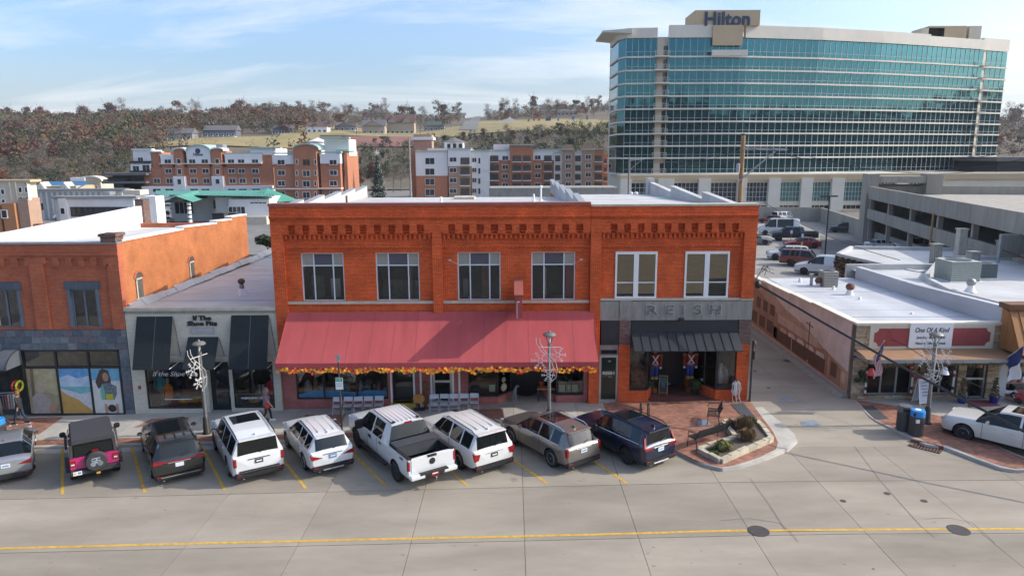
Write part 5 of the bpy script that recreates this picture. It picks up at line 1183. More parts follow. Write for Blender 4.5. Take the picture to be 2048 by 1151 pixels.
# body, left flank, balcony slot
body = [(p.x,p.y+.65) for p in hp] + [(q1.x,q1.y+1.5),(q1.x+4,q1.y+18),(hp[4].x,hp[4].y+20),(hp[0].x-1,hp[0].y+18)]
MB().prism(body,-.5,zg1+.3).build('tower_body','cream',HB)
lf = [Vector((hp[0].x-1.3,hp[0].y+14,0)),Vector((hp[0].x-1.2,hp[0].y+3,0)),hp[0].copy()]
fw = MB();
for a,b in zip(lf,lf[1:]):
 for j in all10: fw.add([(a.x,a.y,fl[j]+.12),(b.x,b.y,fl[j]+.12),(b.x,b.y,fl[j+1]-.12),(a.x,a.y,fl[j+1]-.12)],[(0,1,2,3)])
o = fw.build('flank_glass','teal',HB)
for j in range(10): band(lf,fl[j]-.22,fl[j]+.12,.35,'cream_l','floor_band')
band(lf,zg1,ztop-.3,.3,'cream_l','parapet')
MB().hexa([(hp[0].x-5.0,hp[0].y+1,ztop-.9),(hp[0].x+1,hp[0].y-1.5,ztop-1.5),(hp[0].x+1,hp[0].y+14,ztop-1.5),(hp[0].x-5.0,hp[0].y+14,ztop-.9),(hp[0].x-5.0,hp[0].y+1,ztop-.55),(hp[0].x+1,hp[0].y-1.5,ztop-.55),(hp[0].x+1,hp[0].y+14,ztop-.55),(hp[0].x-5.0,hp[0].y+14,ztop-.55)]).build('roof_canopy','cream_l',HB)
a,b = hp[1],hp[2]
for j in range(10):
 zf = fl[j]; bl = MB().box(a.x-.6,b.x+.1,a.y-1.3,a.y+.6,zf-.15,zf+.12).build('balcony','cream_l',HB)
 rl = MB().box(a.x-.6,b.x+.1,a.y-1.3,a.y-1.25,zf+1.05,zf+1.12).box(a.x-.6,b.x+.1,a.y-1.3,a.y-1.25,zf+.6,zf+.64)
 for k in range(6): xk = a.x - .55 + (b.x-a.x+.6) * k / 5; rl.box(xk-.03,xk+.03,a.y-1.3,a.y-1.24,zf+.12,zf+1.1)
 rl.build('railing','cream_l',bl); ubox('balcony_door','farwin',HB,b.x-.9,b.x-.05,b.y+.55,b.y+.62,zf+.13,min(fl[j+1]-.4,zf+2.3))
for j in range(10):  # glazed balconies at the right corner
 p = at_depth(1972,177,0); zf = fl[j]; bl = MB().box(p.x-.9,p.x+1.3,p.y-1.2,p.y+.3,zf-.1,zf+.1).build('corner_balcony','cream_l',HB); MB().box(p.x-.9,p.x+1.3,p.y-1.2,p.y-1.17,zf+.1,zf+1.1).build('glass_rail','glass',bl)
# sign block
s0,s1 = at_depth(1390,157.2,0,40),at_depth(1520,157.2,0,40); zs1 = zpx(1450,21,157.5); zs0 = zpx(1450,92,157.5)
MB().box(s0.x,s1.x,157.2+CY,166+CY,zpx(1450,52,157.5),zs1).build('sign_block','tan',HB)
g0_,g1_ = at_depth(1425,157,0),at_depth(1485,157,0); MB().box(g0_.x,g1_.x,156.6+CY,157.2+CY,zs0,zpx(1450,52,157.5)).build('sign_pier','tan',HB)
MB().box(g0_.x-.3,g1_.x+.9,155.6+CY,156.6+CY,fl[9]-.1,fl[9]+.1).box(g0_.x-.3,g1_.x+.9,155.6+CY,155.7+CY,fl[9]+.1,fl[9]+1.1).build('terrace','cream_l',HB)
bl_ = mat('navy_letters',(.018,.045,.10),.5,var=0)
tx = at_depth(1455,157,0,38); tz = zpx(1455,38,157)
text('name_lettering','Hilton',3.9,(tx.x,157.1+CY,tz-.1),bl_,HB,extrude=.15,bold=.08,sx=.98,spacing=1.02)
for px_,py_,wpx in ((1895,52,38),(1866,56,22),(1950,52,12)):
 a,b = at_depth(px_-wpx,186,0),at_depth(px_+wpx,186,0); MB().box(a.x,b.x,a.y,a.y+5,zg1,zpx(px_,py_,186)).build('roof_plant_room','tan' if wpx == 38 else 'cream',HB)
# podium with piers and tall green-tinted windows
zpd = zg0 - .1; pdY = 155.2 + CY;
gw = mat('green_tinted_glass',(.05,.16,.13),.06,var=.3,scale=.2,spec=.6); gwd = 'farwin'
piers = [(1240,1262),(1315,1347),(1396,1420),(1473,1492),(1535,1559),(1600,1623),(1661,1686),(1725,1748),(1790,1812),(1855,1878)]
PX = [(at_depth(a,155.2,0,385).x,at_depth(b,155.2,0,385).x) for a,b in piers]
holes_ = []
for (a0,a1),(b0,b1) in zip(PX,PX[1:]): holes_ += [(a1+.02,b0-.02,zpx(1500,403,155),zpx(1500,365,155)),(a1+.02,b0-.02,zpx(1500,419,155),zpx(1500,411,155)),(a1+.3,b0-.3,-.5,zpx(1500,424,155))]
wall(PX[0][0],PX[-1][1]+26,-.6,zpd,pdY,pdY+1.0,holes_).build('podium_wall','cream',HB)
MB().box(PX[0][0],PX[-1][1]+26,pdY-.25,pdY,zpx(1500,361,155),zpx(1500,350,155)).build('podium_band','tan',HB)
MB().box(PX[0][0],PX[-1][1]+26,pdY+1,pdY+8,zpd-.5,zpd).build('podium_roof','cream_l',HB)
for a,b in PX: MB().box(a,b,pdY-.55,pdY,-.5,zpx(1500,357,155)).build('pier','cream_l',HB)
for i,h in enumerate(holes_):
 k = i % 3; c = h[1] - h[0]
 if k == 2: ubox('entrance_glass','farwin',HB,h[0],h[1],pdY+.5,pdY+.6,h[2],h[3]); continue
 nx_,nz_ = (6,4) if k == 0 else (4,1); wn = MB()
 for u in range(nx_+1): x = h[0] + c * u / nx_; wn.box(x-.04,x+.04,pdY+.3,pdY+.42,h[2],h[3])
 for v in range(nz_+1): z = h[2] + (h[3]-h[2]) * v / nz_; wn.box(h[0],h[1],pdY+.31,pdY+.41,z-.04,z+.04)
 wo = wn.build('podium_window','mullion',HB); ubox('pane',gw if i > 9 and k == 0 else 'farwin',wo,h[0],h[1],pdY+.45,pdY+.5,h[2],h[3])
 if k == 1: MB().box(h[0]-.2,h[1]+.2,pdY-1.3,pdY,h[2]-.45,h[2]-.2).build('entrance_canopy','tan',HB)
# glazed link to the right
LK = thing('convention_hall','cream hall with a strip of windows to the right of the glass hotel','building',(150,140,0)); pa = at_depth(1990,160,0,330)
zl = zpx(2010,345,160); MB().box(pa.x,pa.x+60,pa.y,pa.y+25,-.5,zl).build('walls','cream',LK); MB().box(pa.x+1,pa.x+59,pa.y+.5,pa.y+24,zl,zpx(2010,322,160)).build('clerestory','farwin',LK); MB().box(pa.x-.5,pa.x+61,pa.y-1,pa.y+26,zpx(2010,322,160),zpx(2010,314,160)).build('roof','shingle',LK)
ubox('window',gw,LK,at_depth(1975,159.9,0).x+6,at_depth(2000,159.9,0).x+8,pa.y-.06,pa.y,zpx(1990,374,160),zpx(1990,366,160))
# ================================================================ PARKING GARAGE
GB = thing('parking_garage','weathered concrete multi storey car park with open decks','building',(48,40,.2))
def gpt(px,py,line):
 """point on the garage's long wall, a vertical plane through two ground points"""
 (xa_,ya_),(xb_,yb_) = line; r = ray(px,py); nx_,ny_ = yb_ - ya_,-(xb_-xa_); t = ((xa_-CX)*nx_+(ya_-CY)*ny_) / (r[0]*nx_+r[1]*ny_); return Vector((r[0]*t,CY+r[1]*t,CZ+r[2]*t))
ln = ((50.5,66.0),(38.0,14.0)); dG = Vector((ln[1][0]-ln[0][0],ln[1][1]-ln[0][1],0)).normalized(); nG = Vector((dG.y,-dG.x,0))   # nG points towards the lot (left)
if nG.x > 0: nG = -nG
P0 = Vector((ln[0][0],ln[0][1],0))
def gw_(s0,s1,o0,o1,z0,z1,m,nm,par):   # box along the wall: s = metres from its far end, o = outwards
 A = P0 + dG * s0; B = P0 + dG * s1; q = lambda p,o_: (p.x+nG.x*o_,p.y+nG.y*o_)
 return MB().hexa([(*q(A,o0),z0),(*q(B,o0),z0),(*q(B,o1),z0),(*q(A,o1),z0),(*q(A,o0),z1),(*q(B,o0),z1),(*q(B,o1),z1),(*q(A,o1),z1)]).build(nm,m,par)
zt0 = gpt(1740,372,ln).z; zt1 = gpt(1740,397,ln).z; zm0 = gpt(1740,417,ln).z; zm1 = gpt(1740,437,ln).z
LG = 56
for z0,z1,nm in ((zt1,zt0,'spandrel'),(zm1,zm0,'spandrel')):
 for k in range(6): gw_(2+9*k+.02,2+9*(k+1)-.02,0,.3,z0,z1,'gar',nm,GB)
for z in (zt0-1.1,zm0-1.1,.25): gw_(0,LG,-34,-.02,z-.35,z,'gar','deck',GB)
gw_(0,LG,-33,-32.7,zt0-1.1,zt0+.3,'gar','far_parapet',GB)
gw_(-.2,0,-33,0,0,zt0,'gar','end_wall',GB)
for k in range(7): gw_(1.6+9*k,2.1+9*k,-.5,-.01,.2,zt0-1,'gar','column',GB)
for k in range(6):
 for o_ in (-9,-18,-26): gw_(4+9*k,4.6+9*k,o_-.6,o_,.2,zt0-1.4,'gar','column',GB)
gw_(0,LG,-33.5,-33.2,.2,zt0-1.5,'dim','inner_wall',GB)
zc1 = gpt(1715,345,ln).z
gw_(-1.5,1.5,-1,.5,.2,zc1,'gar','stair_tower',GB); gw_(-1.5,1.5,-9,-7,.2,zc1,'gar','stair_tower',GB); gw_(-1.3,1.3,-7,-1,zc1-1.2,zc1-.3,'gar','stair_roof',GB); gw_(-1.3,-.9,-7,-1,.2,zc1-1.5,'gar','stair_wall',GB)
# low retaining wall round the car park
for k,(p0_,p1_) in enumerate((((1500,441),(1640,443)),((1640,443),(1730,478)),((1730,478),(1880,530)))):
 a,b = onZ(*p0_,.2),onZ(*p1_,.2); d = (b-a).normalized(); n = Vector((-d.y,d.x,0)) * .15; h = 2.6 if k < 2 else 1.5
 tag(MB().prism([(a.x-n.x,a.y-n.y),(b.x-n.x,b.y-n.y),(b.x+n.x,b.y+n.y),(a.x+n.x,a.y+n.y)],.1,.2+h).build('retaining_wall','gar'),('concrete retaining wall at the back of the car park','sloping concrete wall between the car park and hotel','low concrete wall running along the parking garage')[k],'wall')
# ================================================================ FAR BUILDINGS, LEFT AND CENTRE
def fx_(px,d): return (px-1024) / F * d * (1/1.0)
class Far:
 """a facade described by its pixels at one distance d from the camera"""
 def __init__(s,name,label,d,px,depth=14):
  s.Y = CY + d; p = onY(px,340,s.Y); s.root = thing(name,label,'building',(p.x,s.Y,-.5)); s.depth = depth
 def p(s,px,py): q = onY(px,py,s.Y); return q.x,q.z
 def vol(s,x0,y0,x1,y1,m,nm='wall',out_=0.0,depth=None,ground=False):
  (a,zt),(b,zb_) = s.p(x0,y0),s.p(x1,y1)
  if ground: zb_ = -1.0
  return MB().box(a,b,s.Y-out_,s.Y+(depth or s.depth)+max(0,-out_),min(zb_,zt),max(zb_,zt)).build(nm,m,s.root)
 def win(s,x0,y0,x1,y1,out_=0.0,frame='stucco',m='farwin',sill=True,mull=1):
  (a,zt),(b,zb_) = s.p(x0,y0),s.p(x1,y1); y = s.Y - out_
  fr = MB().box(a-.12,a,y-.06,y,zb_-.1,zt+.12).box(b,b+.12,y-.06,y,zb_-.1,zt+.12).box(a,b,y-.06,y,zt,zt+.12).box(a,b,y-.1,y,zb_-.14,zb_)
  for k in range(mull): x = a + (b-a) * (k+1) / (mull+1); fr.box(x-.04,x+.04,y-.05,y,zb_,zt)
  w_ = fr.build('window',frame,s.root); ubox('pane',m,w_,a,b,y-.03,y-.01,zb_,zt); return w_
 def cornice(s,x0,x1,y,m='trimgreen',out_=.4,h=.35):
  a,z = s.p(x0,y); b,_ = s.p(x1,y); return MB().box(a-.2,b+.2,s.Y-out_,s.Y+1.5,z,z+h).build('cornice',m,s.root)
# --- red brick hotel by the river
h1 = Far('brick_hotel','red brick and white hotel with arched parapets and green roof edges',205,400,7)
h1.vol(247,360,400,420,'rustbrick',ground=True); h1.vol(287,335,550,375,'rustbrick',out_=.2)
h1.vol(303,305,322,345,'rustbrick'); h1.vol(322,310,350,372,'rustbrick',out_=.3); h1.vol(322,309,350,327,'stucco',out_=.5)
h1.vol(265,300,303,328,'stucco'); h1.vol(263,328,303,346,'stucco',out_=.6,depth=8); h1.vol(215,346,303,350,'shingle',out_=3,depth=8); h1.vol(215,362,303,366,'shingle',out_=3,depth=8); h1.vol(225,350,300,400,'dim',depth=6,ground=True)
h1.vol(350,302,374,375,'rustbrick',out_=.9); h1.vol(424,302,450,375,'rustbrick',out_=.9)
def arch(f,x0,x1,ybase,ytop,m,out_,cap='trimgreen',depth=3,nm='arched_gable'):
 (a,zb_),(b,_),(_,zt) = f.p(x0,ybase),f.p(x1,ybase),f.p((x0+x1)/2,ytop); po = [(a,zb_),(b,zb_)] + [((a+b)/2+(b-a)/2*math.cos(math.pi*k/12),zb_+(zt-zb_)*math.sin(math.pi*k/12)) for k in range(1,12)]
 MB().prism_y(po,f.Y-out_,f.Y+depth).build(nm,m,f.root)
 cp = MB(); pts = [(a,zb_)] + [((a+b)/2-(b-a)/2*math.cos(math.pi*k/12),zb_+(zt-zb_)*math.sin(math.pi*k/12)) for k in range(1,12)] + [(b,zb_)]
 for (xa_,za_),(xb_,zb2) in zip(pts,pts[1:]): cp.hexa([(xa_,f.Y-out_-.4,za_),(xb_,f.Y-out_-.4,zb2),(xb_,f.Y+depth,zb2),(xa_,f.Y+depth,za_),(xa_,f.Y-out_-.4,za_+.35),(xb_,f.Y-out_-.4,zb2+.35),(xb_,f.Y+depth,zb2+.35),(xa_,f.Y+depth,za_+.35)])
 cp.build('arched_coping',cap,f.root)
arch(h1,350,374,302,297,'rustbrick',.9,'stucco'); arch(h1,424,450,302,297,'rustbrick',.9,'stucco')
h1.vol(374,304,424,372,'rustbrick',out_=.4); h1.vol(374,304,424,326,'stucco',out_=.6); arch(h1,374,424,304,291,'stucco',.6,depth=10)
h1.vol(450,310,548,372,'rustbrick',out_=.1); h1.vol(450,308,525,326,'stucco',out_=.4); h1.cornice(450,525,308); h1.vol(500,297,550,330,'stucco',depth=12); h1.cornice(500,560,297); h1.vol(527,325,548,372,'rustbrick',out_=.15)
h1.cornice(303,322,305); h1.cornice(265,303,300,'stucco'); h1.vol(322,326.5,525,327.5,'cream_l',out_=1.05,depth=1,nm='string_course')
h1.vol(288,372,550,400,'stucco',out_=1.5,ground=True); h1.vol(351,352,376,380,'stucco',out_=1.6,nm='bay'); h1.vol(427,352,452,380,'stucco',out_=1.6,nm='bay')
for x in (331,380,405,457,477,505):
 o_ = .62 if 370 < x < 425 else .42 if x > 450 else .52
 h1.win(x-(0),319,x+13,327,out_=o_)
for x in (332,381,406,458,478,505): h1.win(x,338,x+13,346,out_=.42)
for x in (309,334,383,408,460,480,507): h1.win(x,357,x+13,366,out_=.42)
for x,y0_,y1_ in ((357,318,329),(433,318,329),(358,338,348),(434,338,348),(360,358,368),(436,358,367)): h1.win(x,y0_,x+8,y1_,out_=1.62 if y0_ == 358 else .92,mull=0)
for x in (311,336,357,385,408,434,460,482,508): h1.win(x,377,x+16,383,out_=1.52)
for x0_,y0_,x1_,y1_ in ((278,315,289,326),(268,332,281,342),(287,330,302,342)): h1.win(x0_,y0_,x1_,y1_,out_=.62)
h1.vol(218,354,262,362,'dim',nm='deck_shade',out_=.5); h1.vol(262,322,303,326,'blk',nm='railing',out_=.9,depth=.1); h1.vol(262,341,303,344,'blk',nm='railing',out_=.9,depth=.1); h1.vol(217,358,262,361,'blk',nm='railing',out_=2.8,depth=.1)
lx,lz = h1.p(398,309);
text('name_lettering','Hilton',1.1,(lx,h1.Y-.64,lz-.0),bl_,h1.root,extrude=.03,bold=.03)
MB().lathe([(.75,0),(.5,.03)],(lx,h1.Y-.62,lz+1.0),16,axis='y').build('round_emblem',bl_,h1.root)
h1.vol(432,289,446,297,'galv',nm='roof_plant',depth=3)
# right wing of the hotel, nearer and taller
h2 = Far('brick_hotel_wing','taller red brick hotel wing with one arched parapet and white square tower',190,620,4)
h2.vol(547,325,592,405,'rustbrick',ground=True); h2.vol(547,310,588,328,'stucco',out_=.3); h2.cornice(547,588,308); h2.vol(588,300,640,410,'rustbrick',out_=1.0,ground=True); arch(h2,588,640,300,289,'rustbrick',1.0,'trimgreen',depth=8)
h2.vol(640,320,684,405,'rustbrick',ground=True); h2.vol(640,308,681,327,'stucco',out_=.3); h2.cornice(640,681,306); h2.vol(684,302,694,385,'rustbrick',out_=-2,depth=14); h2.vol(640,278,692,312,'stucco',out_=-4,depth=9,nm='tower'); h2.cornice(638,694,277,out_=-3.6); h2.vol(668,299,694,303,'trimgreen',out_=-2,depth=8,nm='roof_edge')
h2.vol(547,376,684,378,'cream_l',out_=1.15,depth=2,nm='string_course')
for x in (556,660):
 for y in (320,341,362,383): h2.win(x,y,x+14,y+9,out_=.32 if y == 320 else .02)
for y in (319,341,362,384): h2.win(608,y,622,y+11,out_=1.02,frame='rustbrick' if y == 319 else 'stucco'); h2.win(594,y,598,y+9,out_=1.02,mull=0); h2.win(631,y,635,y+9,out_=1.02,mull=0)
mbq = MB(); (tx0,tz0),(tx1,tz1) = h2.p(574,294),h2.p(608,281); mbq.lathe([((tx1-tx0)/2,tz0-3),((tx1-tx0)/2,tz1),((tx1-tx0)/2+.5,tz1),((tx1-tx0)/2+.5,tz1+.25),(1e-6,tz1+1.3)],((tx0+tx1)/2,h2.Y+22,0),14); mbq.build('round_turret','stucco',h2.root)
# --- low white conference building with green porch roof
h3 = Far('white_conference_hall','low white hall with green metal porch roof and striped porch posts',140,430,7)
h3.vol(430,394,548,445,'stucco',ground=True); h3.vol(465,397,548,448,'stucco',out_=2,depth=4,ground=True); h3.vol(320,391,440,440,'stucco',out_=-4,ground=True,depth=4); h3.vol(300,390,312,440,'stucco',out_=0,ground=True,depth=2); h3.vol(483,430,548,455,'stone',out_=4,depth=3,ground=True)
def roofp(nm,pts,m,par): return MB().add(pts,[tuple(range(len(pts)))]).build(nm,m,par)
def hq(px,py,dy): q = onY(px,py,h3.Y+dy); return (q.x,q.y,q.z)
roofp('green_roof',[hq(312,389,-3),hq(548,393,-3),hq(540,380,14),hq(312,381,14)],'green_roof',h3.root)
for k in range(40):
 t = k / 39; a = Vector(hq(312,389,-3)).lerp(Vector(hq(548,393,-3)),t); b = Vector(hq(312,381,14)).lerp(Vector(hq(540,380,14)),t); MB().tube([a+Vector((0,0,.04)),b+Vector((0,0,.04))],.05,4).build('roof_seam','green_roof',h3.root)
rp_ = onY(395,381,h3.Y-12); e1 = onY(308,404,h3.Y-13); e2 = onY(416,402,h3.Y-13)
apx = onY(350,393,h3.Y-13.5)
MB().add([hq(352,392,-14),hq(308,405,-14),hq(342,391,6),hq(394,381,4)],[(0,3,2,1)]).build('porch_roof','green_roof',h3.root)
MB().add([hq(352,392,-14),hq(386,404,-14),hq(416,395,4),hq(394,381,4)],[(0,1,2,3)]).build('porch_roof','green_roof',h3.root)
MB().add([hq(352,395,-13.5),hq(316,405,-13.5),hq(380,405,-13.5)],[(0,1,2)]).build('porch_gable','dim',h3.root)
for px_ in (321,377):
 a = Vector(hq(px_,404,-12.5)); b = Vector((a.x,a.y,-.5)); MB().lathe([(.35,-.5),(.35,a.z)],(a.x,a.y,0),10).build('porch_post','white',h3.root)
 for k in range(6): z = -.2 + (a.z+.2) * k / 6; MB().lathe([(.37,z),(.37,z+.22)],(a.x,a.y,0),10).build('post_stripe','blk',h3.root)
for x0_,x1_,y0_,y1_,o_ in ((465,498,412,425,2.02),(410,437,402,420,-3.9),(330,370,402,430,-3.9),(508,540,403,405,2.02)): h3.win(x0_,y0_,x1_,y1_,out_=o_,mull=3 if x1_-x0_ > 20 else 0)
(a_,z_) = h3.p(495,383); MB().lathe([(6.5,0),(.1,2.6)],(a_+2,h3.Y+6,z_-2.2),4).build('hip_roof','green_roof',h3.root)
# --- white low block with a band of windows, left
h4 = Far('white_office','low white office with a long band of dark windows',118,200,3)
h4.vol(108,397,272,450,'stucco',ground=True); h4.vol(118,396,141,450,'stucco',out_=.4,ground=True); h4.vol(268,394,303,440,'stucco',out_=-2,ground=True); h4.cornice(108,272,396.5,'galv'); h4.win(124,416,133,427,out_=.42,mull=0)
for k in range(10): h4.win(142+11.5*k,415,142+11.5*(k+1)-1.2,431,out_=.02,frame='blk',mull=0,m='farwin')
h4.win(260,413,270,419,out_=.02,mull=0); h4.vol(178,386,192,393,'galv',out_=-4,depth=2,nm='roof_unit'); h4.vol(205,384,243,394,'cream',out_=-6,depth=3,nm='roof_unit')
# --- tan and orange building at the left edge
h5 = Far('tan_block','tan and orange stucco building cut by the left edge',112,20,2.5)
h5.vol(-80,361,62,450,'cream',ground=True); h5.vol(-80,360,62,364,'tan',out_=.2,nm='coping'); h5.vol(40,396,64,440,'orange_st' if 'orange_st' in M else 'tanbrick',out_=.4,ground=True)
M['orange_st'] = mat('orange_stucco',(.42,.19,.085),.85,var=.08)
h5.vol(10,406,40,445,'orange_st',out_=.8,ground=True); h5.vol(-20,409,8,445,'orange_st',out_=.5,ground=True)
for x in (2,37,50):
 h5.win(x,379-(4 if x > 10 else 0),x+7,388-(4 if x > 10 else 0),mull=0); h5.win(x+2,399-(5 if x > 10 else 0),x+8,405-(5 if x > 10 else 0),out_=.02,mull=0)
h5.win(10,420,22,434,out_=.82,mull=0)
for x in (20,32,55): h5.vol(x,364,x+4,400,'cream_l',out_=.25,depth=.5,nm='pilaster')
# --- grey warehouse and the blue roofed lodge behind
h6 = Far('grey_warehouse','long pale grey metal warehouse beside the blue roofed lodge',150,150,5); h6.vol(66,381,250,445,'cream_l',ground=True); h6.cornice(66,250,381,'galv'); h6.win(72,406,88,420,mull=0)
for k in range(16): h6.vol(68+11*k,384,69+11*k,440,'galv',out_=.1,depth=.1,nm='siding_rib')
h7 = Far('blue_roof_lodge','stone lodge with a blue metal roof and two small gables',215,110,12); h7.vol(60,372,155,400,'tan',ground=True)
a,b = h7.p(60,379),h7.p(155,364); MB().add([(a[0],h7.Y-.8,a[1]),(b[0],h7.Y-.8,a[1]),(b[0],h7.Y+7,b[1]),(a[0],h7.Y+7,b[1])],[(0,1,2,3)]).build('blue_roof','blue_roof',h7.root)
for x in (86,133):
 (c0,z0),(c1,z1),(_,z2) = h7.p(x-10,379),h7.p(x+10,379),h7.p(x,364); MB().prism_y([(c0,z0),(c1,z0),((c0+c1)/2,z2)],h7.Y-1,h7.Y+3).build('gable','cream_l',h7.root); h7.win(x-2,375,x+2,379,out_=1.02,mull=0)
h7.vol(103,357,134,364,'white',out_=-9,depth=4,nm='cupola')
h8 = Far('stone_pavilion','tan stone pavilion with a curved parapet left of the brick hotel',225,180,10); h8.vol(157,362,205,400,'stone',ground=True); arch(h8,157,205,362,354,'stone',.2,'cream_l'); h8.win(162,372,167,380,mull=0); h8.win(190,372,195,380,mull=0); h8.win(176,372,182,380,mull=0)
# --- riverside flats in the middle
f1 = Far('riverside_flats','five storey white, brick and tan apartment block with balconies',215,1000,18)
def facade(f,x0,x1,ytop,m_up,m_lo,ysplit,out_,m_top=None):
 f.vol(x0,ytop,x1,402,m_lo,out_=out_,ground=True); f.vol(x0,ytop,x1,ysplit,m_up,out_=out_+.12,depth=2); f.cornice(x0,x1,ytop,'trimgreen',out_+.5,.3)
facade(f1,832,897,303,'stucco','rustbrick',351,1.5); facade(f1,897,943,298,'stucco','tanbrick',332,2.2); facade(f1,943,980,302,'stucco','stucco',340,1.2)
facade(f1,980,1020,301,'stucco','rustbrick',320,0); facade(f1,1020,1066,291,'rustbrick','rustbrick',320,.6); facade(f1,1066,1124,300,'stucco','rustbrick',320,0); facade(f1,1108,1124,306,'stucco','stucco',380,.3)
facade(f1,1124,1148,300,'tanbrick','tanbrick',380,.6); facade(f1,1148,1164,305,'stucco','stucco',380,.2); facade(f1,1164,1187,300,'tanbrick','tanbrick',380,.6); facade(f1,1187,1206,299,'rustbrick','rustbrick',380,.3)
for x0_,x1_ in ((1124,1148),(1164,1187)):
 (a,z0),(b,_),(_,z1) = f1.p(x0_,300),f1.p(x1_,300),f1.p(1130,289); MB().prism_y([(a,z0),(b,z0),((a+b)/2+1.2,z1),((a+b)/2-1.2,z1)],f1.Y-.7,f1.Y+2).build('gable','tanbrick',f1.root)
f1.vol(818,300,833,402,'rustbrick',out_=-4,ground=True); f1.vol(986,288,1018,301,'stucco',out_=-5,depth=5,nm='roof_block'); f1.vol(850,296,900,303,'stucco',out_=-6,depth=6,nm='roof_block')
for x0_,x1_,ys_,o_,fr in ((852,870,(316,337,357,378),1.62,'stucco'),(901,914,(315,336,356,377),2.32,'stucco'),(945,953,(316,336,356,377),1.32,'stucco'),(1005,1016,(312,330,348,366),.12,'stucco'),(1070,1081,(311,329,347,366),.12,'stucco'),(1131,1141,(310,328,346,364),.72,'stucco'),(1171,1181,(310,327,345,363),.72,'stucco')):
 for y in ys_: f1.win(x0_,y,x1_,y+(12 if x1_-x0_ > 15 else 8),out_=o_)
def loggia(f,x0,x1,y0,y1,out_):
 (a,zt),(b,zb_) = f.p(x0,y0),f.p(x1,y1); y = f.Y - out_
 lo = MB().box(a,b,y-.03,y+.02,zb_,zt).build('loggia','dim',f.root); MB().box(a-.1,b+.1,y-1.0,y-.02,zb_-.2,zb_).build('floor_slab','stucco',lo)
 r_2 = MB().box(a,b,y-.98,y-.93,zb_+.95,zb_+1.02)
 for k in range(7): xk = a + (b-a) * k / 6; r_2.box(xk-.025,xk+.025,y-.98,y-.94,zb_,zb_+.97)
 r_2.build('railing','blk',lo)
for x0_,x1_,o_ in ((980,997,.15),(1025,1042,.75),(1046,1061,.75),(1088,1103,.15),(1110,1120,.45),(1150,1161,.35),(1189,1203,.45)):
 for y in (311,330,348,366): loggia(f1,x0_,x1_,y,y+12,o_)
for y in (315,335,356,376): loggia(f1,922,940,y,y+14,2.35)
for y in (316,336,356,376): f1.win(957,y,961,y+11,out_=1.32,mull=0)
# cupola and tan lift tower of the flats
(a,z0),(b,z1) = f1.p(884,300),f1.p(922,284); MB().box(a,b,f1.Y+8,f1.Y+15,z0-1,z1).build('cupola','stucco',f1.root); MB().lathe([((b-a)*.78,z1),(.1,z1+1.6)],((a+b)/2,f1.Y+11.5,0),4).build('cupola_roof','shingle',f1.root)
for k in range(3): ubox('pane','farwin',f1.root,a+.9+1.8*k,a+1.9+1.8*k,f1.Y+7.9,f1.Y+7.99,z1-1.7,z1-.4)
(a,z0),(b,z1) = f1.p(815,302),f1.p(853,281); MB().box(a,b,f1.Y+14,f1.Y+20,z0-2,z1+.5).build('lift_tower','tanbrick',f1.root); MB().box(a-.5,b+.5,f1.Y+13.5,f1.Y+20.5,z1+.5,z1+1.4).build('tower_cornice','stucco',f1.root); MB().box(a,b,f1.Y+14,f1.Y+20,z1+1.4,z1+2.2).build('tower_cap','tanbrick',f1.root)
f2 = Far('flats_end_wing','short red brick balcony wing at the right end of the flats',235,1215,12); f2.vol(1200,310,1225,402,'rustbrick',ground=True)
for y in (318,335,353): loggia(f2,1205,1213,y,y+9,.05); f2.win(1216,y+2,1222,y+8,mull=0)
f3 = Far('tan_stone_store','long tan block wall building behind the brick block roof',120,1110,8); f3.vol(978,376,1235,420,'tanbrick' if False else 'tan2' if 'tan2' in M else 'oldconc',ground=True)
# --- houses on the hill
def house(name,label,px,py,wpx,hpx,wallm,roofm,gables=1,deck=False,front_gable=True):
 p = onH(px,py); d = p.y - CY; s = d / F; W_ = wpx * s; H_ = hpx * s * .72; RH = hpx * s * .52
 o = thing(name,label,'house',(p.x,p.y,p.z-1)); x0,x1 = p.x - W_ / 2,p.x + W_ / 2; y0,y1 = p.y,p.y + 9; z0,z1 = p.z - 2.5,p.z + H_
 MB().box(x0,x1,y0,y1,z0,z1).build('wall',wallm,o)
 MB().prism_x([(y0-.7,z1-.1),(y1+.7,z1-.1),((y0+y1)/2,z1+RH)],x0-.6,x1+.6).build('roof',roofm,o)
 for k in range(gables):
  c = x0 + W_ * (k+.5) / gables; hw = W_ / gables * .36
  MB().prism_y([(c-hw,z1-.05),(c+hw,z1-.05),(c,z1+RH*.8)],y0-.8,y0+3).build('gable',wallm,o)
  for sgn in (-1,1): MB().hexa([(c,y0-1.1,z1+RH*.8),(c+sgn*(hw+.5),y0-1.1,z1-.3),(c+sgn*(hw+.5),y0+4,z1-.3),(c,y0+4,z1+RH*.8),(c,y0-1.1,z1+RH*.8+.3),(c+sgn*(hw+.5),y0-1.1,z1),(c+sgn*(hw+.5),y0+4,z1),(c,y0+4,z1+RH*.8+.3)][::1]).build('gable_roof',roofm,o)
 nw = max(2,int(W_/3.2))
 for k in range(nw):
  c = x0 + W_ * (k+.5) / nw; w_ = MB().box(c-.9,c+.9,y0-.06,y0-.01,p.z+.5,p.z+min(2.2,H_-.3)).build('window','stucco',o); ubox('pane','farwin',w_,c-.75,c+.75,y0-.09,y0-.06,p.z+.65,p.z+min(2.05,H_-.4))
 if deck:
  MB().box(x0-.5,x1+.5,y0-3,y0-.02,p.z-.1,p.z+.15).build('deck','stucco',o)
  for k in range(7): c = x0 + W_ * k / 6; MB().box(c-.12,c+.12,y0-2.9,y0-2.7,z0-1,p.z+1.1).build('deck_post','stucco',o)
 return o
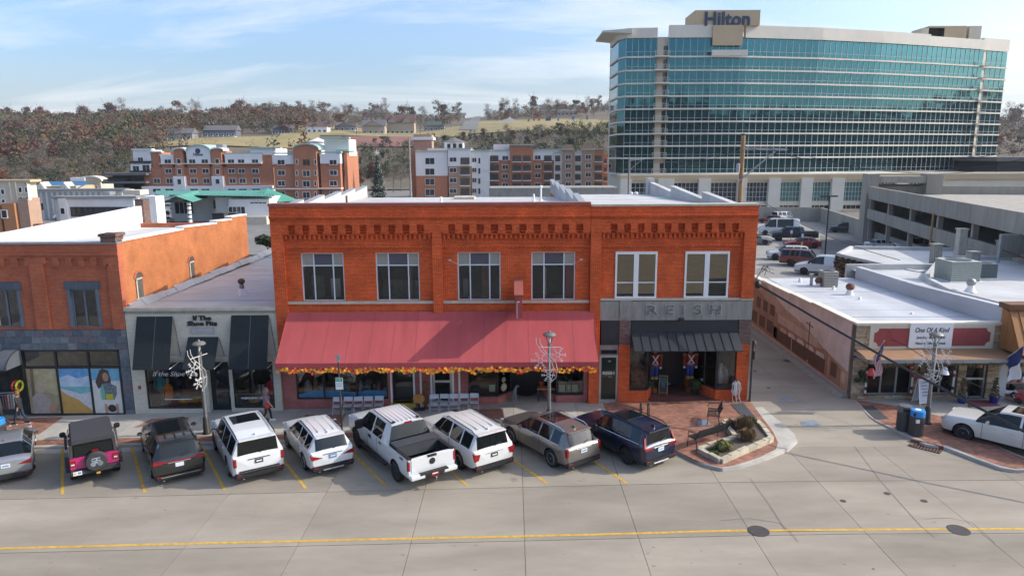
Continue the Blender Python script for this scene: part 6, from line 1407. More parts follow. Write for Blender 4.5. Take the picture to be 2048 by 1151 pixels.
gry = mat('grey_siding',(.20,.20,.21),.8,var=.1); tns = mat('tan_siding',(.36,.30,.23),.8,var=.1); brs = mat('brown_shingle',(.13,.075,.065),.9,var=.2); dks = mat('dark_slate_siding',(.10,.115,.14),.8,var=.1); crm = mat('cream_siding',(.55,.51,.42),.8,var=.1); grn = mat('dark_green_shingle',(.06,.085,.075),.9,var=.2)
house('tan_house','tan gabled house with white deck on the hill',747,268,44,22,tns,'shingle',1,True)
house('brown_roof_house','large tan house with twin gables and brown roof on the hill',800,268,56,30,tns,brs,2,True)
house('green_roof_house','small house with green roof on stilts above the bluff',868,262,40,15,gry,grn,0,True)
house('white_porch_house','white house with a reddish roof above the meadow',634,266,40,17,'stucco',brs,0,True)
house('dark_lodge','dark slate sided lodge half hidden by maroon oaks',440,274,62,18,dks,'shingle',0,True)
house('grey_stilt_house','grey house on tall stilts at the left of the meadow',362,280,44,18,gry,'shingle',0,True)
house('blue_grey_cottage','blue grey cottage with a single gable under bare trees',536,250,22,16,crm,'shingle',1)
house('white_box_cottage','small white cottage high on the ridge',612,241,22,11,'stucco','shingle',0)
house('cream_cottage','cream cottage beside the hill road',912,229,36,9,crm,'shingle',0)
house('grey_ranch_house','long grey house among bare trees on the ridge',750,231,46,12,dks,'shingle',0)
house('yellow_cottage','pale yellow cottage right of the brown roofed house',862,246,24,12,crm,'shingle',1)
house('slate_house','slate blue house between bare oaks at the meadow edge',566,268,36,15,dks,'shingle',1,True)
house('hilltop_bungalow','low beige bungalow near the painted display boards',1130,231,46,10,tns,'shingle',0)
house('grey_roof_house','grey roofed house left of the tan gabled house',690,262,40,14,gry,'shingle',1,True)
# hilltop decorations seen as flat painted boards and a pale sculpture
cols_ = [('red',(.42,.03,.03)),('gold',(.5,.27,.03)),('navy',(.03,.05,.14)),('teal',(.05,.25,.25)),('orange',(.45,.16,.02)),('yellow',(.55,.48,.03)),('blue',(.05,.16,.42))]
for k,(px,py,c,wd,h) in enumerate(((1068,243,0,3,12),(1078,243,4,5,9),(1096,243,2,12,8),(1116,243,6,4,6),(1057,245,3,4,7),(1146,241,6,6,9),(1162,242,5,4,8),(1174,241,2,3,10))):
 p = onH(px,py); s = (p.y-CY) / F; n_,cc = cols_[c]; tag(MB().prism_y([(p.x-wd*s/2,p.z),(p.x+wd*s/2,p.z),(p.x+wd*s/2.6,p.z+h*s),(p.x-wd*s/3.2,p.z+h*s*.8)],p.y,p.y+.4).build('display_board',mat('board_'+n_,cc,.6,var=.1)),'%s painted display board on the hilltop lawn, %s from the left' % (n_,('second','third','fourth','fifth','first','sixth','seventh','eighth')[k]),'display','painted boards on the hilltop')
p = onH(1018,244); s = (p.y-CY) / F
o = thing('white_sculpture','low white castle shaped display spread on the hilltop lawn','display',(p.x,p.y,p.z)); MB().prism_y([(p.x-29*s,p.z-.2),(p.x+29*s,p.z-.2),(p.x+20*s,p.z+2*s),(p.x+6*s,p.z+6*s),(p.x+2*s,p.z+10*s),(p.x-3*s,p.z+6*s),(p.x-14*s,p.z+3*s)],p.y,p.y+3).build('body','stucco',o)
# ================================================================ VEHICLES
def wheel_meshes(r,w_,spokes,rimm,tag_):
 t = MB().lathe([(r*.62,-w_/2+.015),(r*.90,-w_/2),(r*.985,-w_/2+.03),(r,0),(r*.985,w_/2-.03),(r*.90,w_/2),(r*.62,w_/2-.015)],(0,0,0),22,axis='x')
 rm = MB(); rm.lathe([(r*.64,-w_/2+.02),(r*.64,w_/2-.02),(r*.60,w_/2-.005),(r*.57,w_/2-.03),(r*.55,-.02),(1e-6,-.02)],(0,0,0),20,axis='x')
 rm.lathe([(r*.14,-.02),(r*.14,w_/2-.02),(1e-6,w_/2-.01)],(0,0,0),10,axis='x')
 for k in range(spokes):
  a = 2 * math.pi * k / spokes; ca,sa = math.cos(a),math.sin(a); hw = r * .055 if spokes > 7 else r * .085; ro = r * .60
  P_ = [(x,u*ca-v*sa,u*sa+v*ca) for x,q in ((w_/2-.06,1.1),(w_/2-.022,1.0)) for u,v in ((r*.1,-hw*q),(ro,-hw*.8*q),(ro,hw*.8*q),(r*.1,hw*q))]
  rm.hexa(P_)
 def mk_(mb,m):
  me = bpy.data.meshes.new(tag_); me.from_pydata(mb.v,[],mb.f); me.materials.append(M[m]); me.polygons.foreach_set('use_smooth',mb.sm); me.set_sharp_from_angle(angle=R(35)); return me
 return mk_(t,'tyre'),mk_(rm,rimm)
def lerp_st(sts,y):
 for a,b in zip(sts,sts[1:]):
  if a[0] >= y >= b[0]:
   t = (a[0]-y) / max(1e-9,a[0]-b[0]); return [p+(q-p)*t for p,q in zip(a,b)]
def car_meshes(S):
 """closed lofted body with wheel arches cut out; returns (body mesh, {part name: mesh})
    S['st']: stations from the nose back: (y, width factor, bottom, belt, top, roof half-width factor)
    S['glass']: {interval index: (side material key or None, top material key or None)}"""
 st = S['st']; W_ = S['W'] / 2; vs = []; fs = []; mi = []
 def ring(s):
  y,wf,zb_,zbelt,zt,rw = s; w_ = W_ * wf; rr = W_ * rw
  green = zt - zbelt > .2
  z6 = zt - (.075 if green else .03); z6 = max(z6,zbelt+.004)
  sh = S.get('boxy',0)
  h = [(0,zb_),(w_*(.86+.08*sh),zb_),(w_*(.965+.03*sh),zb_+.13),(w_,zb_+(zbelt-zb_)*.52),(w_*.992,zbelt-.11),(w_*(.955+.03*sh),zbelt),(rr,z6),(rr*(.90+.05*sh),zt-.016),(rr*.5,zt),(0,zt+.004)]
  R_ = [(x,y,z) for x,z in h]; L_ = [(-x,y,z) for x,z in h[-2:0:-1]]
  return R_ + L_
 rings = [ring(s) for s in st]; n = len(rings[0]); k = len(rings)
 for r_ in rings: vs += r_
 nm = {}; names = ['body','well']
 def midx(nm_):
  if nm_ not in names: names.append(nm_)
  return names.index(nm_)
 for i in range(k-1):
  sd_,tp = S['glass'].get(i,(None,None))
  for j in range(n):
   fs.append((i*n+j,i*n+(j+1) % n,(i+1)*n+(j+1) % n,(i+1)*n+j))
   m_ = 0
   if sd_ and j == 5: m_ = midx('side_window.R.'+sd_)
   if sd_ and j == n - 6: m_ = midx('side_window.L.'+sd_)
   if tp and j in (7,8,n-8,n-9): m_ = midx(tp)
   if tp and S.get('wideglass') and j in (6,n-7): m_ = midx(tp)
   if S.get('clad') and j in (1,n-2): m_ = midx('lower_cladding')
   mi.append(m_)
 fs.append(tuple(range(n))[::-1]); mi.append(0); fs.append(tuple((k-1)*n+j for j in range(n))); mi.append(0)
 me = bpy.data.meshes.new('car'); me.from_pydata(vs,[],fs)
 dummy = [bpy.data.materials.get('slot%d' % q) or bpy.data.materials.new('slot%d' % q) for q in range(len(names))]
 for d in dummy: me.materials.append(d)
 me.polygons.foreach_set('material_index',mi)
 bm = bmesh.new(); bm.from_mesh(me); bmesh.ops.recalc_face_normals(bm,faces=bm.faces); bm.to_mesh(me); bm.free()
 o = bpy.data.objects.new('car_tmp',me)
 cut = MB(); r = S['wr'] * 1.16
 for yy in S['axles']:
  for sgn in (-1,1):
   c = MB().lathe([(r,-.17),(r,.17)],(sgn*(W_-.06),yy,S['wr']+.02),20,axis='x'); cut.add(c.v,c.f,1)
 for bx in S.get('cuts',()): cut.box(*bx,m=1)
 cm = bpy.data.meshes.new('cut'); cm.from_pydata(cut.v,[],cut.f)
 for d in dummy: cm.materials.append(d)
 cm.polygons.foreach_set('material_index',[1]*len(cut.f))
 bm = bmesh.new(); bm.from_mesh(cm); bmesh.ops.recalc_face_normals(bm,faces=bm.faces); bm.to_mesh(cm); bm.free()
 co = bpy.data.objects.new('cutter',cm); TMP.collection.objects.link(co)
 md = o.modifiers.new('b','BOOLEAN'); md.object = co; md.operation = 'DIFFERENCE'; md.solver = 'EXACT'; md.use_self = False; md.material_mode = 'INDEX'
 res = baked(o); TMP.collection.objects.unlink(co); bpy.data.objects.remove(co)
 out_ = {}
 for q,nm_ in enumerate(names):
  sel = [p for p in res.polygons if p.material_index == q]
  if not sel: continue
  used = {}; v2 = []; f2 = []
  for p in sel:
   f_ = []
   for v in p.vertices:
    if v not in used: used[v] = len(v2); v2.append(tuple(res.vertices[v].co))
    f_.append(used[v])
   f2.append(f_)
  m2 = bpy.data.meshes.new(nm_); m2.from_pydata(v2,[],f2)
  m2.polygons.foreach_set('use_smooth',[True]*len(f2)); m2.set_sharp_from_angle(angle=R(32)); out_[nm_] = m2
 return out_
def lobj(name,me,m,parent,loc=None,rot=None,scale=None):
 o = bpy.data.objects.new(name,me); COL.objects.link(o); o.parent = parent
 if m is not None:
  if not me.materials: me.materials.append(None)
  o.material_slots[0].link = 'OBJECT'; o.material_slots[0].material = M[m] if isinstance(m,str) else m
 if loc: o.location = loc
 if rot: o.rotation_euler = rot
 if scale: o.scale = scale
 return o
CARS = {}
def suv(L,W_,H,hood,belt,gc=.26,tailtop=None,wr=.36,fo=.92,wb=2.75,rake=.55,tail=.28,cabin=.30,roofw=.70,boxy=0,front=.78,**kw):
 """stations of an estate / SUV body; the nose is at +y"""
 f,b = L / 2,-L / 2; cow = f - L * cabin; tt = tailtop or belt + .03
 st = [(f,.72,gc+.12,front-.12,front-.06,.55),(f-.06,.86,gc+.02,front-.02,front+.05,.70),(f-.22,.955,gc,front+.06,hood-.06,.80),(f-.60,.99,gc,belt-.16,hood-.015,.84),(cow,1.0,gc,belt-.04,hood+.06,.86),
          (cow-rake,1.0,gc,belt,H-.05,roofw+.015),(cow-rake-.30,1.0,gc,belt,H-.012,roofw+.01)]
 yb1 = b + tail + .10; mid = (st[-1][0]+yb1) / 2
 y0 = st[-1][0]; pil = .09
 d1 = y0 - (y0-yb1) * .26; d2 = y0 - (y0-yb1) * .66
 st += [(d1,1.0,gc,belt+.008,H,roofw),(d1-pil,1.0,gc,belt+.01,H,roofw),(d2,1.0,gc,belt+.02,H-.008,roofw),(d2-pil,1.0,gc,belt+.022,H-.01,roofw),
           (yb1,.985,gc,belt+.03,H-.045,roofw-.02),(b+tail-.05,.98,gc+.01,belt+.03,H-.10,roofw-.03),(b+.12,.965,gc+.05,belt+.02,tt+.02,roofw+.015),(b+.04,.93,gc+.10,belt-.03,tt-.04,roofw),(b,.875,gc+.16,belt-.11,tt-.13,roofw-.02)]
 gl = {4: ('a','windshield'),5: ('a',None),6: ('a',None),8: ('b',None),10: ('c',None),12: (None,'rear_window')}
 ax = (f-fo,f-fo-wb)
 return dict(L=L,W=W_,H=H,st=st,glass=gl,wr=wr,axles=ax,gc=gc,belt=belt,tt=tt,boxy=boxy,clad=kw.get('clad',True),cow=cow,rake=rake,roofw=roofw,tail=tail,hood=hood,front=front,wideglass=kw.get('wideglass',True),roof_y=(cow-rake-.3,yb1))
def sedan(L,W_,H,wr=.34,wb=2.83,fo=.93,gc=.2):
 f,b = L / 2,-L / 2
 st = [(f,.70,gc+.15,.55,.60,.5),(f-.06,.85,gc+.02,.64,.70,.68),(f-.25,.95,gc,.70,.78,.78),(f-.7,.99,gc,.80,.90,.82),(f-1.45,1,gc,.92,1.0,.84),(f-2.25,1,gc,.97,H-.05,.66),(f-2.6,1,gc,.975,H-.005,.655),(f-2.9,1,gc,.98,H,.65),(f-2.98,1,gc,.98,H,.65),(f-3.5,1,gc,.985,H-.04,.64),(f-3.58,1,gc,.985,H-.05,.64),(f-3.75,.995,gc,.99,H-.09,.64),
          (b+.42,.985,gc,1.0,1.06,.76),(b+.12,.96,gc+.05,.97,1.04,.72),(b+.02,.94,gc+.12,.90,.97,.68),(b,.91,gc+.17,.82,.88,.62)]
 gl = {4: ('a','windshield'),5: ('a',None),6: ('a',None),8: ('b',None),10: ('c',None),11: ('c','rear_window')}
 return dict(L=L,W=W_,H=H,st=st,glass=gl,wr=wr,axles=(f-fo,f-fo-wb),gc=gc,belt=.98,tt=1.0,boxy=0,clad=False,cow=f-1.45,rake=.8,roofw=.65,tail=.4,hood=.98,front=.66,wideglass=True,roof_y=(f-2.6,f-3.7))
def pickup(L=6.30,W_=2.05,H=2.04,belt=1.30,hood=1.36,gc=.48,wr=.43,fo=1.0,wb=4.06):
 f,b = L / 2,-L / 2; ce = f - 4.32     # cab end
 st = [(f,.88,gc+.05,1.02,1.10,.80),(f-.06,.95,gc,1.14,1.24,.84),(f-.5,1,gc,1.20,hood-.02,.86),(f-1.35,1,gc,1.24,hood+.04,.88),(f-2.0,1,gc,belt-.02,H-.05,.74),(f-2.3,1,gc,belt,H,.73),(f-2.75,1,gc,belt,H,.73),(f-2.85,1,gc,belt,H,.73),(f-3.75,1,gc,belt+.01,H-.01,.73),(f-3.85,1,gc,belt+.01,H-.015,.73),(ce+.06,1,gc,belt+.01,H-.04,.73),
          (ce-.12,1,gc,belt+.01,belt+.05,.93),(ce-.2,1,gc,belt+.02,belt+.055,.94),(b+.06,1,gc+.05,belt+.02,belt+.055,.94),(b,.98,gc+.10,belt,belt+.03,.92)]
 gl = {3: ('a','windshield'),4: ('a',None),5: ('a',None),7: ('b',None),10: (None,'rear_window')}
 cuts = [(-W_/2*.84,W_/2*.84,b+.10,ce-.25,belt-.48,belt+.4)]
 return dict(L=L,W=W_,H=H,st=st,glass=gl,wr=wr,axles=(f-fo,f-fo-wb),gc=gc,belt=belt,tt=belt+.05,boxy=.8,clad=False,cow=f-1.35,rake=.65,roofw=.73,tail=.1,hood=hood,front=1.1,wideglass=True,roof_y=(f-2.3,f-3.85),cuts=cuts,ce=ce)
def van(L,W_,H,wr=.36,wb=3.6,belt=1.25,hood=1.25,nose=1.0,gc=.3,glassback=True):
 f,b = L / 2,-L / 2
 st = [(f,.80,gc+.05,.80,.86,.62),(f-.08,.92,gc,.92,1.0,.78),(f-.45,1,gc,1.05,hood-.05,.84),(f-nose,1,gc,belt,hood+.1,.88),(f-nose-.75,1,gc,belt,H-.12,.82),(f-nose-1.1,1,gc,belt,H-.02,.82),(f-nose-1.55,1,gc,belt,H,.82),(f-nose-1.7,1,gc,belt,H,.82),(b+.9,1,gc,belt,H,.82),(b+.12,1,gc,belt,H-.02,.81),(b,.97,gc+.05,belt,H-.1,.78)]
 gl = {3: ('a','windshield'),4: ('a',None),5: ('a',None)}
 if glassback: gl[7] = ('b',None)
 return dict(L=L,W=W_,H=H,st=st,glass=gl,wr=wr,axles=(f-.95,f-.95-wb),gc=gc,belt=belt,tt=H-.1,boxy=.9,clad=True,cow=f-nose,rake=.75,roofw=.82,tail=.1,hood=hood,front=.85,wideglass=True,roof_y=(f-nose-1.2,b+.3))
def make_car(kind,S,name,label,px=None,loc=None,rot=0,col=None,rim='rim',spokes=10,group=None,detail=2,wheel_ref=None,plate='plate_w',lights='block',rails=None,sunroof=None,rimname=None,cat='car',top=None,claddark=True,mirror='trim'):
 if kind not in CARS:
  CARS[kind] = (car_meshes(S),S)
 ms,S = CARS[kind]; W2,L2 = S['W'] / 2,S['L'] / 2
 z = loc[2]; root = thing(name,label,cat,loc,group,rotz=rot,local=True)
 for nm,me in ms.items():
  if nm == 'body': bd = lobj('body',me,col,root)
  elif nm == 'well': lobj('wheel_wells',me,'trim',root)
  elif nm.startswith('side_window'): lobj('side_window',me,'cglass',root)
  elif nm == 'lower_cladding': lobj('lower_cladding',me,'trim' if claddark else col,root)
  else: lobj(nm,me,'cglass',root)
 key = ('wheel',round(S['wr'],2),spokes,rim)
 if key not in CARS: CARS[key] = wheel_meshes(S['wr'],.24,spokes,rim,'wheel')
 tm,rm = CARS[key]
 for yy in S['axles']:
  for sgn in (-1,1):
   we = bpy.data.objects.new('wheel',None); COL.objects.link(we); we.parent = root; we.location = (sgn*(W2-.125),yy,S['wr']); we.rotation_euler = (0,0,0 if sgn > 0 else math.pi); we.empty_display_size = .1
   for nm,me in (('tyre',tm),('rim',rm)): lobj(nm,me,None,we)
 return root,S
def bxp(parent,name,m,x0,x1,y0,y1,z0,z1): return ubox(name,m,parent,x0,x1,y0,y1,z0,z1)
def soft(parent,name,m,x0,x1,y0,y1,z0,z1,b=.02):
 """box with bevelled edges"""
 bm = bmesh.new(); bmesh.ops.create_cube(bm,size=1.0)
 bmesh.ops.scale(bm,vec=(abs(x1-x0),abs(y1-y0),abs(z1-z0)),verts=bm.verts); bmesh.ops.translate(bm,vec=((x0+x1)/2,(y0+y1)/2,(z0+z1)/2),verts=bm.verts)
 bmesh.ops.bevel(bm,geom=list(bm.edges),offset=min(b,abs(x1-x0)*.3,abs(y1-y0)*.3,abs(z1-z0)*.3),segments=2,affect='EDGES')
 me = bpy.data.meshes.new(name); bm.to_mesh(me); bm.free(); me.materials.append(M[m] if isinstance(m,str) else m); me.polygons.foreach_set('use_smooth',[True]*len(me.polygons)); me.set_sharp_from_angle(angle=R(50))
 o = bpy.data.objects.new(name,me); COL.objects.link(o); o.parent = parent; return o
def poly_part(parent,name,m,pts,y0,y1): return MB().prism_y(pts,y0,y1).build(name,m,parent)
def common(root,S,col,lamp='v',plate='plate_w',pz=.86,handles=True,mirror=None,bumper=True,rails=None,sun=None,spoiler=True,stripe=False,exhaust=True,plate_bg=None,skid=False,lz=None,lamp_w=.20,wiper=True):
 W2,L2 = S['W'] / 2,S['L'] / 2; b = -L2; lz = lz or S['belt']; f = L2
    # front: headlamps, grille
 for s in (-1,1):
  poly_part(root,'headlight','clear_lens',[(s*W2*.62,S['front']-.06),(s*W2*.84,S['front']+.02),(s*W2*.88,S['front']+.10),(s*W2*.60,S['front']+.04)],f-.16,f-.015)
  soft(root,'mirror',mirror or col,s*(W2-.02),s*(W2+.19),S['cow']-S['rake']*.5-.02,S['cow']-S['rake']*.5-.16,S['belt']+.0,S['belt']+.15,.04)
  lobj_m = MB().prism_x([(S['cow']-S['rake']*.5-.165,S['belt']+.02),(S['cow']-S['rake']*.5-.165,S['belt']+.13),(S['cow']-S['rake']*.5-.17,S['belt']+.13),(S['cow']-S['rake']*.5-.17,S['belt']+.02)],s*(W2+.02),s*(W2+.17)).build('mirror_glass','chrome',root)
  if handles:
   for yy in (S['cow']-S['rake']-.55,S['cow']-S['rake']-1.45): soft(root,'door_handle',col if handles == 1 else handles,s*(W2*.985),s*(W2+.035),yy-.1,yy+.1,S['belt']-.17,S['belt']-.135,.012)
 soft(root,'grille','trim',-W2*.5,W2*.5,f-.05,f+.012,S['front']-.18,S['front']-.03,.02)
    # rear: lamps, plate, bumper
 if lamp == 'v':       # upright corner lamps
  for s in (-1,1): soft(root,'tail_light','red_lens',s*W2*.80,s*(W2*.955),b-.012,b+.16,lz-.42,lz-.05,.035)
 elif lamp == 'h':     # wide wedge lamps
  for s in (-1,1): poly_part(root,'tail_light','red_lens',[(s*W2*.44,lz-.20),(s*W2*.93,lz-.24),(s*W2*.965,lz-.04),(s*W2*.80,lz-.08)][::1 if s > 0 else -1],b-.014,b+.14)
 elif lamp == 'w':
  for s in (-1,1): poly_part(root,'tail_light','red_lens',[(s*W2*.66,lz-.10),(s*W2*.74,lz-.34),(s*W2*.93,lz-.38),(s*W2*.96,lz-.06)],b-.014,b+.14)
 elif lamp == 'bar':
  for s in (-1,1): soft(root,'tail_light','red_lens',s*W2*.60,s*(W2*.965),b-.015,b+.2,lz-.20,lz-.06,.02)
  bxp(root,'light_bar','red_lens',-W2*.60,W2*.60,b-.018,b+.05,lz-.155,lz-.115)
 elif lamp == 'l':     # L-shaped lamps running up the pillar
  for s in (-1,1):
   soft(root,'tail_light','red_lens',s*W2*.48,s*(W2*.955),b-.012,b+.15,lz-.20,lz-.08,.02)
   MB().hexa([(s*W2*.86,b+.02,lz-.1),(s*W2*.955,b+.02,lz-.1),(s*W2*.95,b+.16,lz-.1),(s*W2*.86,b+.14,lz-.1),(s*W2*.77,b+.17,lz+.30),(s*W2*.83,b+.17,lz+.30),(s*W2*.83,b+.26,lz+.30),(s*W2*.77,b+.26,lz+.30)][::1]).build('pillar_light','red_lens',root)
 if plate:
  pl = bxp(root,'license_plate',plate,-.155,.155,b-.022,b-.004,pz-.08,pz+.08)
  bxp(root,'plate_print',plate_bg or 'plate_b',-.11,.11,b-.026,b-.0225,pz-.03,pz+.025)
 if bumper:
  soft(root,'rear_bumper','trim',-W2*.93,W2*.93,b-.05,b+.25,S['gc']+.02,S['gc']+.26,.05)
  if skid: soft(root,'skid_plate','silver',-W2*.45,W2*.45,b-.062,b-.02,S['gc']+.04,S['gc']+.10,.01)
  for s in (-1,1): bxp(root,'reflector','red_lens',s*W2*.66,s*W2*.86,b-.056,b-.045,S['gc']+.19,S['gc']+.225)
 if exhaust:
  MB().lathe([(.035,0),(.035,.12)],(W2*-.62,b-.05,S['gc']+.02),8,axis='y').build('exhaust','chrome',root)
 soft(root,'tailgate_trim','trim' if stripe == 'dark' else 'chrome',-W2*.42,W2*.42,b-.016,b+.02,pz+.10,pz+.135,.008)
 if spoiler:
  y = b + S['tail'] + .06; soft(root,'spoiler',col,-W2*S['roofw']*.93,W2*S['roofw']*.93,y-.24,y+.06,S['H']-.10,S['H']-.045,.02)
 if wiper: MB().tube([(.05,b+.06,S['tt']+.03),(.38,b+.10,S['tt']+.12)],.012,4).build('rear_wiper','trim',root)
 if rails:
  for s in (-1,1):
   x = s * W2 * (S['roofw']-.035); ya,yb = S['roof_y']; MB().tube([(x,ya,S['H']-.03),(x,ya-.12,S['H']+.045),(x,yb+.2,S['H']+.035),(x,yb,S['H']-.05)],.022,6).build('roof_rail',rails,root)
 if sun:
  ya,yb = sun; pn = MB(); hw = W2 * S['roofw'] * .70
  soft(root,'sunroof','cglass',-hw,hw,ya,yb,S['H']-.01,S['H']+.012,.008)
 if S['H'] > 1.5 and not sun:
  for k in range(3):
   x = W2 * S['roofw'] * (-.5+.5*k); soft(root,'roof_rib',col,x-.03,x+.03,S['roof_y'][0]-.1,S['roof_y'][1]+.25,S['H']-.01,S['H']+.008,.006)
 MB().prism_x([(S['roof_y'][1]+.25,S['H']-.02),(S['roof_y'][1]+.05,S['H']-.03),(S['roof_y'][1]+.06,S['H']+.06)],-.02,.02).build('antenna_fin',col,root)
    # shut lines of doors and tailgate
 for s in (-1,1):
  for yy in (S['cow']-S['rake']*.35,S['cow']-S['rake']-.98): bxp(root,'shut_line','trim',s*(W2*.993),s*(W2+.002),yy-.007,yy+.007,S['gc']+.16,S['belt']-.02)
P_white = paint('white_paint_gloss',(.62,.63,.63)); P_wm = paint('pearl_white_paint',(.60,.60,.575)); P_blk = paint('black_car_paint',(.010,.012,.011)); P_sil = paint('silver_car_paint',(.36,.38,.40),.55,.3)
P_bei = paint('grey_beige_paint',(.20,.187,.172),.55,.32); P_navy = paint('navy_car_paint',(.008,.016,.045),.3,.28); P_pink = paint('magenta_car_paint',(.42,.012,.13)); P_red = paint('red_car_paint',(.30,.012,.015)); P_grey = paint('dark_grey_paint',(.045,.05,.055),.3); P_mar = paint('maroon_paint',(.16,.012,.016)); P_sage = paint('sage_grey_paint',(.17,.20,.18),.4); P_whs = paint('bluish_white_paint',(.62,.64,.66)); P_lin = paint('champagne_white_paint',(.62,.60,.55))
def place(px,py,S,axle=1,side=-1,rot=R(33),lot=None):
 """car origin from the ground contact of one wheel seen in the photo (axle 0 front / 1 rear, side -1 left / 1 right)"""
 p = onS(px,py) if lot is None else onZ(px,py,lot); yy = S['axles'][axle]; xx = side * (S['W']/2-.1)
 c,s = math.cos(rot),math.sin(rot); x = p.x - (xx*c-yy*s); y = p.y - (xx*s+yy*c); return (x,y,(sz(x) if lot is None else lot)+.006)
GK = 'cars parked at an angle along the kerb'
# silver sedan, cut by the left edge
S = sedan(4.92,1.85,1.46); r_,S = make_car('sedan',S,'silver_sedan','silver sedan at the left edge of the parked row',loc=place(66,936,S,1,1),rot=R(33),col=P_sil,group=GK,spokes=10)
common(r_,S,P_sil,'h',pz=.80,plate_bg='plate_b',spoiler=False,wiper=False,lz=.98,bumper=True,mirror=P_sil)
# open-top style off-roader with spare wheel and pink tailgate
S = suv(4.45,1.80,1.86,1.18,1.20,gc=.42,wr=.40,fo=.78,wb=2.75,rake=.22,tail=.06,cabin=.335,roofw=.80,boxy=1,front=.98,clad=False)
r_,S = make_car('offroad',S,'off_road_car','boxy off-road car with black hard top, magenta tailgate and rear spare wheel',loc=place(147,957,S,1,-1),rot=R(33),col=P_blk,rim='rim_b',spokes=5,group=GK)
b = -S['L'] / 2; W2 = S['W'] / 2
M['hardtop'] = mat('grained_hard_top',(.040,.038,.042),.75,var=.2,scale=30,bump=.2,stretch='obj')
soft(r_,'hard_top','hardtop',-W2*.845,W2*.845,b+.02,b+2.62,1.70,1.895,.06); soft(r_,'tailgate',P_pink,-W2*.955,W2*.955,b-.015,b+.10,.70,1.215,.03)
soft(r_,'hard_top_side','hardtop',-W2*.90,-W2*.815,b+.02,b+.85,1.22,1.75,.02); soft(r_,'hard_top_side','hardtop',W2*.815,W2*.90,b+.02,b+.85,1.22,1.75,.02)
for s in (-1,1):
 MB().hexa([(s*W2*.80,b-.012,1.20),(s*W2*.93,b-.012,1.20),(s*W2*.93,b+.07,1.20),(s*W2*.80,b+.07,1.20),(s*W2*.76,b+.03,1.74),(s*W2*.86,b+.03,1.74),(s*W2*.86,b+.1,1.74),(s*W2*.76,b+.1,1.74)]).build('rear_pillar','hardtop',r_)
 soft(r_,'mirror','trim',s*W2*1.0,s*(W2+.24),.52,.66,1.20,1.42,.04)
 for yy in S['axles']:
  fl_ = MB();
  for k in range(7):
   a0,a1 = math.pi * (k/7*.9+.05),math.pi * ((k+1)/7*.9+.05); rr0,rr1 = .47,.53
   fl_.hexa([(s*(W2-.06),yy+rr0*math.cos(a1),.42+rr0*math.sin(a1)),(s*(W2+.11),yy+rr0*math.cos(a1),.42+rr0*math.sin(a1)),(s*(W2+.11),yy+rr0*math.cos(a0),.42+rr0*math.sin(a0)),(s*(W2-.06),yy+rr0*math.cos(a0),.42+rr0*math.sin(a0)),(s*(W2-.06),yy+rr1*math.cos(a1),.42+rr1*math.sin(a1)),(s*(W2+.11),yy+rr1*math.cos(a1),.42+rr1*math.sin(a1)),(s*(W2+.11),yy+rr1*math.cos(a0),.42+rr1*math.sin(a0)),(s*(W2-.06),yy+rr1*math.cos(a0),.42+rr1*math.sin(a0))])
  fl_.build('fender_flare','hardtop',r_)
 soft(r_,'tail_light','red_lens',s*W2*.70,s*W2*.96,b-.05,b+.06,.86,1.12,.03); bxp(r_,'reverse_lamp','clear_lens',s*W2*.76,s*W2*.9,b-.055,b-.049,.93,.99)
 soft(r_,'headlight','clear_lens',s*W2*.55,s*W2*.78,-b-.05,-b+.03,.88,1.08,.05)
soft(r_,'rear_bumper','hardtop',-W2*.98,W2*.98,b-.16,b+.1,.50,.70,.04)
MB().prism_y([(-W2*.76,1.24),(W2*.76,1.24),(W2*.73,1.70),(-W2*.73,1.70)],b-.008,b+.01).build('rear_glass','cglass',r_)
bxp(r_,'license_plate','plate_w',-W2*.86,-W2*.52,b-.175,b-.165,.54,.70); bxp(r_,'plate_print','plate_b',-W2*.68,-W2*.56,b-.18,b-.176,.59,.66); bxp(r_,'plate_mark','yellow',-W2*.84,-W2*.74,b-.18,b-.176,.59,.66)
sp = MB().lathe([(.1,.0),(.37,0),(.40,-.04),(.40,-.18),(.36,-.235),(1e-6,-.24)],(.06,b-.03,.98),24,axis='y').build('spare_wheel','hardtop',r_)
lw = mat('pale_print',(.36,.42,.46),.6,var=0)
MB().lathe([(.10,-.243),(.075,-.243)],(-.06,b-.03,.90),12,axis='y').build('cover_print',lw,sp); MB().lathe([(.10,-.243),(.075,-.243)],(.19,b-.03,.90),12,axis='y').build('cover_print',lw,sp)
for q in ((-.1,.22,1.02,1.05),(-.1,-.08,1.02,1.12),(.06,.09,1.02,1.14),(-.08,.2,1.12,1.15),(.0,.1,.93,.99)): bxp(sp,'cover_print',lw,q[0],q[1],b-.276,b-.271,q[2],q[3])
bxp(r_,'stop_lamp','red_lens',-.06,.18,b-.06,b-.0,1.385,1.43); bxp(r_,'tow_tag','yellow',.02,.16,b-.18,b-.166,.44,.52)
for k in range(4): bxp(r_,'tailgate_rib',P_pink,W2*.47,W2*.66,b-.008,b+.01,.80+.1*k,.86+.1*k)
# black minivan
S = suv(5.15,1.99,1.75,1.06,1.06,gc=.22,wr=.36,fo=.93,wb=3.09,rake=.85,tail=.34,cabin=.235,roofw=.70,front=.74)
r_,S = make_car('minivan',S,'black_minivan','glossy black minivan with full width red light bar',loc=place(307,954,S,1,-1),rot=R(33),col=P_blk,group=GK,spokes=10)
common(r_,S,P_blk,'bar',pz=.80,plate_bg='plate_w',lz=1.10,mirror=P_blk); soft(r_,'sunroof','cglass',-.55,.55,-1.35,.12,S['H']-.008,S['H']+.012,.008); bxp(r_,'bumper_chrome','chrome',-W2*.8,W2*.8,-S['L']/2-.062,-S['L']/2-.04,.36,.40)
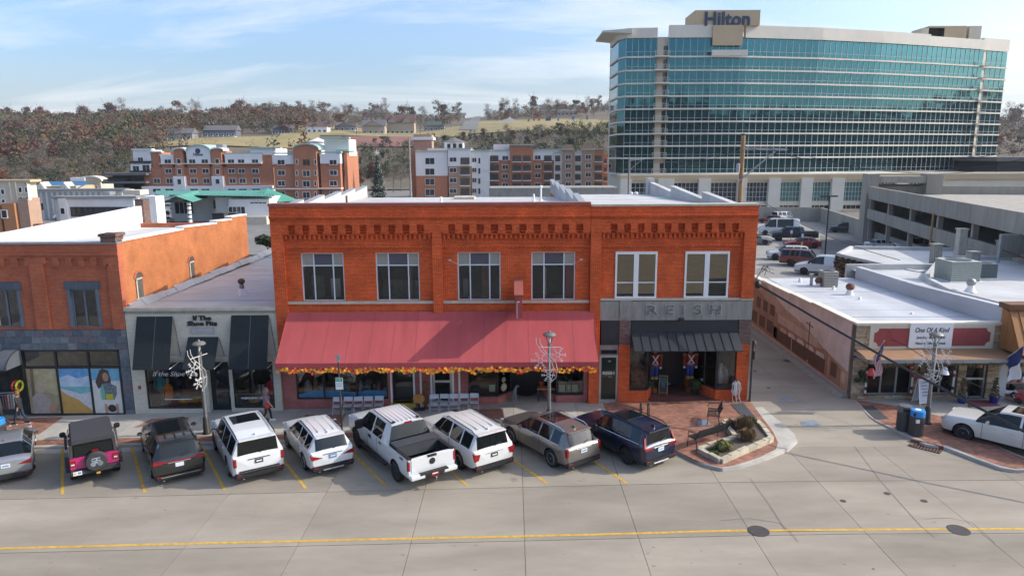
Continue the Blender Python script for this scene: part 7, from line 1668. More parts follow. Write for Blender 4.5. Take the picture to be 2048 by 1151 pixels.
# large white SUV
S = suv(5.33,2.05,1.93,1.22,1.20,gc=.30,wr=.41,fo=.98,wb=3.07,rake=.52,tail=.20,cabin=.285,roofw=.755,boxy=.55,front=.95)
r_,S = make_car('bigsuv',S,'large_white_suv','large white SUV with black sunroof and upright red lamps',loc=place(462,951,S,1,-1),rot=R(32),col=P_white,group=GK,spokes=6)
common(r_,S,P_white,'v',pz=.95,plate='trim',plate_bg='plate_w',rails='trim',sun=(-.75,.22),lz=1.22,mirror='trim',stripe='dark'); soft(r_,'bumper_step','trim',-S['W']*.38,S['W']*.38,-S['L']/2-.07,-S['L']/2+.02,.60,.645,.01)
# compact white SUV
S = suv(4.70,1.88,1.67,1.04,1.06,gc=.25,wr=.36,fo=.92,wb=2.70,rake=.72,tail=.36,cabin=.275,roofw=.69,front=.78)
r_,S = make_car('suv_a',S,'compact_white_suv','compact white SUV with slanted red lamps left of the pickup',loc=place(613,938.5,S,1,-1),rot=R(32),col=P_white,group=GK,spokes=10)
common(r_,S,P_white,'h',skid=True,pz=.84,plate='plate_b',plate_bg='plate_w',rails='trim',lz=1.02)
# white crew-cab pickup
S = pickup(); r_,S = make_car('pickup',S,'white_pickup','white crew cab pickup truck with toolbox in its open bed',loc=place(795,961,S,1,-1,R(34)),rot=R(34),col=P_white,rim='rim_b',spokes=8,group=GK,cat='pickup')
b = -S['L'] / 2; W2 = S['W'] / 2; zb_ = S['belt']; ce = S['ce']
for s in (-1,1):
 soft(r_,'tail_light','red_lens',s*W2*.90,s*W2*1.012,b-.012,b+.10,.88,1.28,.02); soft(r_,'bed_rail','trim',s*W2*.82,s*W2*.985,b+.02,ce-.2,zb_+.045,zb_+.075,.012)
 soft(r_,'mirror','trim',s*(W2-.02),s*(W2+.34),1.22,1.36,1.22,1.62,.05); soft(r_,'running_board','trim',s*(W2-.05),s*(W2+.12),-1.15,1.6,.42,.50,.02)
 for yy in (.55,-.5): soft(r_,'door_handle','trim',s*W2*.99,s*(W2+.03),yy-.12,yy+.1,1.12,1.17,.012)
 for yy in (.82,-.17): bxp(r_,'shut_line','trim',s*W2*.996,s*(W2+.002),yy-.008,yy+.008,.6,zb_-.02)
 soft(r_,'bumper_end',P_white,s*W2*.38,s*W2*.99,b-.24,b-.02,.56,.74,.04); soft(r_,'headlight','clear_lens',s*W2*.62,s*W2*.95,-b-.12,-b+.005,.98,1.2,.03)
 soft(r_,'wheel_hump','trim',s*W2*.58,s*W2*.835,S['axles'][1]-.5,S['axles'][1]+.5,zb_-.48,zb_-.22,.06); bxp(r_,'roof_channel','trim',s*W2*.60,s*W2*.63,.95,-1.0,S['H']-.012,S['H']+.006); bxp(r_,'roof_clip','trim',s*W2*.46,s*W2*.56,-.93,-.78,S['H']-.01,S['H']+.025)
 for k in range(3): bxp(r_,'roof_rib',P_white,s*W2*(.08+.17*k),s*W2*(.13+.17*k),-.9,.75,S['H']-.01,S['H']+.012)
soft(r_,'bumper_step','trim',-W2*.60,W2*.60,b-.235,b-.02,.62,.755,.02); soft(r_,'tailgate',P_white,-W2*.885,W2*.885,b-.022,b+.05,.80,zb_+.05,.02); bxp(r_,'tailgate_handle','trim',-.2,.2,b-.03,b+.06,zb_-.02,zb_+.055)
MB().lathe([(.13,0),(.13,-.012),(1e-6,-.014)],(0,b-.022,1.10),18,axis='y',sx=1,sy=1).build('oval_badge','trim',r_).scale = (1,1,1)
bxp(r_,'license_plate','red_lens',-.16,.16,b-.25,b-.236,.58,.72); bxp(r_,'plate_print','plate_w',-.12,.12,b-.254,b-.2505,.66,.70)
MB().tube([(0,b-.1,.46),(0,b-.34,.46),(0,b-.36,.56)],.035,7).build('tow_hitch','chrome',r_)
soft(r_,'toolbox',mat('grey_toolbox',(.10,.11,.12),.4,var=.1,metal=.5),-W2*.93,W2*.93,ce-.85,ce-.3,zb_-.34,zb_+.16,.02); bxp(r_,'toolbox_lid',MATS['grey_toolbox'],-W2*.95,W2*.95,ce-.88,ce-.28,zb_+.16,zb_+.19)
bxp(r_,'bed_liner','trim',-W2*.83,W2*.83,b+.11,ce-.3,zb_-.475,zb_-.462)
for k in range(8): bxp(r_,'liner_rib',mat('worn_liner',(.05,.05,.05),.5,var=.3),-W2*.72+.2*k,-W2*.72+.2*k+.09,b+.15,ce-.95,zb_-.462,zb_-.445)
ub = mat('spilt_straw',(.36,.25,.10),.9,var=.3);
for k in range(5): bxp(r_,'straw',ub,-.7+.13*k,-.6+.13*k,ce-1.5-.06*k,ce-1.2-.1*k,zb_-.445,zb_-.425)
bxp(r_,'stop_lamp','red_lens',-.16,.16,ce+.02,ce+.1,S['H']-.05,S['H']+.0); soft(r_,'grille','trim',-W2*.6,W2*.6,-b-.02,-b+.03,.85,1.12,.02); bxp(r_,'side_decal','trim',-W2-.004,-W2*.995,.42,.72,1.02,1.14); bxp(r_,'side_decal','trim',-W2-.004,-W2*.995,b+.45,b+.75,1.18,1.25)
# pearl white family SUV
S = suv(5.04,2.00,1.78,1.10,1.12,gc=.27,wr=.38,fo=.95,wb=2.86,rake=.62,tail=.30,cabin=.29,roofw=.72,boxy=.2,front=.84)
r_,S = make_car('suv_b',S,'pearl_white_suv','pearl white SUV with brown tinged roof rails right of the pickup',loc=place(919,936.5,S,1,-1),rot=R(34),col=P_wm,group=GK,spokes=5)
common(r_,S,P_wm,'w',pz=.86,plate='trim',plate_bg='plate_w',rails='trim',lz=1.10)
# beige-grey crossover
S = suv(4.81,1.90,1.67,1.05,1.07,gc=.24,wr=.38,fo=.95,wb=2.857,rake=.72,tail=.42,cabin=.28,roofw=.68,front=.80)
r_,S = make_car('suv_c',S,'grey_beige_crossover','metallic grey beige crossover with brown glass sunroof',loc=place(1104,932.5,S,1,-1,R(35)),rot=R(35),col=P_bei,group=GK,spokes=12)
common(r_,S,P_bei,'v',pz=.86,rails='chrome',sun=(-.98,-.02),lz=1.12)
def chrome_line(root,S):
 for s in (-1,1):
  x = s * S['W'] / 2 * .962; y0,y1 = S['cow'] - .05,-S['L'] / 2 + S['tail'] + .1; MB().tube([(x,y0,S['belt']-.03),(x,y0-S['rake'],S['belt']+.012),(x,y1,S['belt']+.04),(s*S['W']/2*(S['roofw']+.03),y1+.02,S['H']-.16)],.016,5).build('window_trim','chrome',root)
chrome_line(r_,S)
# navy compact SUV
S = suv(4.69,1.87,1.68,1.05,1.07,gc=.25,wr=.37,fo=.93,wb=2.70,rake=.72,tail=.24,cabin=.29,roofw=.70,front=.82)
r_,S = make_car('suv_d',S,'navy_suv','dark navy blue SUV with black wheels beside the brick corner plaza',loc=place(1254,927,S,1,-1,R(34)),rot=R(34),col=P_navy,rim='rim_b',spokes=10,group=GK)
common(r_,S,P_navy,'l',skid=True,pz=.84,plate_bg=mat('sky_plate',(.12,.42,.60),.5,var=0),rails='trim',lz=1.08,sun=(-.85,-.1)); chrome_line(r_,S)
# champagne white crossover at the right edge
S = suv(4.83,1.94,1.68,1.05,1.06,gc=.23,wr=.38,fo=.97,wb=2.85,rake=.78,tail=.42,cabin=.285,roofw=.68,front=.78)
r_,S = make_car('suv_e',S,'white_crossover','white crossover with dark glass roof parked nose-in at the right edge',loc=place(1925,881,S,0,-1,R(41)),rot=R(41),col=P_lin,spokes=14,cat='car')
common(r_,S,P_lin,'h',rails=None,sun=(-1.3,-.1),lz=1.05)
soft(r_,'fog_lamp_recess','trim',-.85,-.62,S['L']/2-.2,S['L']/2-.06,.38,.52,.03)
# ---- vehicles in the rear car park and back street (shared shapes, own paint)
GL = 'vehicles in the rear car park'
def lotcar(kind,S,name,label,px,py,rot,col,axle=0,side=-1,cat='car',rim='rim',lamp='v',z=.2,group=GL,lz=None):
 if kind in CARS: S = CARS[kind][1]
 r_,S2 = make_car(kind,S,name,label,loc=place(px,py,S,axle,side,R(rot),lot=z),rot=R(rot),col=col,group=group,spokes=5,rim=rim,cat=cat)
 W2,L2 = S2['W'] / 2,S2['L'] / 2
 for s in (-1,1):
  soft(r_,'headlight','clear_lens',s*W2*.58,s*W2*.90,L2-.16,L2-.01,S2['front']-.06,S2['front']+.08,.03); soft(r_,'tail_light','red_lens',s*W2*.70,s*W2*.95,-L2-.012,-L2+.1,S2['belt']-.32,S2['belt']-.06,.03); soft(r_,'mirror',col,s*W2,s*(W2+.18),S2['cow']-.4,S2['cow']-.25,S2['belt'],S2['belt']+.15,.03)
 soft(r_,'grille','trim',-W2*.5,W2*.5,L2-.04,L2+.012,S2['front']-.2,S2['front']+.0,.02); soft(r_,'rear_bumper','trim',-W2*.9,W2*.9,-L2-.04,-L2+.2,S2['gc']+.02,S2['gc']+.22,.04)
 return r_
sed = sedan(4.6,1.8,1.45); tv = van(5.9,2.05,2.55,wb=3.6,nose=.95); wv = van(5.5,2.0,2.05,wb=3.5,nose=1.25,belt=1.2,hood=1.2,glassback=False)
lotcar('wvan',wv,'white_work_van','white work van with ladder rack behind the silver roof',1607,549,62,P_white,cat='van')
lr_ = lotcar('tallsuv',suv(5.0,1.95,1.85,1.12,1.12,gc=.3,wr=.38,fo=.9,wb=2.9,rake=.5,tail=.12,cabin=.28,roofw=.76,boxy=.6,front=.9),'maroon_suv','maroon SUV parked beside the white work van',1581,532,240,P_mar,axle=1,side=1)
lotcar('suv_d',None,'white_lot_suv','white SUV facing left in front of the yellow bollards',1550,520,75,P_white)
lotcar('sedan2',sed,'red_sedan','bright red sedan between the bollards and the grey pickup',1629,497,80,P_red,axle=1)
lotcar('pickup',None,'dark_grey_pickup','dark grey crew cab pickup in the rear car park',1558,482,80,P_grey,cat='pickup',rim='rim_b')
lotcar('sedan2',None,'sage_sedan','sage green sedan half hidden by the corner building',1530,490,250,P_sage,axle=0,side=1)
lotcar('tvan',tv,'white_passenger_van','white passenger van with a long dark side window',1530,470,78,P_white,cat='van')
lotcar('suv_a',None,'dark_crossover','dark slate crossover alone beside the garage wall',1670,465,74,P_grey)
lotcar('sedan2',None,'dark_red_sedan','dark red sedan at the back of the car park',1524,446,70,P_mar)
lotcar('tallsuv',None,'white_utility_car','white utility car beside the dark red sedan',1590,442,290,P_whs,axle=0,side=1)
lotcar('bigsuv',None,'white_long_suv','long white SUV behind the white roof by the garage',1810,506,82,P_white)
lotcar('sedan2',None,'white_hatchback','white hatchback partly hidden by the long white SUV',1795,502,258,P_whs,axle=0,side=1)
GS = 'vehicles on the back street'
lotcar('pickup',None,'silver_pickup','silver pickup parked before the porch of the white hall',336,430,82,P_whs,cat='pickup',z=-.5,group=GS)
lotcar('suv_b',None,'white_porch_suv','white SUV behind the silver pickup by the porch',392,428,82,P_white,z=-.5,group=GS)
lotcar('sedan2',None,'small_red_car','small red car in front of the hall porch',396,432,70,P_red,z=-.5,group=GS)
lotcar('suv_a',None,'black_porch_suv','black SUV at the right of the hall porch',418,431,82,P_blk,z=-.5,group=GS)
lotcar('sedan2',None,'grey_street_sedan','grey sedan on the street behind the orange side wall',305,448,85,P_sil,z=-.5,group=GS)
lotcar('tvan',None,'white_cargo_van','white cargo van behind the white parapet on the left',115,441,96,P_white,z=-.5,group=GS,cat='van')
lotcar('wvan',None,'white_box_van','white van facing the camera by the low white office',90,437,170,P_white,z=-.5,group=GS,cat='van')
lotcar('tvan',None,'dark_delivery_van','dark delivery van between the blue dumpster and white van',73,435,175,P_grey,z=-.5,group=GS,cat='van')
# ================================================================ STREET FURNITURE
LM = mat('lamp_post_grey',(.20,.195,.185),.5,var=.12,scale=4,metal=.4)
LD = mat('lamp_base_bronze',(.05,.045,.042),.5,var=.15,metal=.3)
FL = mat('white_light_rope',(.62,.61,.58),.5,var=0)
def lamp_post(label,x,y,h,decor,basec=None):
 z = gz(x); o = thing('street_lamp',label,'street lamp',(x,y,z),'street lamps along the pavement')
 MB().lathe([(.20,0),(.20,.06),(.155,.12),(.13,.75),(.10,.80),(.085,.84)],(x,y,z),12).build('base',basec or LD,o)
 MB().lathe([(.085,.82),(.075,h*.55),(.068,h-.62),(.09,h-.60),(.09,h-.46),(.06,h-.44),(1e-6,h-.43)],(x,y,z),12).build('post',LM,o)
 hd = MB().lathe([(.06,h-.12),(.29,h-.10),(.30,h-.05),(.24,h+.01),(.10,h+.05),(.05,h+.06),(.05,h+.11),(.03,h+.14),(1e-6,h+.15)],(x,y,z),18).build('lamp_head',LM,o)
 for k in range(4):
  a = math.pi / 4 + math.pi / 2 * k; MB().tube([(x+.075*math.cos(a),y+.075*math.sin(a),z+h-.45),(x+.14*math.cos(a),y+.14*math.sin(a),z+h-.3),(x+.25*math.cos(a),y+.25*math.sin(a),z+h-.11)],.012,5).build('cage_bar',LD,o)
 MB().lathe([(.05,h-.43),(.06,h-.3),(.05,h-.14),(1e-6,h-.13)],(x,y,z),8).build('lamp_glass',mat('frosted_lamp_glass',(.55,.54,.5),.3,var=0),o)
 d = thing('snowflake_decoration',decor[0],'decoration',(x,y,z+h-1.2),'light rope snowflakes on the lamp posts'); yy = y - .13
 def flake(cx,cz,r,nm='snowflake',rot=0.0):
  c,s_ = math.cos(decor[2]),math.sin(decor[2]); P3 = lambda u,v: (x+(cx+u)*c,yy+(cx+u)*s_ ,z+cz+v)
  mb = MB()
  for k in range(6):
   a = math.pi / 3 * k + rot; e = (math.cos(a),math.sin(a)); mb.tube([P3(e[0]*r*.12,e[1]*r*.12),P3(e[0]*r,e[1]*r)],.013,5)
   for f,l in ((.5,.22),(.75,.24)):
    for sg in (-1,1): b = a + sg * .9; mb.tube([P3(e[0]*r*f,e[1]*r*f),P3(e[0]*r*f+math.cos(b)*r*l,e[1]*r*f+math.sin(b)*r*l)],.011,4)
  for k in range(8): a0,a1 = 6.283 * k / 8,6.283 * (k+1) / 8; mb.tube([P3(math.cos(a0)*r*.28,math.sin(a0)*r*.28),P3(math.cos(a1)*r*.28,math.sin(a1)*r*.28)],.010,4)
  mb.build(nm,FL,d)
 c,s_ = math.cos(decor[2]),math.sin(decor[2]); Q = lambda u,v: (x+u*c,yy+u*s_,z+v)
 for cx,cz,r in decor[1]: flake(cx,cz,r)
 for o_ in (0,.17): MB().tube([Q(-.62+o_,h-.18),Q(-.6+o_,h-.42),Q(-.42+o_,h-.75),Q(-.12+o_,h-1.05),Q(.12+o_,h-1.35),Q(.2+o_,h-1.7),Q(.14+o_,h-2.05),Q(.02+o_*.3,h-2.3)],.015,5).build('swoosh',FL,d)
 MB().tube([Q(-.5,h-.62),Q(.5,h-.62)],.018,5).build('cross_bar',FL,d); MB().tube([Q(-.3,h-1.7),Q(.3,h-1.7)],.018,5).build('cross_bar',FL,d); MB().tube([Q(0,h-.62),Q(0,h-1.75)],.022,5).build('upright',FL,d)
 return o
FLK = [(-.42,0,.46)]
h2_ = 4.55
p = onG(1098,850); lamp_post('street lamp rising behind the grey beige crossover under the red awning',p.x,p.y,4.45,('pair of light rope snowflakes on the lamp before the red awning',[(-.42,4.45-1.25,.46),(.38,4.45-.98,.40),(-.05,4.45-1.95,.33)],0.0))
p = onG(414,866); lamp_post('street lamp between the black minivan and the large white SUV',p.x,p.y,4.42,('light rope snowflakes turned edge-on on the lamp before the cream shop',[(-.40,4.42-1.15,.42),(-.15,4.42-1.85,.3)],R(68)))
p = onG(1853,846); lamp_post('street lamp beside the bins in front of the stone shop',p.x,p.y,4.30,('light rope snowflakes on the lamp before the stone shop',[(-.40,4.3-1.25,.46),(.38,4.3-1.0,.38),(-.05,4.3-1.95,.33)],R(-38)))
# parking sign on its dark pole
p = onG(684,861); x,y,z = p.x,p.y,gz(p.x); o = thing('parking_sign','green and white parking sign on a dark pole behind the white SUVs','sign',(x,y,z))
MB().tube([(x,y,z),(x,y,z+3.35)],.045,8).build('pole',LD,o); MB().lathe([(.04,0),(.06,.1),(.03,.12)],(x,y,z+3.35),8).build('pole_cap','galv',o)
MB().lathe([(.13,.0),(.13,-.015),(1e-6,-.018)],(x,y-.03,z+3.58),16,axis='y').build('round_back_plate','galv',o)
MB().box(x-.17,x+.17,y-.06,y-.045,z+2.05,z+2.62).build('panel','white',o); MB().box(x-.16,x+.16,y-.065,y-.061,z+2.44,z+2.61).build('green_band',mat('sign_green',(.02,.28,.17),.5,var=0),o)
text('sign_lettering','2 HR',.11,(x-.02,y-.066,z+2.52),'white',o,extrude=.002); text('sign_lettering','PARKING',.065,(x,y-.062,z+2.33),mat('sign_ink',(.03,.10,.07),.6,var=0),o,extrude=.002); text('sign_lettering','9AM-6PM',.06,(x,y-.062,z+2.22),MATS['sign_ink'],o,extrude=.002)
# pole with sign backs at the alley corner
x,y = 12.02,-.2; z = .2; o = thing('alley_sign_post','dark sign post with turned away signs at the alley corner','sign',(x,y,z)); MB().tube([(x,y,z),(x,y,z+3.2)],.05,8).build('post',LD,o); MB().box(x+.06,x+.09,y-.1,y+.2,z+2.2,z+2.65).build('sign_plate','rust',o); MB().lathe([(.16,-.01),(.16,.01)],(x+.08,y-.05,z+3.0),12,axis='x').build('round_plate','galv',o)
# loop bicycle rack
for k,(px,py) in enumerate(((1277,836),(1292,836))):
 p = onG(px+14,py+6); x,y = p.x - .2,p.y; z = gz(x); pts = [(x,y,z),(x,y,z+.65)] + [(x,y+.18-.18*math.cos(math.pi*t/6),z+.65+.18*math.sin(math.pi*t/6)) for t in range(7)] + [(x,y+.36,z)]
 tag(MB().tube(pts,.03,7).build('bicycle_rack','blk'),'black hoop bicycle rack behind the navy SUV, %s of two' % ('left','right')[k],'bicycle rack','bicycle hoops on the plaza')
# folding chairs in two rows
CW = mat('pale_grey_chair_steel',(.52,.56,.60),.4,var=.04)
def chair():
 o = thing('folding_chair','pale grey steel folding chair','chair',(0,0,0),local=True)
 for s in (-1,1):
  MB().tube([(s*.215,-.16,0),(s*.215,.10,.44),(s*.215,.22,.80),(s*.19,.235,.82)],.013,6).build('front_leg',CW,o); MB().tube([(s*.195,.30,0),(s*.195,-.12,.43)],.013,6).build('rear_leg',CW,o)
 soft(o,'seat',CW,-.20,.20,-.20,.20,.425,.45,.012)
 MB().hexa([(-.205,.165,.60),(.205,.165,.60),(.205,.185,.60),(-.205,.185,.60),(-.205,.215,.82),(.205,.215,.82),(.205,.235,.82),(-.205,.235,.82)]).build('backrest',CW,o)
 MB().tube([(-.215,-.08,.14),(.215,-.08,.14)],.011,5).build('stretcher',CW,o); MB().tube([(-.195,.25,.06),(.195,.25,.06)],.011,5).build('stretcher',CW,o)
 return o
c0 = chair(); KIDS[c0.name] = list(c0.children); first = True
ordn = ('leftmost','second from left','middle','fourth from left','rightmost')
for row,(pxs,py,wh,yb) in enumerate((((674,695,716,736,757),824,'before the wide shop window',-.72),((868,888,908,928,948),818,'before the white framed door',-.66))):
 for k,px in enumerate(pxs):
  o = c0 if first else copy_tree(c0); first = False; q = onG(px,py-2); x = onY(px,py-14,yb).x; o.location = (x,yb+.02*math.sin(k*2.0),gz(x)); o.rotation_euler = (0,0,R((2,-1,3,0,-2)[k]))
  o['label'] = 'pale grey folding chair %s, %s of five' % (wh,ordn[k]); o['group'] = 'folding chairs under the red awning'
# carved wooden wheel and figure by the yellow step
x,y = onY(838,800,-.45).x,-.45; z = gz(x); o = thing('wooden_disc_display','round orange wooden disc on a dark stand beside the yellow step','display',(x,y,z)); MB().lathe([(.30,-.04),(.30,.04)],(x,y,z+.62),20,axis='y',sx=.8).build('disc',mat('orange_wood',(.42,.19,.05),.6,var=.2,scale=6),o); MB().box(x-.28,x+.28,y-.12,y+.12,z,z+.1).box(x-.05,x+.05,y-.03,y+.03,z+.08,z+.35).build('stand','blk',o)
x2 = x + .30; o = thing('carved_post','dark brown carved wooden post beside the orange disc','sculpture',(x2,y+.2,z)); MB().lathe([(.10,0),(.10,.9),(.13,1.0),(.08,1.1),(.14,1.25),(.10,1.4),(.05,1.5),(1e-6,1.5)],(x2,y+.2,z),8).build('post','wood_dk',o); MB().tube([(x2,y+.2,z+1.2),(x2+.2,y+.1,z+1.05)],.05,6).build('arm','wood_dk',o)
# benches on the plaza
def bench(label,pa,pb,face,zseat=.44):
 """bench between two ground points; face = +1 if the sitter looks to the left of a->b"""
 a,b = Vector(pa),Vector(pb); d = (b-a); L = d.length; ang = math.atan2(d.y,d.x); o = thing('park_bench',label,'bench',(a.x,a.y,gz(a.x)+.004),rotz=ang,local=True,group='benches by the planter'); s = face
 bm_ = mat('bench_black_steel',(.035,.037,.04),.45,var=.1,metal=.3)
 for k in range(7): MB().box(.03,L-.03,s*(.02+.065*k),s*(.02+.065*k+.045),zseat,zseat+.018).build('seat_slat',bm_,o)
 for k in range(6): MB().hexa([(.03,s*(-.02-.028*k),zseat+.08+.062*k),(L-.03,s*(-.02-.028*k),zseat+.08+.062*k),(L-.03,s*(.0-.028*k),zseat+.08+.062*k),(.03,s*(.0-.028*k),zseat+.08+.062*k),(.03,s*(-.04-.028*k),zseat+.125+.062*k),(L-.03,s*(-.04-.028*k),zseat+.125+.062*k),(L-.03,s*(-.02-.028*k),zseat+.125+.062*k),(.03,s*(-.02-.028*k),zseat+.125+.062*k)]).build('back_slat',bm_,o)
 for x in (.02,L-.02):
  MB().tube([(x,s*.46,0),(x,s*.44,zseat),(x,s*.0,zseat),(x,s*-.2,zseat+.46)],.022,6).build('frame',bm_,o); MB().tube([(x,s*-.1,0),(x,s*0,zseat)],.022,6).build('leg',bm_,o)
  MB().tube([(x,s*-.1,zseat+.25),(x,s*.2,zseat+.26),(x,s*.42,zseat+.22),(x,s*.46,zseat+.12),(x,s*.40,zseat+.05)],.02,6).build('armrest',bm_,o)
 return o
a,b = onG(1390,898),onG(1452,878); bench('long black slatted bench seen from behind beside the planter',(a.x,a.y,0),(b.x,b.y,0),1)
a,b = onG(1428,856),onG(1450,847); bench('short dark bench turned side-on at the back of the planter',(a.x+.25,a.y+.3,0),(a.x+.55,a.y+1.35,0),1)
# planter with limestone blocks
pl_px = [(1398,903),(1441,926),(1543,882),(1514,846),(1447,849),(1470,879)]
plp = [onG(*q) for q in pl_px]; PT = thing('planter','limestone edged planting bed on the brick corner plaza','planter',(plp[2].x-1,plp[2].y,.15))
soil = mat('mulch',(.085,.06,.045),.95,col2=(.13,.105,.085),scale=14,bump=.5)
MB().prism([(p.x,p.y) for p in plp][::1],lambda x: gz(x),lambda x: gz(x)+.12).build('soil',soil,PT)
lsm = [mat('limestone_block_%d' % k,c,.9,var=.18,scale=5,bump=.4) for k,c in enumerate(((.46,.40,.29),(.40,.35,.26),(.50,.44,.33)))]
for p,q in zip(plp,plp[1:]+plp[:1]):
 d = Vector((q.x-p.x,q.y-p.y,0)); L = d.length; n = max(1,round(L/.55)); d.normalize(); nn = Vector((-d.y,d.x,0)) * .11
 for k in range(n):
  a = Vector((p.x,p.y,0)) + d * (L*k/n+.006); b = Vector((p.x,p.y,0)) + d * (L*(k+1)/n-.006); h = .22 + .02 * ((k*7) % 3-1)
  MB().hexa([(v.x,v.y,gz(v.x)) for v in (a-nn,b-nn,b+nn,a+nn)]+[(v.x,v.y,gz(v.x)+h) for v in (a-nn*.92,b-nn*.92,b+nn*.92,a+nn*.92)]).build('limestone_block',lsm[(k*5+int(p.x*3)) % 3],PT)
def shrub(label,px,py,r,h,cols,n,seed,grass=False):
 p = onG(px,py); o = thing('shrub',label,'shrub',(p.x,p.y,gz(p.x)+.1),'shrubs in the corner planter'); rr = random.Random(seed); ms_ = [mat('shrub_%s' % str(c),c,.9,var=.2,spec=.1) for c in cols]; mb = MB()
 MB().tube([(p.x,p.y,gz(p.x)),(p.x,p.y,gz(p.x)+h*.5)],[.03,.015],5).build('stem','bark',o)
 for k in range(n):
  u = Vector((rr.gauss(0,1),rr.gauss(0,1),rr.gauss(0,1))).normalized(); q = Vector((p.x,p.y,gz(p.x)+.08+h*.5)) + Vector((u.x*r,u.y*r,u.z*h*.5)) * (rr.random() ** .4) * (1+.2*math.sin(5*math.atan2(u.y,u.x)))
  if grass: t = (Vector((u.x*.5,u.y*.5,1)).normalized()) * rr.uniform(.05,.13); e = t.cross(u).normalized() * .012
  else: t = Vector((rr.gauss(0,1),rr.gauss(0,1),rr.gauss(0,1))).normalized() * rr.uniform(.025,.055); e = t.cross(u).normalized() * rr.uniform(.02,.035)
  mb.add([q-t,q+e,q+t,q-e],[(0,1,2,3)],rr.randrange(len(ms_)))
 mb.build('foliage',ms_,o)
shrub('large straw brown shrub at the back of the corner planter',1488,862,.48,.62,[(.20,.14,.08),(.15,.10,.06),(.24,.17,.10)],2600,1,True); shrub('straw brown shrub in the middle of the corner planter',1494,884,.38,.50,[(.22,.15,.08),(.16,.11,.06),(.25,.18,.09)],1900,2,True)
shrub('yellow green shrub at the front of the corner planter',1447,903,.36,.42,[(.20,.19,.06),(.13,.14,.05),(.24,.22,.08)],1900,3); shrub('low dark green creeper at the front corner of the planter',1426,910,.28,.16,[(.05,.08,.03),(.08,.11,.04)],700,4); shrub('small bright green plant at the back edge of the planter',1508,850,.12,.26,[(.09,.16,.03),(.06,.12,.03)],350,5); shrub('thin pale shrub at the left back of the planter',1460,857,.24,.36,[(.26,.20,.13),(.18,.14,.09)],600,6,True)
# bins
def bin_(label,px,py,lid,dome):
 p = onG(px,py); x,y,z = p.x,p.y,gz(p.x); o = thing('litter_bin',label,'bin',(x,y,z),'litter bins beside the right lamp'); bmz = mat('bin_grey_slat',(.085,.085,.09),.5,var=.1,metal=.3); r = .30
 MB().lathe([(r-.02,.03),(r-.02,.86)],(x,y,z),20).build('liner','blk',o)
 for k in range(26):
  a = 6.2832 * k / 26; c,s_ = math.cos(a),math.sin(a); t = (-s_*.022,c*.022); MB().hexa([(x+c*q+t[0]*w_,y+s_*q+t[1]*w_,z+zz_) for zz_ in (.03,.88) for q,w_ in ((r-.02,-1),(r+.005,-1),(r+.005,1),(r-.02,1))]).build('slat',bmz,o)
 MB().lathe([(r+.012,.86),(r+.012,.91),(r,.91)],(x,y,z),20).build('rim_band',bmz,o); ld = MB().lathe([(r,.91),(r,1.12),(r*.96,1.17),(r*.3,1.19),(1e-6,1.19)],(x,y,z),20).build('lid',lid,o)
 MB().lathe([(.085,-.005),(.085,.015)],(x-r*.75,y-r*.70,z+1.02),12,axis='y').build('opening','blk',ld) if dome else MB().box(x-.22,x+.03,y-r-.012,y-r*.7,z+.95,z+1.1).build('opening','blk',ld)
 if dome: MB().lathe([(.13,1.192),(1e-6,1.196)],(x,y,z),14).build('lid_sticker','white',ld); MB().box(x-.2,x-.06,y-r-.008,y-r*.8,z+.66,z+.82).build('label','white',o)
bin_('dark slatted litter bin with grey lid',1806,859,mat('bin_grey_lid',(.12,.12,.125),.4,var=.05),False); bin_('dark slatted recycling bin with bright blue lid at the kerb island',1831,869,mat('recycling_blue',(.02,.22,.55),.4,var=.05),True)
bl2 = onG(-2,878); bin_('blue lidded recycling bin cut by the left edge',1,884,MATS['recycling_blue'],True)
# sandwich boards
def aframe(label,px,py,w_,h,boardm,framem,rot,lines):
 p = onG(px,py); o = thing('sandwich_board',label,'sign',(p.x,p.y,gz(p.x)+.01),rotz=R(rot),local=True)
 for s in (-1,1):
  f = lambda u,v,t: (u,s*(.24*(1-v/h)+.015+t),v); bd = MB().hexa([f(-w_/2,.1,0),f(w_/2,.1,0),f(w_/2,.1,.02),f(-w_/2,.1,.02),f(-w_/2,h,0),f(w_/2,h,0),f(w_/2,h,.02),f(-w_/2,h,.02)]).build('board',boardm,o)
  for x in (-w_/2,w_/2): MB().tube([f(x,0,.01),f(x,h+.02,.01)],.022,5).build('frame_leg',framem,o)
  MB().tube([f(-w_/2,h,.01),f(w_/2,h,.01)],.022,5).build('frame_rail',framem,o); MB().tube([f(-w_/2,.1,.01),f(w_/2,.1,.01)],.018,5).build('frame_rail',framem,o)
 for k,(t_,sz_,m_) in enumerate(lines):
  v = h - .14 - .12 * k * (h/.95); y_ = -(.24*(1-v/h)+.036); text('chalk_lettering',t_,sz_,(0,y_-.006,v),m_,o,rot=(R(90-14),0,0),extrude=.002)
cg,cb,cy_ = mat('chalk_green',(.1,.5,.25),.8,var=0),mat('chalk_blue',(.05,.35,.65),.8,var=0),mat('chalk_yellow',(.6,.5,.2),.8,var=0)
aframe('small wooden chalkboard standing in the red floored entry',1326,786,.42,.95,'blk',mat('honey_wood',(.45,.26,.08),.6,var=.15),-14,[('Fresh',.13,cg),('Roast',.15,cb),('open',.10,cy_),('daily',.10,cb)])
aframe('white sandwich board with dark writing behind the right lamp',1842,806,.62,1.25,mat('pale_board',(.50,.54,.60),.6,var=.05),'white',12,[('crystals',.12,'blk'),('jewelry',.12,'blk'),('incense',.12,'blk'),('candles',.12,'blk'),('& gifts',.12,'blk')])
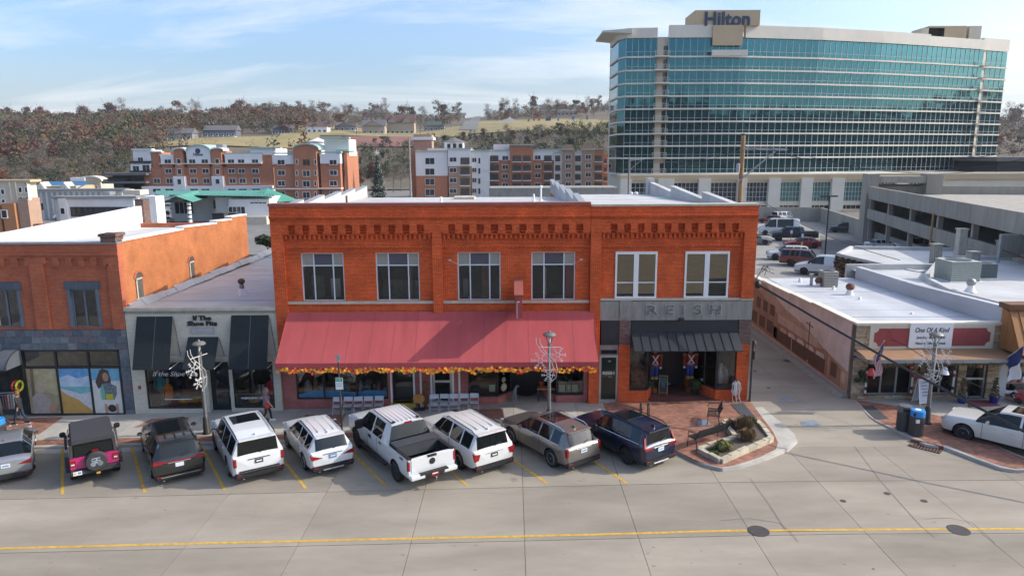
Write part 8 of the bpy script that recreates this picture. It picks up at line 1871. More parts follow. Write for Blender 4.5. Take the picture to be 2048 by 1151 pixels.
# toy-soldier door figures with copper pots
def soldier(label,px,y):
 q = onY(px,760,y); x = q.x; z = .22; o = thing('toy_soldier_figure',label,'statue',(x,y,z),'toy soldiers at the shop entry'); RD,BL,GO = mat('soldier_red',(.26,.02,.015),.5,var=.1),mat('soldier_blue',(.015,.05,.28),.5,var=.1),mat('soldier_gold',(.48,.28,.06),.4,var=.1)
 MB().lathe([(.20,0),(.22,.06),(.19,.09),(.21,.16),(.17,.2),(.2,.26),(.12,.28)],(x,y,z),14).build('copper_pedestal',mat('copper_pot',(.38,.13,.06),.4,var=.1,metal=.5),o)
 for s in (-1,1):
  MB().lathe([(.07,.86),(.085,1.0),(.12,1.45)],(x+s*.10,y,z),8).build('trouser_leg',BL,o); MB().box(x+s*.10-.07,x+s*.10+.07,y-.14,y+.07,z+.74,z+.86).build('boot',GO,o)
  MB().lathe([(.08,1.42),(.085,1.7),(.10,2.02),(1e-6,2.05)],(x+s*.31,y,z),8).build('arm',RD,o); MB().lathe([(.10,2.0),(.12,2.06),(1e-6,2.1)],(x+s*.31,y,z),8).build('epaulette',GO,o); MB().ball((x+s*.31,y-.02,z+1.34),.07,8,5).build('glove','white',o)
  MB().hexa([(x-s*.17,y-.205,z+1.60),(x-s*.11,y-.205,z+1.60),(x-s*.11,y-.19,z+1.60),(x-s*.17,y-.19,z+1.60),(x+s*.12,y-.195,z+2.05),(x+s*.18,y-.195,z+2.05),(x+s*.18,y-.18,z+2.05),(x+s*.12,y-.18,z+2.05)]).build('cross_belt','white',o)
 MB().lathe([(.20,1.42),(.22,1.55),(.2,1.7),(.25,1.95),(.18,2.08),(.08,2.1)],(x,y,z),12,sy=.8).build('tunic',RD,o); MB().lathe([(.225,1.5),(.225,1.6)],(x,y,z),12,sy=.82).build('belt',GO,o); MB().box(x-.06,x+.06,y-.20,y-.17,z+1.50,z+1.62).build('buckle',cb,o)
 MB().ball((x,y,z+2.24),.14,10,7).build('head','skin',o); MB().lathe([(.15,2.32),(.16,2.6),(.14,2.64),(1e-6,2.65)],(x,y,z),12).build('tall_hat','blk',o); MB().box(x-.03,x+.03,y-.05,y+.05,z+.26,z+.76).build('stake','blk',o)
soldier('red and blue toy soldier figure on the left of the shop entry',1308,1.2); soldier('red and blue toy soldier figure on the right of the shop entry',1379,1.3)
for k,(px,py,y) in enumerate(((1296,775,.9),(1391,775,.85))):
 q = onY(px,py,y); o = thing('boxwood_ball','clipped green boxwood ball at the shop entry, %s side' % ('left','right')[k],'plant',(q.x,y,.22),'boxwood balls at the entry'); MB().lathe([(.14,0),(.18,.3),(.15,.3)],(q.x,y,.22),10).build('pot','blk',o); leafcloud(20+k,700,.27,.25,0,.035,lobes=3)
 mb = MB(); rr = random.Random(k+9)
 for j in range(900):
  u = Vector((rr.gauss(0,1),rr.gauss(0,1),rr.gauss(0,1))).normalized(); c = Vector((q.x,y,.22+.52)) + u * .26 * rr.uniform(.85,1.04); t = Vector((rr.gauss(0,1),rr.gauss(0,1),rr.gauss(0,1))).normalized() * .03; e = t.cross(u).normalized() * .02; mb.add([c-t,c+e,c+t,c-e],[(0,1,2,3)])
 mb.build('foliage',mat('boxwood',(.05,.10,.03),.9,var=.3,scale=12),o)
# hank of white rope lights on the corner pier
x,y = 11.30,-.22; o = thing('rope_light_bundle','bundle of white rope light hung on the corner brick pier','decoration',(x,y,.2)); rr = random.Random(3); MB().tube([(x,y+.16,1.32),(x,y-.06,1.34)],.03,6).build('hook','blk',o)
for k in range(9):
 w_ = rr.uniform(.05,.24); zl = rr.uniform(.30,.75); dx_ = rr.uniform(-.08,.08); MB().tube([(x-.05,y,1.32),(x-w_+dx_,y-.06,1.15),(x-w_*1.1+dx_,y-.07,.75),(x-w_*.4+dx_,y-.06,zl),(x+w_*.5+dx_,y-.07,zl+.05),(x+w_+dx_,y-.06,.85),(x+w_*.7+dx_,y-.05,1.18),(x+.04,y,1.32)],.015,5).build('rope_loop',FL,o)
for k in range(3): MB().tube([(x-.15+.15*k,y-.06,.8),(x-.2+.17*k,y-.08,.45),(x-.16+.19*k,y-.10,.22)],.014,5).build('rope_end',FL,o)
# greyhound statue, small table, things in the windows
x,y = onY(1028,790,.55).x,.55; z = gz(x) + .01; o = thing('dog_statue','seated pale grey dog statue in the recessed entry','statue',(x,y,z)); gm = mat('weathered_grey_resin',(.22,.22,.23),.7,var=.15)
def skin_body(name,verts,edges,radii,m,parent,sub=2):
 me = bpy.data.meshes.new(name); me.from_pydata(verts,edges,[]); ob = bpy.data.objects.new(name,me); md = ob.modifiers.new('s','SKIN'); md.use_smooth_shade = True
 for v,r in zip(me.skin_vertices[0].data,radii): v.radius = r if isinstance(r,tuple) else (r,r)
 me.skin_vertices[0].data[0].use_root = True; sb = ob.modifiers.new('u','SUBSURF'); sb.levels = sub; sb.render_levels = sub
 m2 = baked(ob); m2.materials.clear(); m2.materials.append(M[m] if isinstance(m,str) else m); m2.polygons.foreach_set('use_smooth',[True]*len(m2.polygons))
 o = bpy.data.objects.new(name,m2); COL.objects.link(o); o.parent = parent; return o
b_ = skin_body('body',[(0,.10,.22),(.02,.02,.48),(.08,-.03,.70),(.14,-.05,.83),(.28,-.06,.80),(.10,-.06,.35),(.12,-.10,.04),(.18,-.12,.02),(-.06,-.04,.06),(.10,-.08,.03),(-.2,.1,.06)],[(0,1),(1,2),(2,3),(3,4),(1,5),(5,6),(6,7),(0,8),(8,9),(0,10)],[.13,.12,.07,.07,.03,.05,.03,.035,.09,.04,.02],gm,o); b_.rotation_euler = (0,0,0)
x,y = onY(1092,790,.45).x,.5; z = gz(x); o = thing('wooden_stand','rustic wooden side table beside the right display bay','table',(x,y,z)); MB().box(x-.45,x+.45,y-.25,y+.25,z+.66,z+.72).build('top','wood_siding',o)
for sx_ in (-.4,.4):
 for sy_ in (-.2,.2): MB().box(x+sx_-.02,x+sx_+.02,y+sy_-.02,y+sy_+.02,z,z+.66).build('leg','blk',o)
simple('red_flower_pot','small red flower pot on the rustic side table','flower pot',MB().lathe([(.06,.72),(.09,.86),(.07,.86)],(x-.25,y,z),9).ball((x-.25,y,z+.95),.12,7,5),mat('poinsettia_red',(.3,.02,.02),.7,var=.3,scale=30))
# window display pieces (seen through the glass)
def disp(name,label,cat,x,y,z,prof,m,n=12,group=None): return simple(name,label,cat,MB().lathe(prof,(x,y,z),n),m,group)
def mannequin(label,x,y,z,top,topm,h=1.0,m2=None):
 o = thing('mannequin',label,'mannequin',(x,y,z),'mannequins in the shop windows'); MB().lathe([(.20,.0),(.18,.3),(.15,.5),(.21,.72),(.12,.82),(.05,.86)],(x,y,z+top),12,sy=.6).build('garment',topm,o); MB().lathe([(.05,.85),(.09,.95),(.10,1.05),(.06,1.14),(1e-6,1.16)],(x,y,z+top),10).build('head',m2 or 'stone',o)
 for s in (-1,1): MB().tube([(x+s*.2,y,z+top+.68),(x+s*.26,y-.04,z+top+.35),(x+s*.2,y-.1,z+top+.1)],[.06,.05,.04],7).build('arm',topm,o)
 MB().tube([(x,y,z),(x,y,z+top)],.03,6).build('stand','grey_metal',o)
orn = mat('orange_coat',(.9,.24,.02),.8,var=.1); tea = mat('teal_coat',(.05,.32,.32),.8,var=.1); rdd = mat('red_dress',(.7,.04,.04),.8,var=.1); dkn = mat('navy_coat',(.02,.025,.05),.8,var=.1)
mannequin('mannequin in a bright orange coat in the cream shop window',-17.75,.5,-.14,.35,orn); mannequin('mannequin in a teal coat at the left of the cream shop window',-18.25,.7,-.14,.75,tea); mannequin('mannequin in a dark coat behind the orange one',-17.45,1.0,-.14,.55,dkn); mannequin('mannequin in a red dress at the right of the cream shop window',-12.4,.6,-.12,.5,rdd)
for k,(x,y,r,lb) in enumerate(((-16.9,.5,.22,'left'),(-16.35,.55,.25,'middle'),(-13.3,.55,.24,'right'))):
 mb = MB(); rr = random.Random(k); mz = [mat('mum_gold',(.9,.55,.04),.8,var=.2),mat('mum_orange',(.9,.36,.04),.8,var=.2)]
 for j in range(260):
  u = Vector((rr.gauss(0,1),rr.gauss(0,1),abs(rr.gauss(0,1)))).normalized(); c = Vector((x,y,.12)) + Vector((u.x*1.4,u.y,u.z*.8)) * r; t = Vector((rr.gauss(0,1),rr.gauss(0,1),rr.gauss(0,1))).normalized() * .05; e = t.cross(u).normalized() * .045; mb.add([c-t,c+e,c+t,c-e],[(0,1,2,3)],rr.randrange(2))
 o = mb.build('chrysanthemum_pot',mz); tag(o,'mound of golden chrysanthemums in the cream shop window, %s one' % lb,'flowers','chrysanthemums in the shop windows')
simple('ankle_boots','pair of pale tall boots standing in the right cream shop window','boots',MB().lathe([(.05,0),(.06,.5),(.07,.55)],(-13.15,.8,.35),8).lathe([(.05,0),(.06,.5),(.07,.55)],(-12.95,.75,.35),8).box(-13.22,-13.1,.65,.85,.27,.36).box(-13.02,-12.9,.6,.8,.27,.36),'stone')
# main shop window: beached-blue swag, plants, dark goods
simple('blue_cloth','strip of bright blue cloth along the base of the wide shop window','cloth',MB().prism_y([(-10.95,.34),(-6.45,.34),(-6.45,.68),(-7.3,.75),(-8.1,.62),(-9,.70),(-10.2,.70),(-10.95,.52)],.28,.34),mat('bright_blue_cloth',(.10,.45,.85),.7,var=.2,scale=3))
rr = random.Random(11); gm_ = [mat('goods_%d' % k,c,.8,var=.25,scale=6) for k,c in enumerate(((.42,.38,.36),(.32,.17,.10),(.5,.49,.50),(.16,.18,.2),(.5,.34,.2),(.4,.08,.08)))]
for k in range(13):
 x = -10.7 + .34 * k; h = rr.uniform(.4,1.25); w_ = rr.uniform(.12,.26); tag(MB().lathe([(w_*.8,0),(w_,h*.2),(w_*rr.uniform(.5,1),h*.55),(w_*rr.uniform(.6,1.1),h*.8),(w_*.3,h),(1e-6,h)],(x,rr.uniform(.6,1.5),.25),9).build('display_item',gm_[k % 6]),'indistinct gift item inside the wide main shop window','gift','gift items in the wide shop window')
MB_sign = MB().box(-8.95,-8.05,.40,.44,1.05,1.75).build('hanging_sign','blk'); tag(MB_sign,'dark framed notice hanging inside the wide shop window','sign'); text('notice_lettering','OPEN',.2,(-8.5,.395,1.5),'white',MB_sign,extrude=.002); text('notice_lettering','please come in',.1,(-8.5,.395,1.25),'white',MB_sign,extrude=.002)
simple('snowman_figure','cream snowman figure with a dark hat in the left display bay','figure',MB().ball((-.55,.75,.72),.26,12,8).ball((-.55,.75,1.12),.2,12,8).ball((-.55,.75,1.42),.15,12,8).lathe([(.17,1.53),(.17,1.56),(.11,1.57),(.11,1.74),(1e-6,1.74)],(-.55,.75,0),12),mat('cream_cloth',(.52,.48,.34),.8,var=.08))
for k,(x,y) in enumerate(((-1.05,.45),(2.55,.40),(3.2,.40))): tag(MB().box(x-.15,x+.15,y,y+.02,.55,.92).build('notice_card',mat('pale_green_card',(.38,.46,.27),.7,var=.05)),('pale green card in the left display bay','left pale green card in the right display bay','right pale green card in the right display bay')[k],'card','pale green cards in the display bays')
o = thing('potted_snake_plant','tall leafy plant in a silver pot in the right display bay','plant',(2.9,.6,.5)); MB().lathe([(.11,0),(.12,.35),(.1,.35)],(2.9,.6,.5),10).build('pot','silver',o)
for k in range(12): a = k * 2.4; MB().hexa([(2.9+math.cos(a)*q+t_,.6+math.sin(a)*q*.6,z_) for z_,q in ((.82,.05),(1.5+.25*math.sin(k*3),.28)) for t_ in (-.025,.025,.02,-.02)]).build('leaf',mat('plant_green',(.04,.10,.04),.7,var=.3),o)
# goods inside the corner shop bays
for k in range(7): x = 10.2 + .16 * k; h = rr.uniform(.4,1.3); tag(MB().lathe([(.1,0),(.13,h*.3),(.06,h*.7),(.1,h),(1e-6,h)],(x,rr.uniform(.8,1.7),.8),9).build('display_item',gm_[(k*5) % 6]),'indistinct ornament in the right bay of the corner shop','ornament','ornaments in the corner shop bay')
simple('model_sailboat','white model sailboat in the right bay of the corner shop','model boat',MB().prism_y([(9.95,1.0),(10.3,1.0),(10.12,1.6)],1.1,1.13).prism_y([(9.9,.86),(10.35,.86),(10.4,.98),(9.85,.98)],1.05,1.18),'white')
mb = MB(); rr = random.Random(21)
for j in range(500):
 a = rr.uniform(0,6.28); z_ = rr.random(); q = (1-z_) * .5 + .05; c = Vector((6.45+math.cos(a)*q*rr.random(),.9+math.sin(a)*q*rr.random(),.95+z_*1.5)); t = Vector((rr.gauss(0,1),rr.gauss(0,1),rr.gauss(0,1))).normalized() * .10; mb.tube([c,c+t],.008,3,cap=False)
o = thing('twig_tree','bare twig Christmas tree in the left bay of the corner shop','decoration',(6.45,.9,.78)); mb.build('twigs',mat('dried_twig',(.28,.20,.13),.9,var=.2),o); MB().lathe([(.22,.8),(.28,1.0),(.25,1.0)],(6.45,.9,0),12).build('pot','rust',o)
simple('framed_picture','black framed picture in the right bay of the corner shop','picture',MB().box(9.45,10.15,2.6,2.64,1.7,2.5),'blk')
# ---- stone shop trimmings: garland, bells, flag, pots, mat
rr = random.Random(31); gm2 = [mat('fir_green',(.05,.075,.03),.9,var=.3),mat('fir_olive',(.11,.10,.05),.9,var=.3),mat('fir_brown',(.12,.07,.04),.9,var=.3)]; mb = MB()
for k in range(1500):
 x = 17.3 + 10 * k / 1500; c = Vector((x,-1.36+rr.gauss(0,.05),2.46+rr.gauss(0,.06)+.04*math.sin(x*3))); t = Vector((rr.gauss(0,1),rr.gauss(0,1),rr.gauss(0,1))).normalized() * .07; e = t.cross(Vector((.2,1,.3))).normalized() * .02; mb.add([c-t,c+e,c+t,c-e],[(0,1,2,3)],rr.randrange(3))
o = thing('fir_garland','green fir garland hung along the brown canopy edge','garland',(21,-1.36,2.4)); lf_ = mb.build('sprigs',gm2,o); lf_['kind'] = 'stuff'; MB().tube([(17.3,-1.36,2.48),(27,-1.36,2.5)],.012,5).build('cord','wood_dk',o)
rb_ = mat('bright_red_ornament',(.50,.02,.015),.35,var=0,coat=.4)
def bell(label,x,y,z,m,s=1.0):
 o = thing('bell_ornament',label,'ornament',(x,y,z),'bell ornaments under the canopy'); MB().lathe([(.17*s,0),(.15*s,.06*s),(.10*s,.18*s),(.07*s,.26*s),(1e-6,.29*s)],(x,y,z),14).build('bell',m,o); MB().ball((x,y,z-.01),.035*s,8,5).build('clapper',m,o); MB().tube([(x,y,z+.28*s),(x,y,2.5)],.008,4).build('cord','blk',o)
q = onY(1743,745,-1.3); bell('red bell ornament under the left corner of the canopy',q.x,-1.3,q.z-.1,rb_,1.25); q = onY(1889,745,-1.3); bell('white bell ornament under the canopy right of the lamp',q.x,-1.3,q.z-.05,'white',1.25); q = onY(2033,738,-1.3); bell('red bell ornament at the right edge under the canopy',q.x,-1.3,q.z,rb_,1.2)
for k,(px,py) in enumerate(((1823,734),(1961,732),(1901,728),(1941,728))): q = onY(px,py,-1.3); tag(MB().ball((q.x,-1.3,q.z),.09 if k < 2 else .07,10,7).build('red_bauble',rb_),'round red bauble under the canopy, %s' % ('left of the lamp','above the glass door','above the second window','at the door jamb')[k],'ornament','red baubles under the canopy')
for k,(px,z0_,z1_) in enumerate(((1733,.4,1.9),(1825,.4,1.9),(1908,.4,1.9))):
 x = onY(px,750,-.08).x; o = thing('striped_pole','red and white striped candy pole, %s of three at the stone shop' % ('first','second','third')[k],'decoration',(x,-.1,.2),'candy poles at the stone shop')
 for j in range(9): MB().lathe([(.05,0),(.05,(z1_-z0_)/9)],(x,-.1,z0_+(z1_-z0_)*j/9),8).build('stripe',(rb_,MATS['white_paint'],MATS['fir_green'])[j % 3] if j % 2 == 0 else MATS['white_paint'],o)
def flag(label,bx,by,bz,tx,ty,tz,design):
 o = thing('flag',label,'flag',(bx,by,bz)); MB().tube([(bx,by,bz),(tx,ty,tz)],.018,6).build('pole','silver',o); MB().ball((tx,ty,tz+.03),.035,8,5).build('finial',mat('gold_finial',(.5,.35,.1),.3,var=0,metal=.8),o)
    # cloth hangs from the pole end in folds
 L,Wd = 1.6,.95
 def P3(u,v):
  d = Vector((bx-tx,by-ty,bz-tz)).normalized(); f = .055 * math.sin(u*9+v*3) * (.3+u); return (tx+d.x*v*Wd*(1-.15*u)+f,ty+d.y*v*Wd*(1-.25*u)+.05*math.sin(v*8+u*4),tz-.04+d.z*v*Wd*(1-.6*u)-u*L)
 mb = MB()
 for i in range(26):
  for j in range(13):
   u0,u1,v0,v1 = i / 26,(i+1) / 26,j / 13,(j+1) / 13
   mi_ = (2 if (v0 < .54 and u0 < .40) else (0 if j % 2 == 0 else 1)) if design == 'us' else (2 if u0 < .5 else 1)
   mb.add([P3(u0,v0),P3(u0,v1),P3(u1,v1),P3(u1,v0)],[(0,1,2,3)],mi_,True)
 cl_ = mb.build('cloth',[mat('flag_red',(.36,.02,.03),.8,var=0),mat('flag_white',(.66,.65,.64),.8,var=0),mat('flag_navy',(.02,.03,.12),.8,var=0)],o)
 if design == 'us':
  st_ = MB()
  for i in range(5):
   for j in range(4): c = Vector(P3(.04+.085*i,.06+.13*j)); st_.ball((c.x,c.y-.02,c.z),.018,5,4)
  so = st_.build('stars',MATS['flag_white'],o); so['kind'] = 'stuff'
a = onY(1743,720,-1.35); t_ = onY(1768,682,-1.9); flag('American flag drooping from the left end of the canopy',a.x,-1.35,a.z,t_.x,-1.9,t_.z,'us')
a = onY(2014,715,-1.35); t_ = onY(2048,690,-1.9); flag('blue and white flag cut by the right edge',a.x,-1.35,a.z,t_.x,-1.9,t_.z,'b')
for k,(px,py) in enumerate(((1923,805),(1987,805))):
 q = onG(px,py); o = thing('flower_planter','royal blue glazed pot with flowers %s of the glass door' % ('left','right')[k],'flower pot',(q.x,q.y,.2),'blue pots at the stone shop'); MB().lathe([(.17,0),(.25,.33),(.27,.36),(.23,.36),(.22,.30),(1e-6,.30)],(q.x,q.y,.2),16).build('pot',mat('royal_blue_glaze',(.012,.03,.22),.25,var=.1,coat=.5),o)
 mb = MB(); r3 = random.Random(40+k); mz = [mat('pot_leaf',(.06,.10,.04),.9,var=.3),mat('pot_twig',(.16,.12,.08),.9,var=.2),mat('pot_flower',(.42,.05,.05),.8,var=.2),mat('pot_white',(.5,.48,.45),.8,var=.1)]
 for j in range(620):
  zz_ = r3.random() ** 1.5; rad = .26 * (1-zz_*.65); a = r3.uniform(0,6.28); c = Vector((q.x+math.cos(a)*rad*r3.random(),q.y+math.sin(a)*rad*r3.random(),.55+zz_*.95)); t = Vector((r3.gauss(0,1),r3.gauss(0,1),r3.gauss(0,1))).normalized() * .05; e = t.cross(Vector((.3,1,.2))).normalized() * .03; mb.add([c-t,c+e,c+t,c-e],[(0,1,2,3)],r3.choice((0,0,0,0,1,2,3)))
 mb.build('flowers',mz,o)
P_ = [onG(*q) for q in ((1935,800),(1975,800),(2003,811),(1936,814))]; tag(MB().prism([(p.x,p.y) for p in P_][::-1],.2,.215).build('door_rug',mat('red_patterned_rug',(.26,.05,.06),.95,col2=(.16,.06,.07),scale=18)),'red patterned rug before the stone shop door','rug')
simple('wreath','brown twig wreath on the stone wall behind the lamp','wreath',MB().tube([(20.72+.22*math.cos(6.283*k/14),-.1,1.78+.22*math.sin(6.283*k/14)) for k in range(15)],.06,6),gm2[2])
simple('wall_foliage','dark hanging foliage on the stone corner pier','plant',leafcloud(77,500,.35,.45,1.35,.06,lobes=5),gm2[0]).location = (17.6,-.16,.1)
q = onY(1838,757,-.1); simple('small_wall_sign','small red and white wall sign on the stone front','sign',MB().box(q.x-.12,q.x+.12,-.07,-.045,q.z-.1,q.z+.1),rb_)
# ride-on toy cars outside the timber shop
def toycar(label,x,y,rot,m,z=.2):
 o = thing('toy_ride_on_car',label,'toy car',(x,y,z),rotz=R(rot),local=True,group='ride-on toy cars'); mb = MB()
 soft(o,'body',m,-.28,.28,-.5,.5,.16,.36,.06); soft(o,'hood',m,-.24,.24,.12,.46,.33,.44,.05); soft(o,'seat','blk',-.2,.2,-.3,0,.33,.40,.03); soft(o,'seat_back','blk',-.2,.2,-.36,-.28,.36,.62,.03); MB().prism_x([(.08,.40),(.14,.40),(.04,.62),(.0,.62)],-.24,.24).build('windscreen','glass',o)
 for sx_ in (-1,1):
  for sy_ in (-.32,.32): MB().lathe([(.06,-.06),(.15,-.06),(.16,0),(.15,.06),(.06,.06)],(sx_*.28,sy_,.16),14,axis='x').build('wheel','tyre',o)
 for sx_ in (-1,1): MB().ball((sx_*.17,.49,.28),.05,8,5).build('headlamp','white',o)
q = onG(2036,806); toycar('red ride-on toy car at the right edge',q.x+.35,q.y,62,mat('toy_red',(.45,.015,.03),.35,var=0,coat=.4)); q = onG(2010,795); toycar('white and black ride-on toy car behind the red one',q.x+.2,q.y+.35,75,'white')
for k in range(16):
 x = 25.1 + .22 * (k % 8); z_ = 2.25 - .95 * (k // 8) - .1 * rr.random(); tag(MB().lathe([(.09,0),(.12,.12),(.07,.26),(.09,.3),(1e-6,.34)],(x,.1,z_-.2),8).build('hanging_toy',gm_[(k*7) % 6] if k % 3 else (rb_,MATS['white_paint'],cb)[k % 9 // 3]),'small toy hanging outside the timber fronted shop','toy','toys hung outside the timber shop')
# clothes rack by the barrel awning
x0_,y0_ = -25.9,-.75; z0_ = gz(-25.5); o = thing('clothes_rack','long rail of hanging shirts below the barrel awning','clothes rack',(x0_,y0_,z0_)); MB().tube([(-27.5,-.9,z0_+1.45),(-24.9,-.35,z0_+1.45)],.02,6).build('rail','silver',o)
for xx,yy in ((-27.5,-.9),(-24.9,-.35)): MB().tube([(xx,yy,z0_),(xx,yy,z0_+1.45)],.02,6).build('leg','silver',o)
gc_ = [mat('shirt_%d' % k,c,.85,var=.15,scale=12) for k,c in enumerate(((.03,.03,.035),(.36,.37,.38),(.16,.05,.05),(.05,.14,.15),(.22,.2,.18),(.05,.05,.08),(.42,.06,.05),(.2,.22,.25)))]
for k in range(22):
 t = k / 21; cx_,cy_2 = -27.4 + 2.4 * t,-.88 + .5 * t; MB().hexa([(cx_-.035,cy_2-.22,z0_+.65),(cx_+.035,cy_2-.22,z0_+.65),(cx_+.035,cy_2+.22,z0_+.65),(cx_-.035,cy_2+.22,z0_+.65),(cx_-.025,cy_2-.20,z0_+1.40),(cx_+.025,cy_2-.20,z0_+1.40),(cx_+.025,cy_2+.20,z0_+1.40),(cx_-.025,cy_2+.20,z0_+1.40)]).build('shirt',gc_[(k*5) % 8],o)
for k,(c,lb) in enumerate((((.42,.03,.03),'red'),((.42,.5,.03),'lime'))): simple('swim_ring','%s inflatable ring hung above the clothes rail' % lb,'swim ring',MB().tube([(-25.0+.2*k,-.3+.24*math.cos(6.283*j/14),z0_+1.75+.24*math.sin(6.283*j/14)) for j in range(15)],.06,7),mat('ring_'+lb,c,.4,var=0))
# ---------------------------------------------------------------- people
def person(label,x,y,z,face,top,legs,shoes,hair,sleeves=None,stride=.28,bag=None,hairlen=.10,hgt=1.68):
 """standing walker facing +X when face = 0; one skinned body, clothes and hair as children"""
 k = hgt / 1.70; o = thing('person',label,'person',(x,y,z),rotz=face,local=True,group=None); s = stride
 V = [(0,0,.93),(0.0,0,1.10),(.01,0,1.28),(.02,0,1.42),(.03,0,1.50),(.045,0,1.60),(.05,0,1.68)]; Ed = [(0,1),(1,2),(2,3),(3,4),(4,5),(5,6)]; Rr = [(.14,.16),(.125,.145),(.12,.17),(.09,.13),(.055,.055),(.085,.075),(.055,.055)]
 def chain(base,pts,rs):
  i = base
  for p,r in zip(pts,rs): V.append(p); Rr.append(r); Ed.append((i,len(V)-1)); i = len(V) - 1
  return i
 for sd,ph in ((1,1),(-1,-1)):
  chain(0,[(0,sd*.09,.88),(s*.45*ph+.05,sd*.095,.48),(s*ph-(.06 if ph < 0 else 0),sd*.10,.10 if ph > 0 else .14),(s*ph+(.13 if ph > 0 else .07),sd*.10,.05)],[.10,.065,.045,.04])
 hands = []
 for sd,ph in ((1,-1),(-1,1)):
  e = chain(3,[(.01,sd*.19,1.40),(.0+.10*ph,sd*.24,1.14),(.10+.18*ph,sd*.23,.93),(.12+.19*ph,sd*.23,.87)],[.06,.045,.034,.032]); w_ = V[e]
  for f in range(4): chain(e,[(w_[0]+.02+.008*f,w_[1]+(.018*(f-1.5)) ,w_[2]-.05),(w_[0]+.015,w_[1]+.018*(f-1.5),w_[2]-.085-.006*(f in (1,2)))],[.0105,.009])
  chain(e,[(w_[0]+.045,w_[1]-sd*.02,w_[2]-.02),(w_[0]+.055,w_[1]-sd*.02,w_[2]-.05)],[.011,.009])
 body = skin_body('body',[(a*k,b*k,c*k) for a,b,c in V],Ed,[(r[0]*k,r[1]*k) if isinstance(r,tuple) else r*k for r in Rr],'skin',o)
 sk = body.data; sk.materials.clear()
 for m_ in ('skin',legs,top,shoes): sk.materials.append(M[m_] if isinstance(m_,str) else m_)
 for p in sk.polygons:
  c = p.center; r_ = c.z / k; arm = abs(c.y) > .17 * k and r_ < 1.36
  p.material_index = 3 if r_ < .105 else 1 if (r_ < .95 and not arm) else 2 if (r_ < 1.475 and not (arm and r_ < (sleeves or .97))) else 0
 sk.update()
    # jacket hem flaring over the hips, hair cap, facial features
 MB().lathe([(.165*k,.86*k),(.17*k,.95*k),(.15*k,1.10*k),(.155*k,1.25*k),(.13*k,1.38*k)],(.005,0,0),14,sy=1.12).build('jacket',top,o)
 hd = MB().ball((.035*k,0,1.645*k),.103*k,14,9,sz=1.12); hr = MB()
 MB().lathe([(.045*k,1.42*k+(.10-hairlen)),(.10*k,1.56*k),(.112*k,1.66*k),(.09*k,1.745*k),(.04*k,1.775*k),(1e-6,1.78*k)],(.015*k,0,0),14).build('hair',hair,o)
 MB().ball((.075*k,0,1.62*k),.078*k,12,8,sz=1.25).build('face','skin',o); MB().ball((.155*k,0,1.615*k),.016*k,6,5).build('nose','skin',o)
 for sd in (-1,1): MB().ball((.142*k,sd*.03*k,1.645*k),.010*k,6,4).build('eye','blk',o); MB().ball((.03*k,sd*.105*k,1.62*k),.022*k,6,5).build('ear','skin',o)
 MB().box(.138*k,.148*k,-.025*k,.025*k,1.565*k,1.575*k).build('mouth',mat('lips',(.3,.1,.08),.6,var=0),o)
 for ph in (1,-1): soft(o,'shoe',shoes,s*ph-.11,s*ph+.18,ph*.10-.05,ph*.10+.05,.0 if ph > 0 else .02,.085,.03); soft(o,'shoe_sole','white',s*ph-.115,s*ph+.185,ph*.10-.053,ph*.10+.053,.0,.03,.01)
 if bag: soft(o,'handbag',bag,.02,.24,-.40,-.28,.80,1.02,.03); MB().tube([(.13,-.34,1.0),(.05,-.26,1.25),(.0,-.18,1.42)],.012,5).build('bag_strap',bag,o)
 return o
jk = mat('black_jacket',(.015,.016,.02),.6,var=.2,scale=10,stretch='obj'); jn = mat('dark_denim',(.018,.035,.065),.85,var=.2,scale=20,stretch='obj'); ch_ = mat('charcoal_trousers',(.03,.032,.038),.85,var=.1); fp = mat('floral_shirt',(.16,.05,.10),.8,scale=26,col2=(.30,.26,.30),stretch='obj')
p = onG(43,847); person('person in a black jacket and jeans walking left past the posters',p.x,p.y,gz(p.x),R(180),jk,jn,'blk',mat('auburn_hair',(.20,.09,.04),.7,var=.2),stride=.27,hgt=1.66)
p = onG(8,853); person('person in dark clothes walking out of the left edge',p.x-.15,p.y,gz(p.x),R(180),ch_,ch_,'grey_metal','hair',stride=.3,hgt=1.76)
p = onG(534,843); person('person in a floral shirt with a red handbag behind the large white SUV',p.x,p.y+.1,gz(p.x),R(5),fp,'blk','white',mat('grey_brown_hair',(.22,.17,.14),.7,var=.2),sleeves=1.12,stride=.18,bag=rb_,hgt=1.66)
# ================================================================ POLES AND WIRES
def wire(pts,r,sag,label,name='overhead_wire'):
 mb = MB(); P_ = []
 for a,b in zip(pts,pts[1:]):
  a,b = Vector(a),Vector(b)
  for k in range(13): t = k / 12; q = a.lerp(b,t); q.z -= sag * 4 * t * (1-t); P_.append(q)
 o = mb.tube(P_,r,5).build(name,'blk'); tag(o,label,'wire'); return o
px_,Yp = 1487,30.0; q = onY(px_,268,Yp); UP = thing('utility_pole','tall weathered utility pole with a galvanised bracket behind the corner building','utility pole',(q.x,Yp,0)); MB().lathe([(.27,0),(.2,q.z)],(q.x,Yp,0),10).build('pole','pole_wood',UP); MB().lathe([(.205,q.z-.12),(.205,q.z+.02),(1e-6,q.z+.05)],(q.x,Yp,0),10).build('cap','blk',UP)
a = onY(1488,297,Yp-.2); b = onY(1574,299,Yp-.2); MB().hexa([(a.x-.1,Yp-.3,a.z-.1),(b.x,Yp-.3,b.z-.1),(b.x,Yp-.16,b.z-.1),(a.x-.1,Yp-.16,a.z-.1),(a.x-.1,Yp-.3,a.z+.1),(b.x,Yp-.3,b.z+.1),(b.x,Yp-.16,b.z+.1),(a.x-.1,Yp-.16,a.z+.1)]).build('cross_arm','galv',UP)
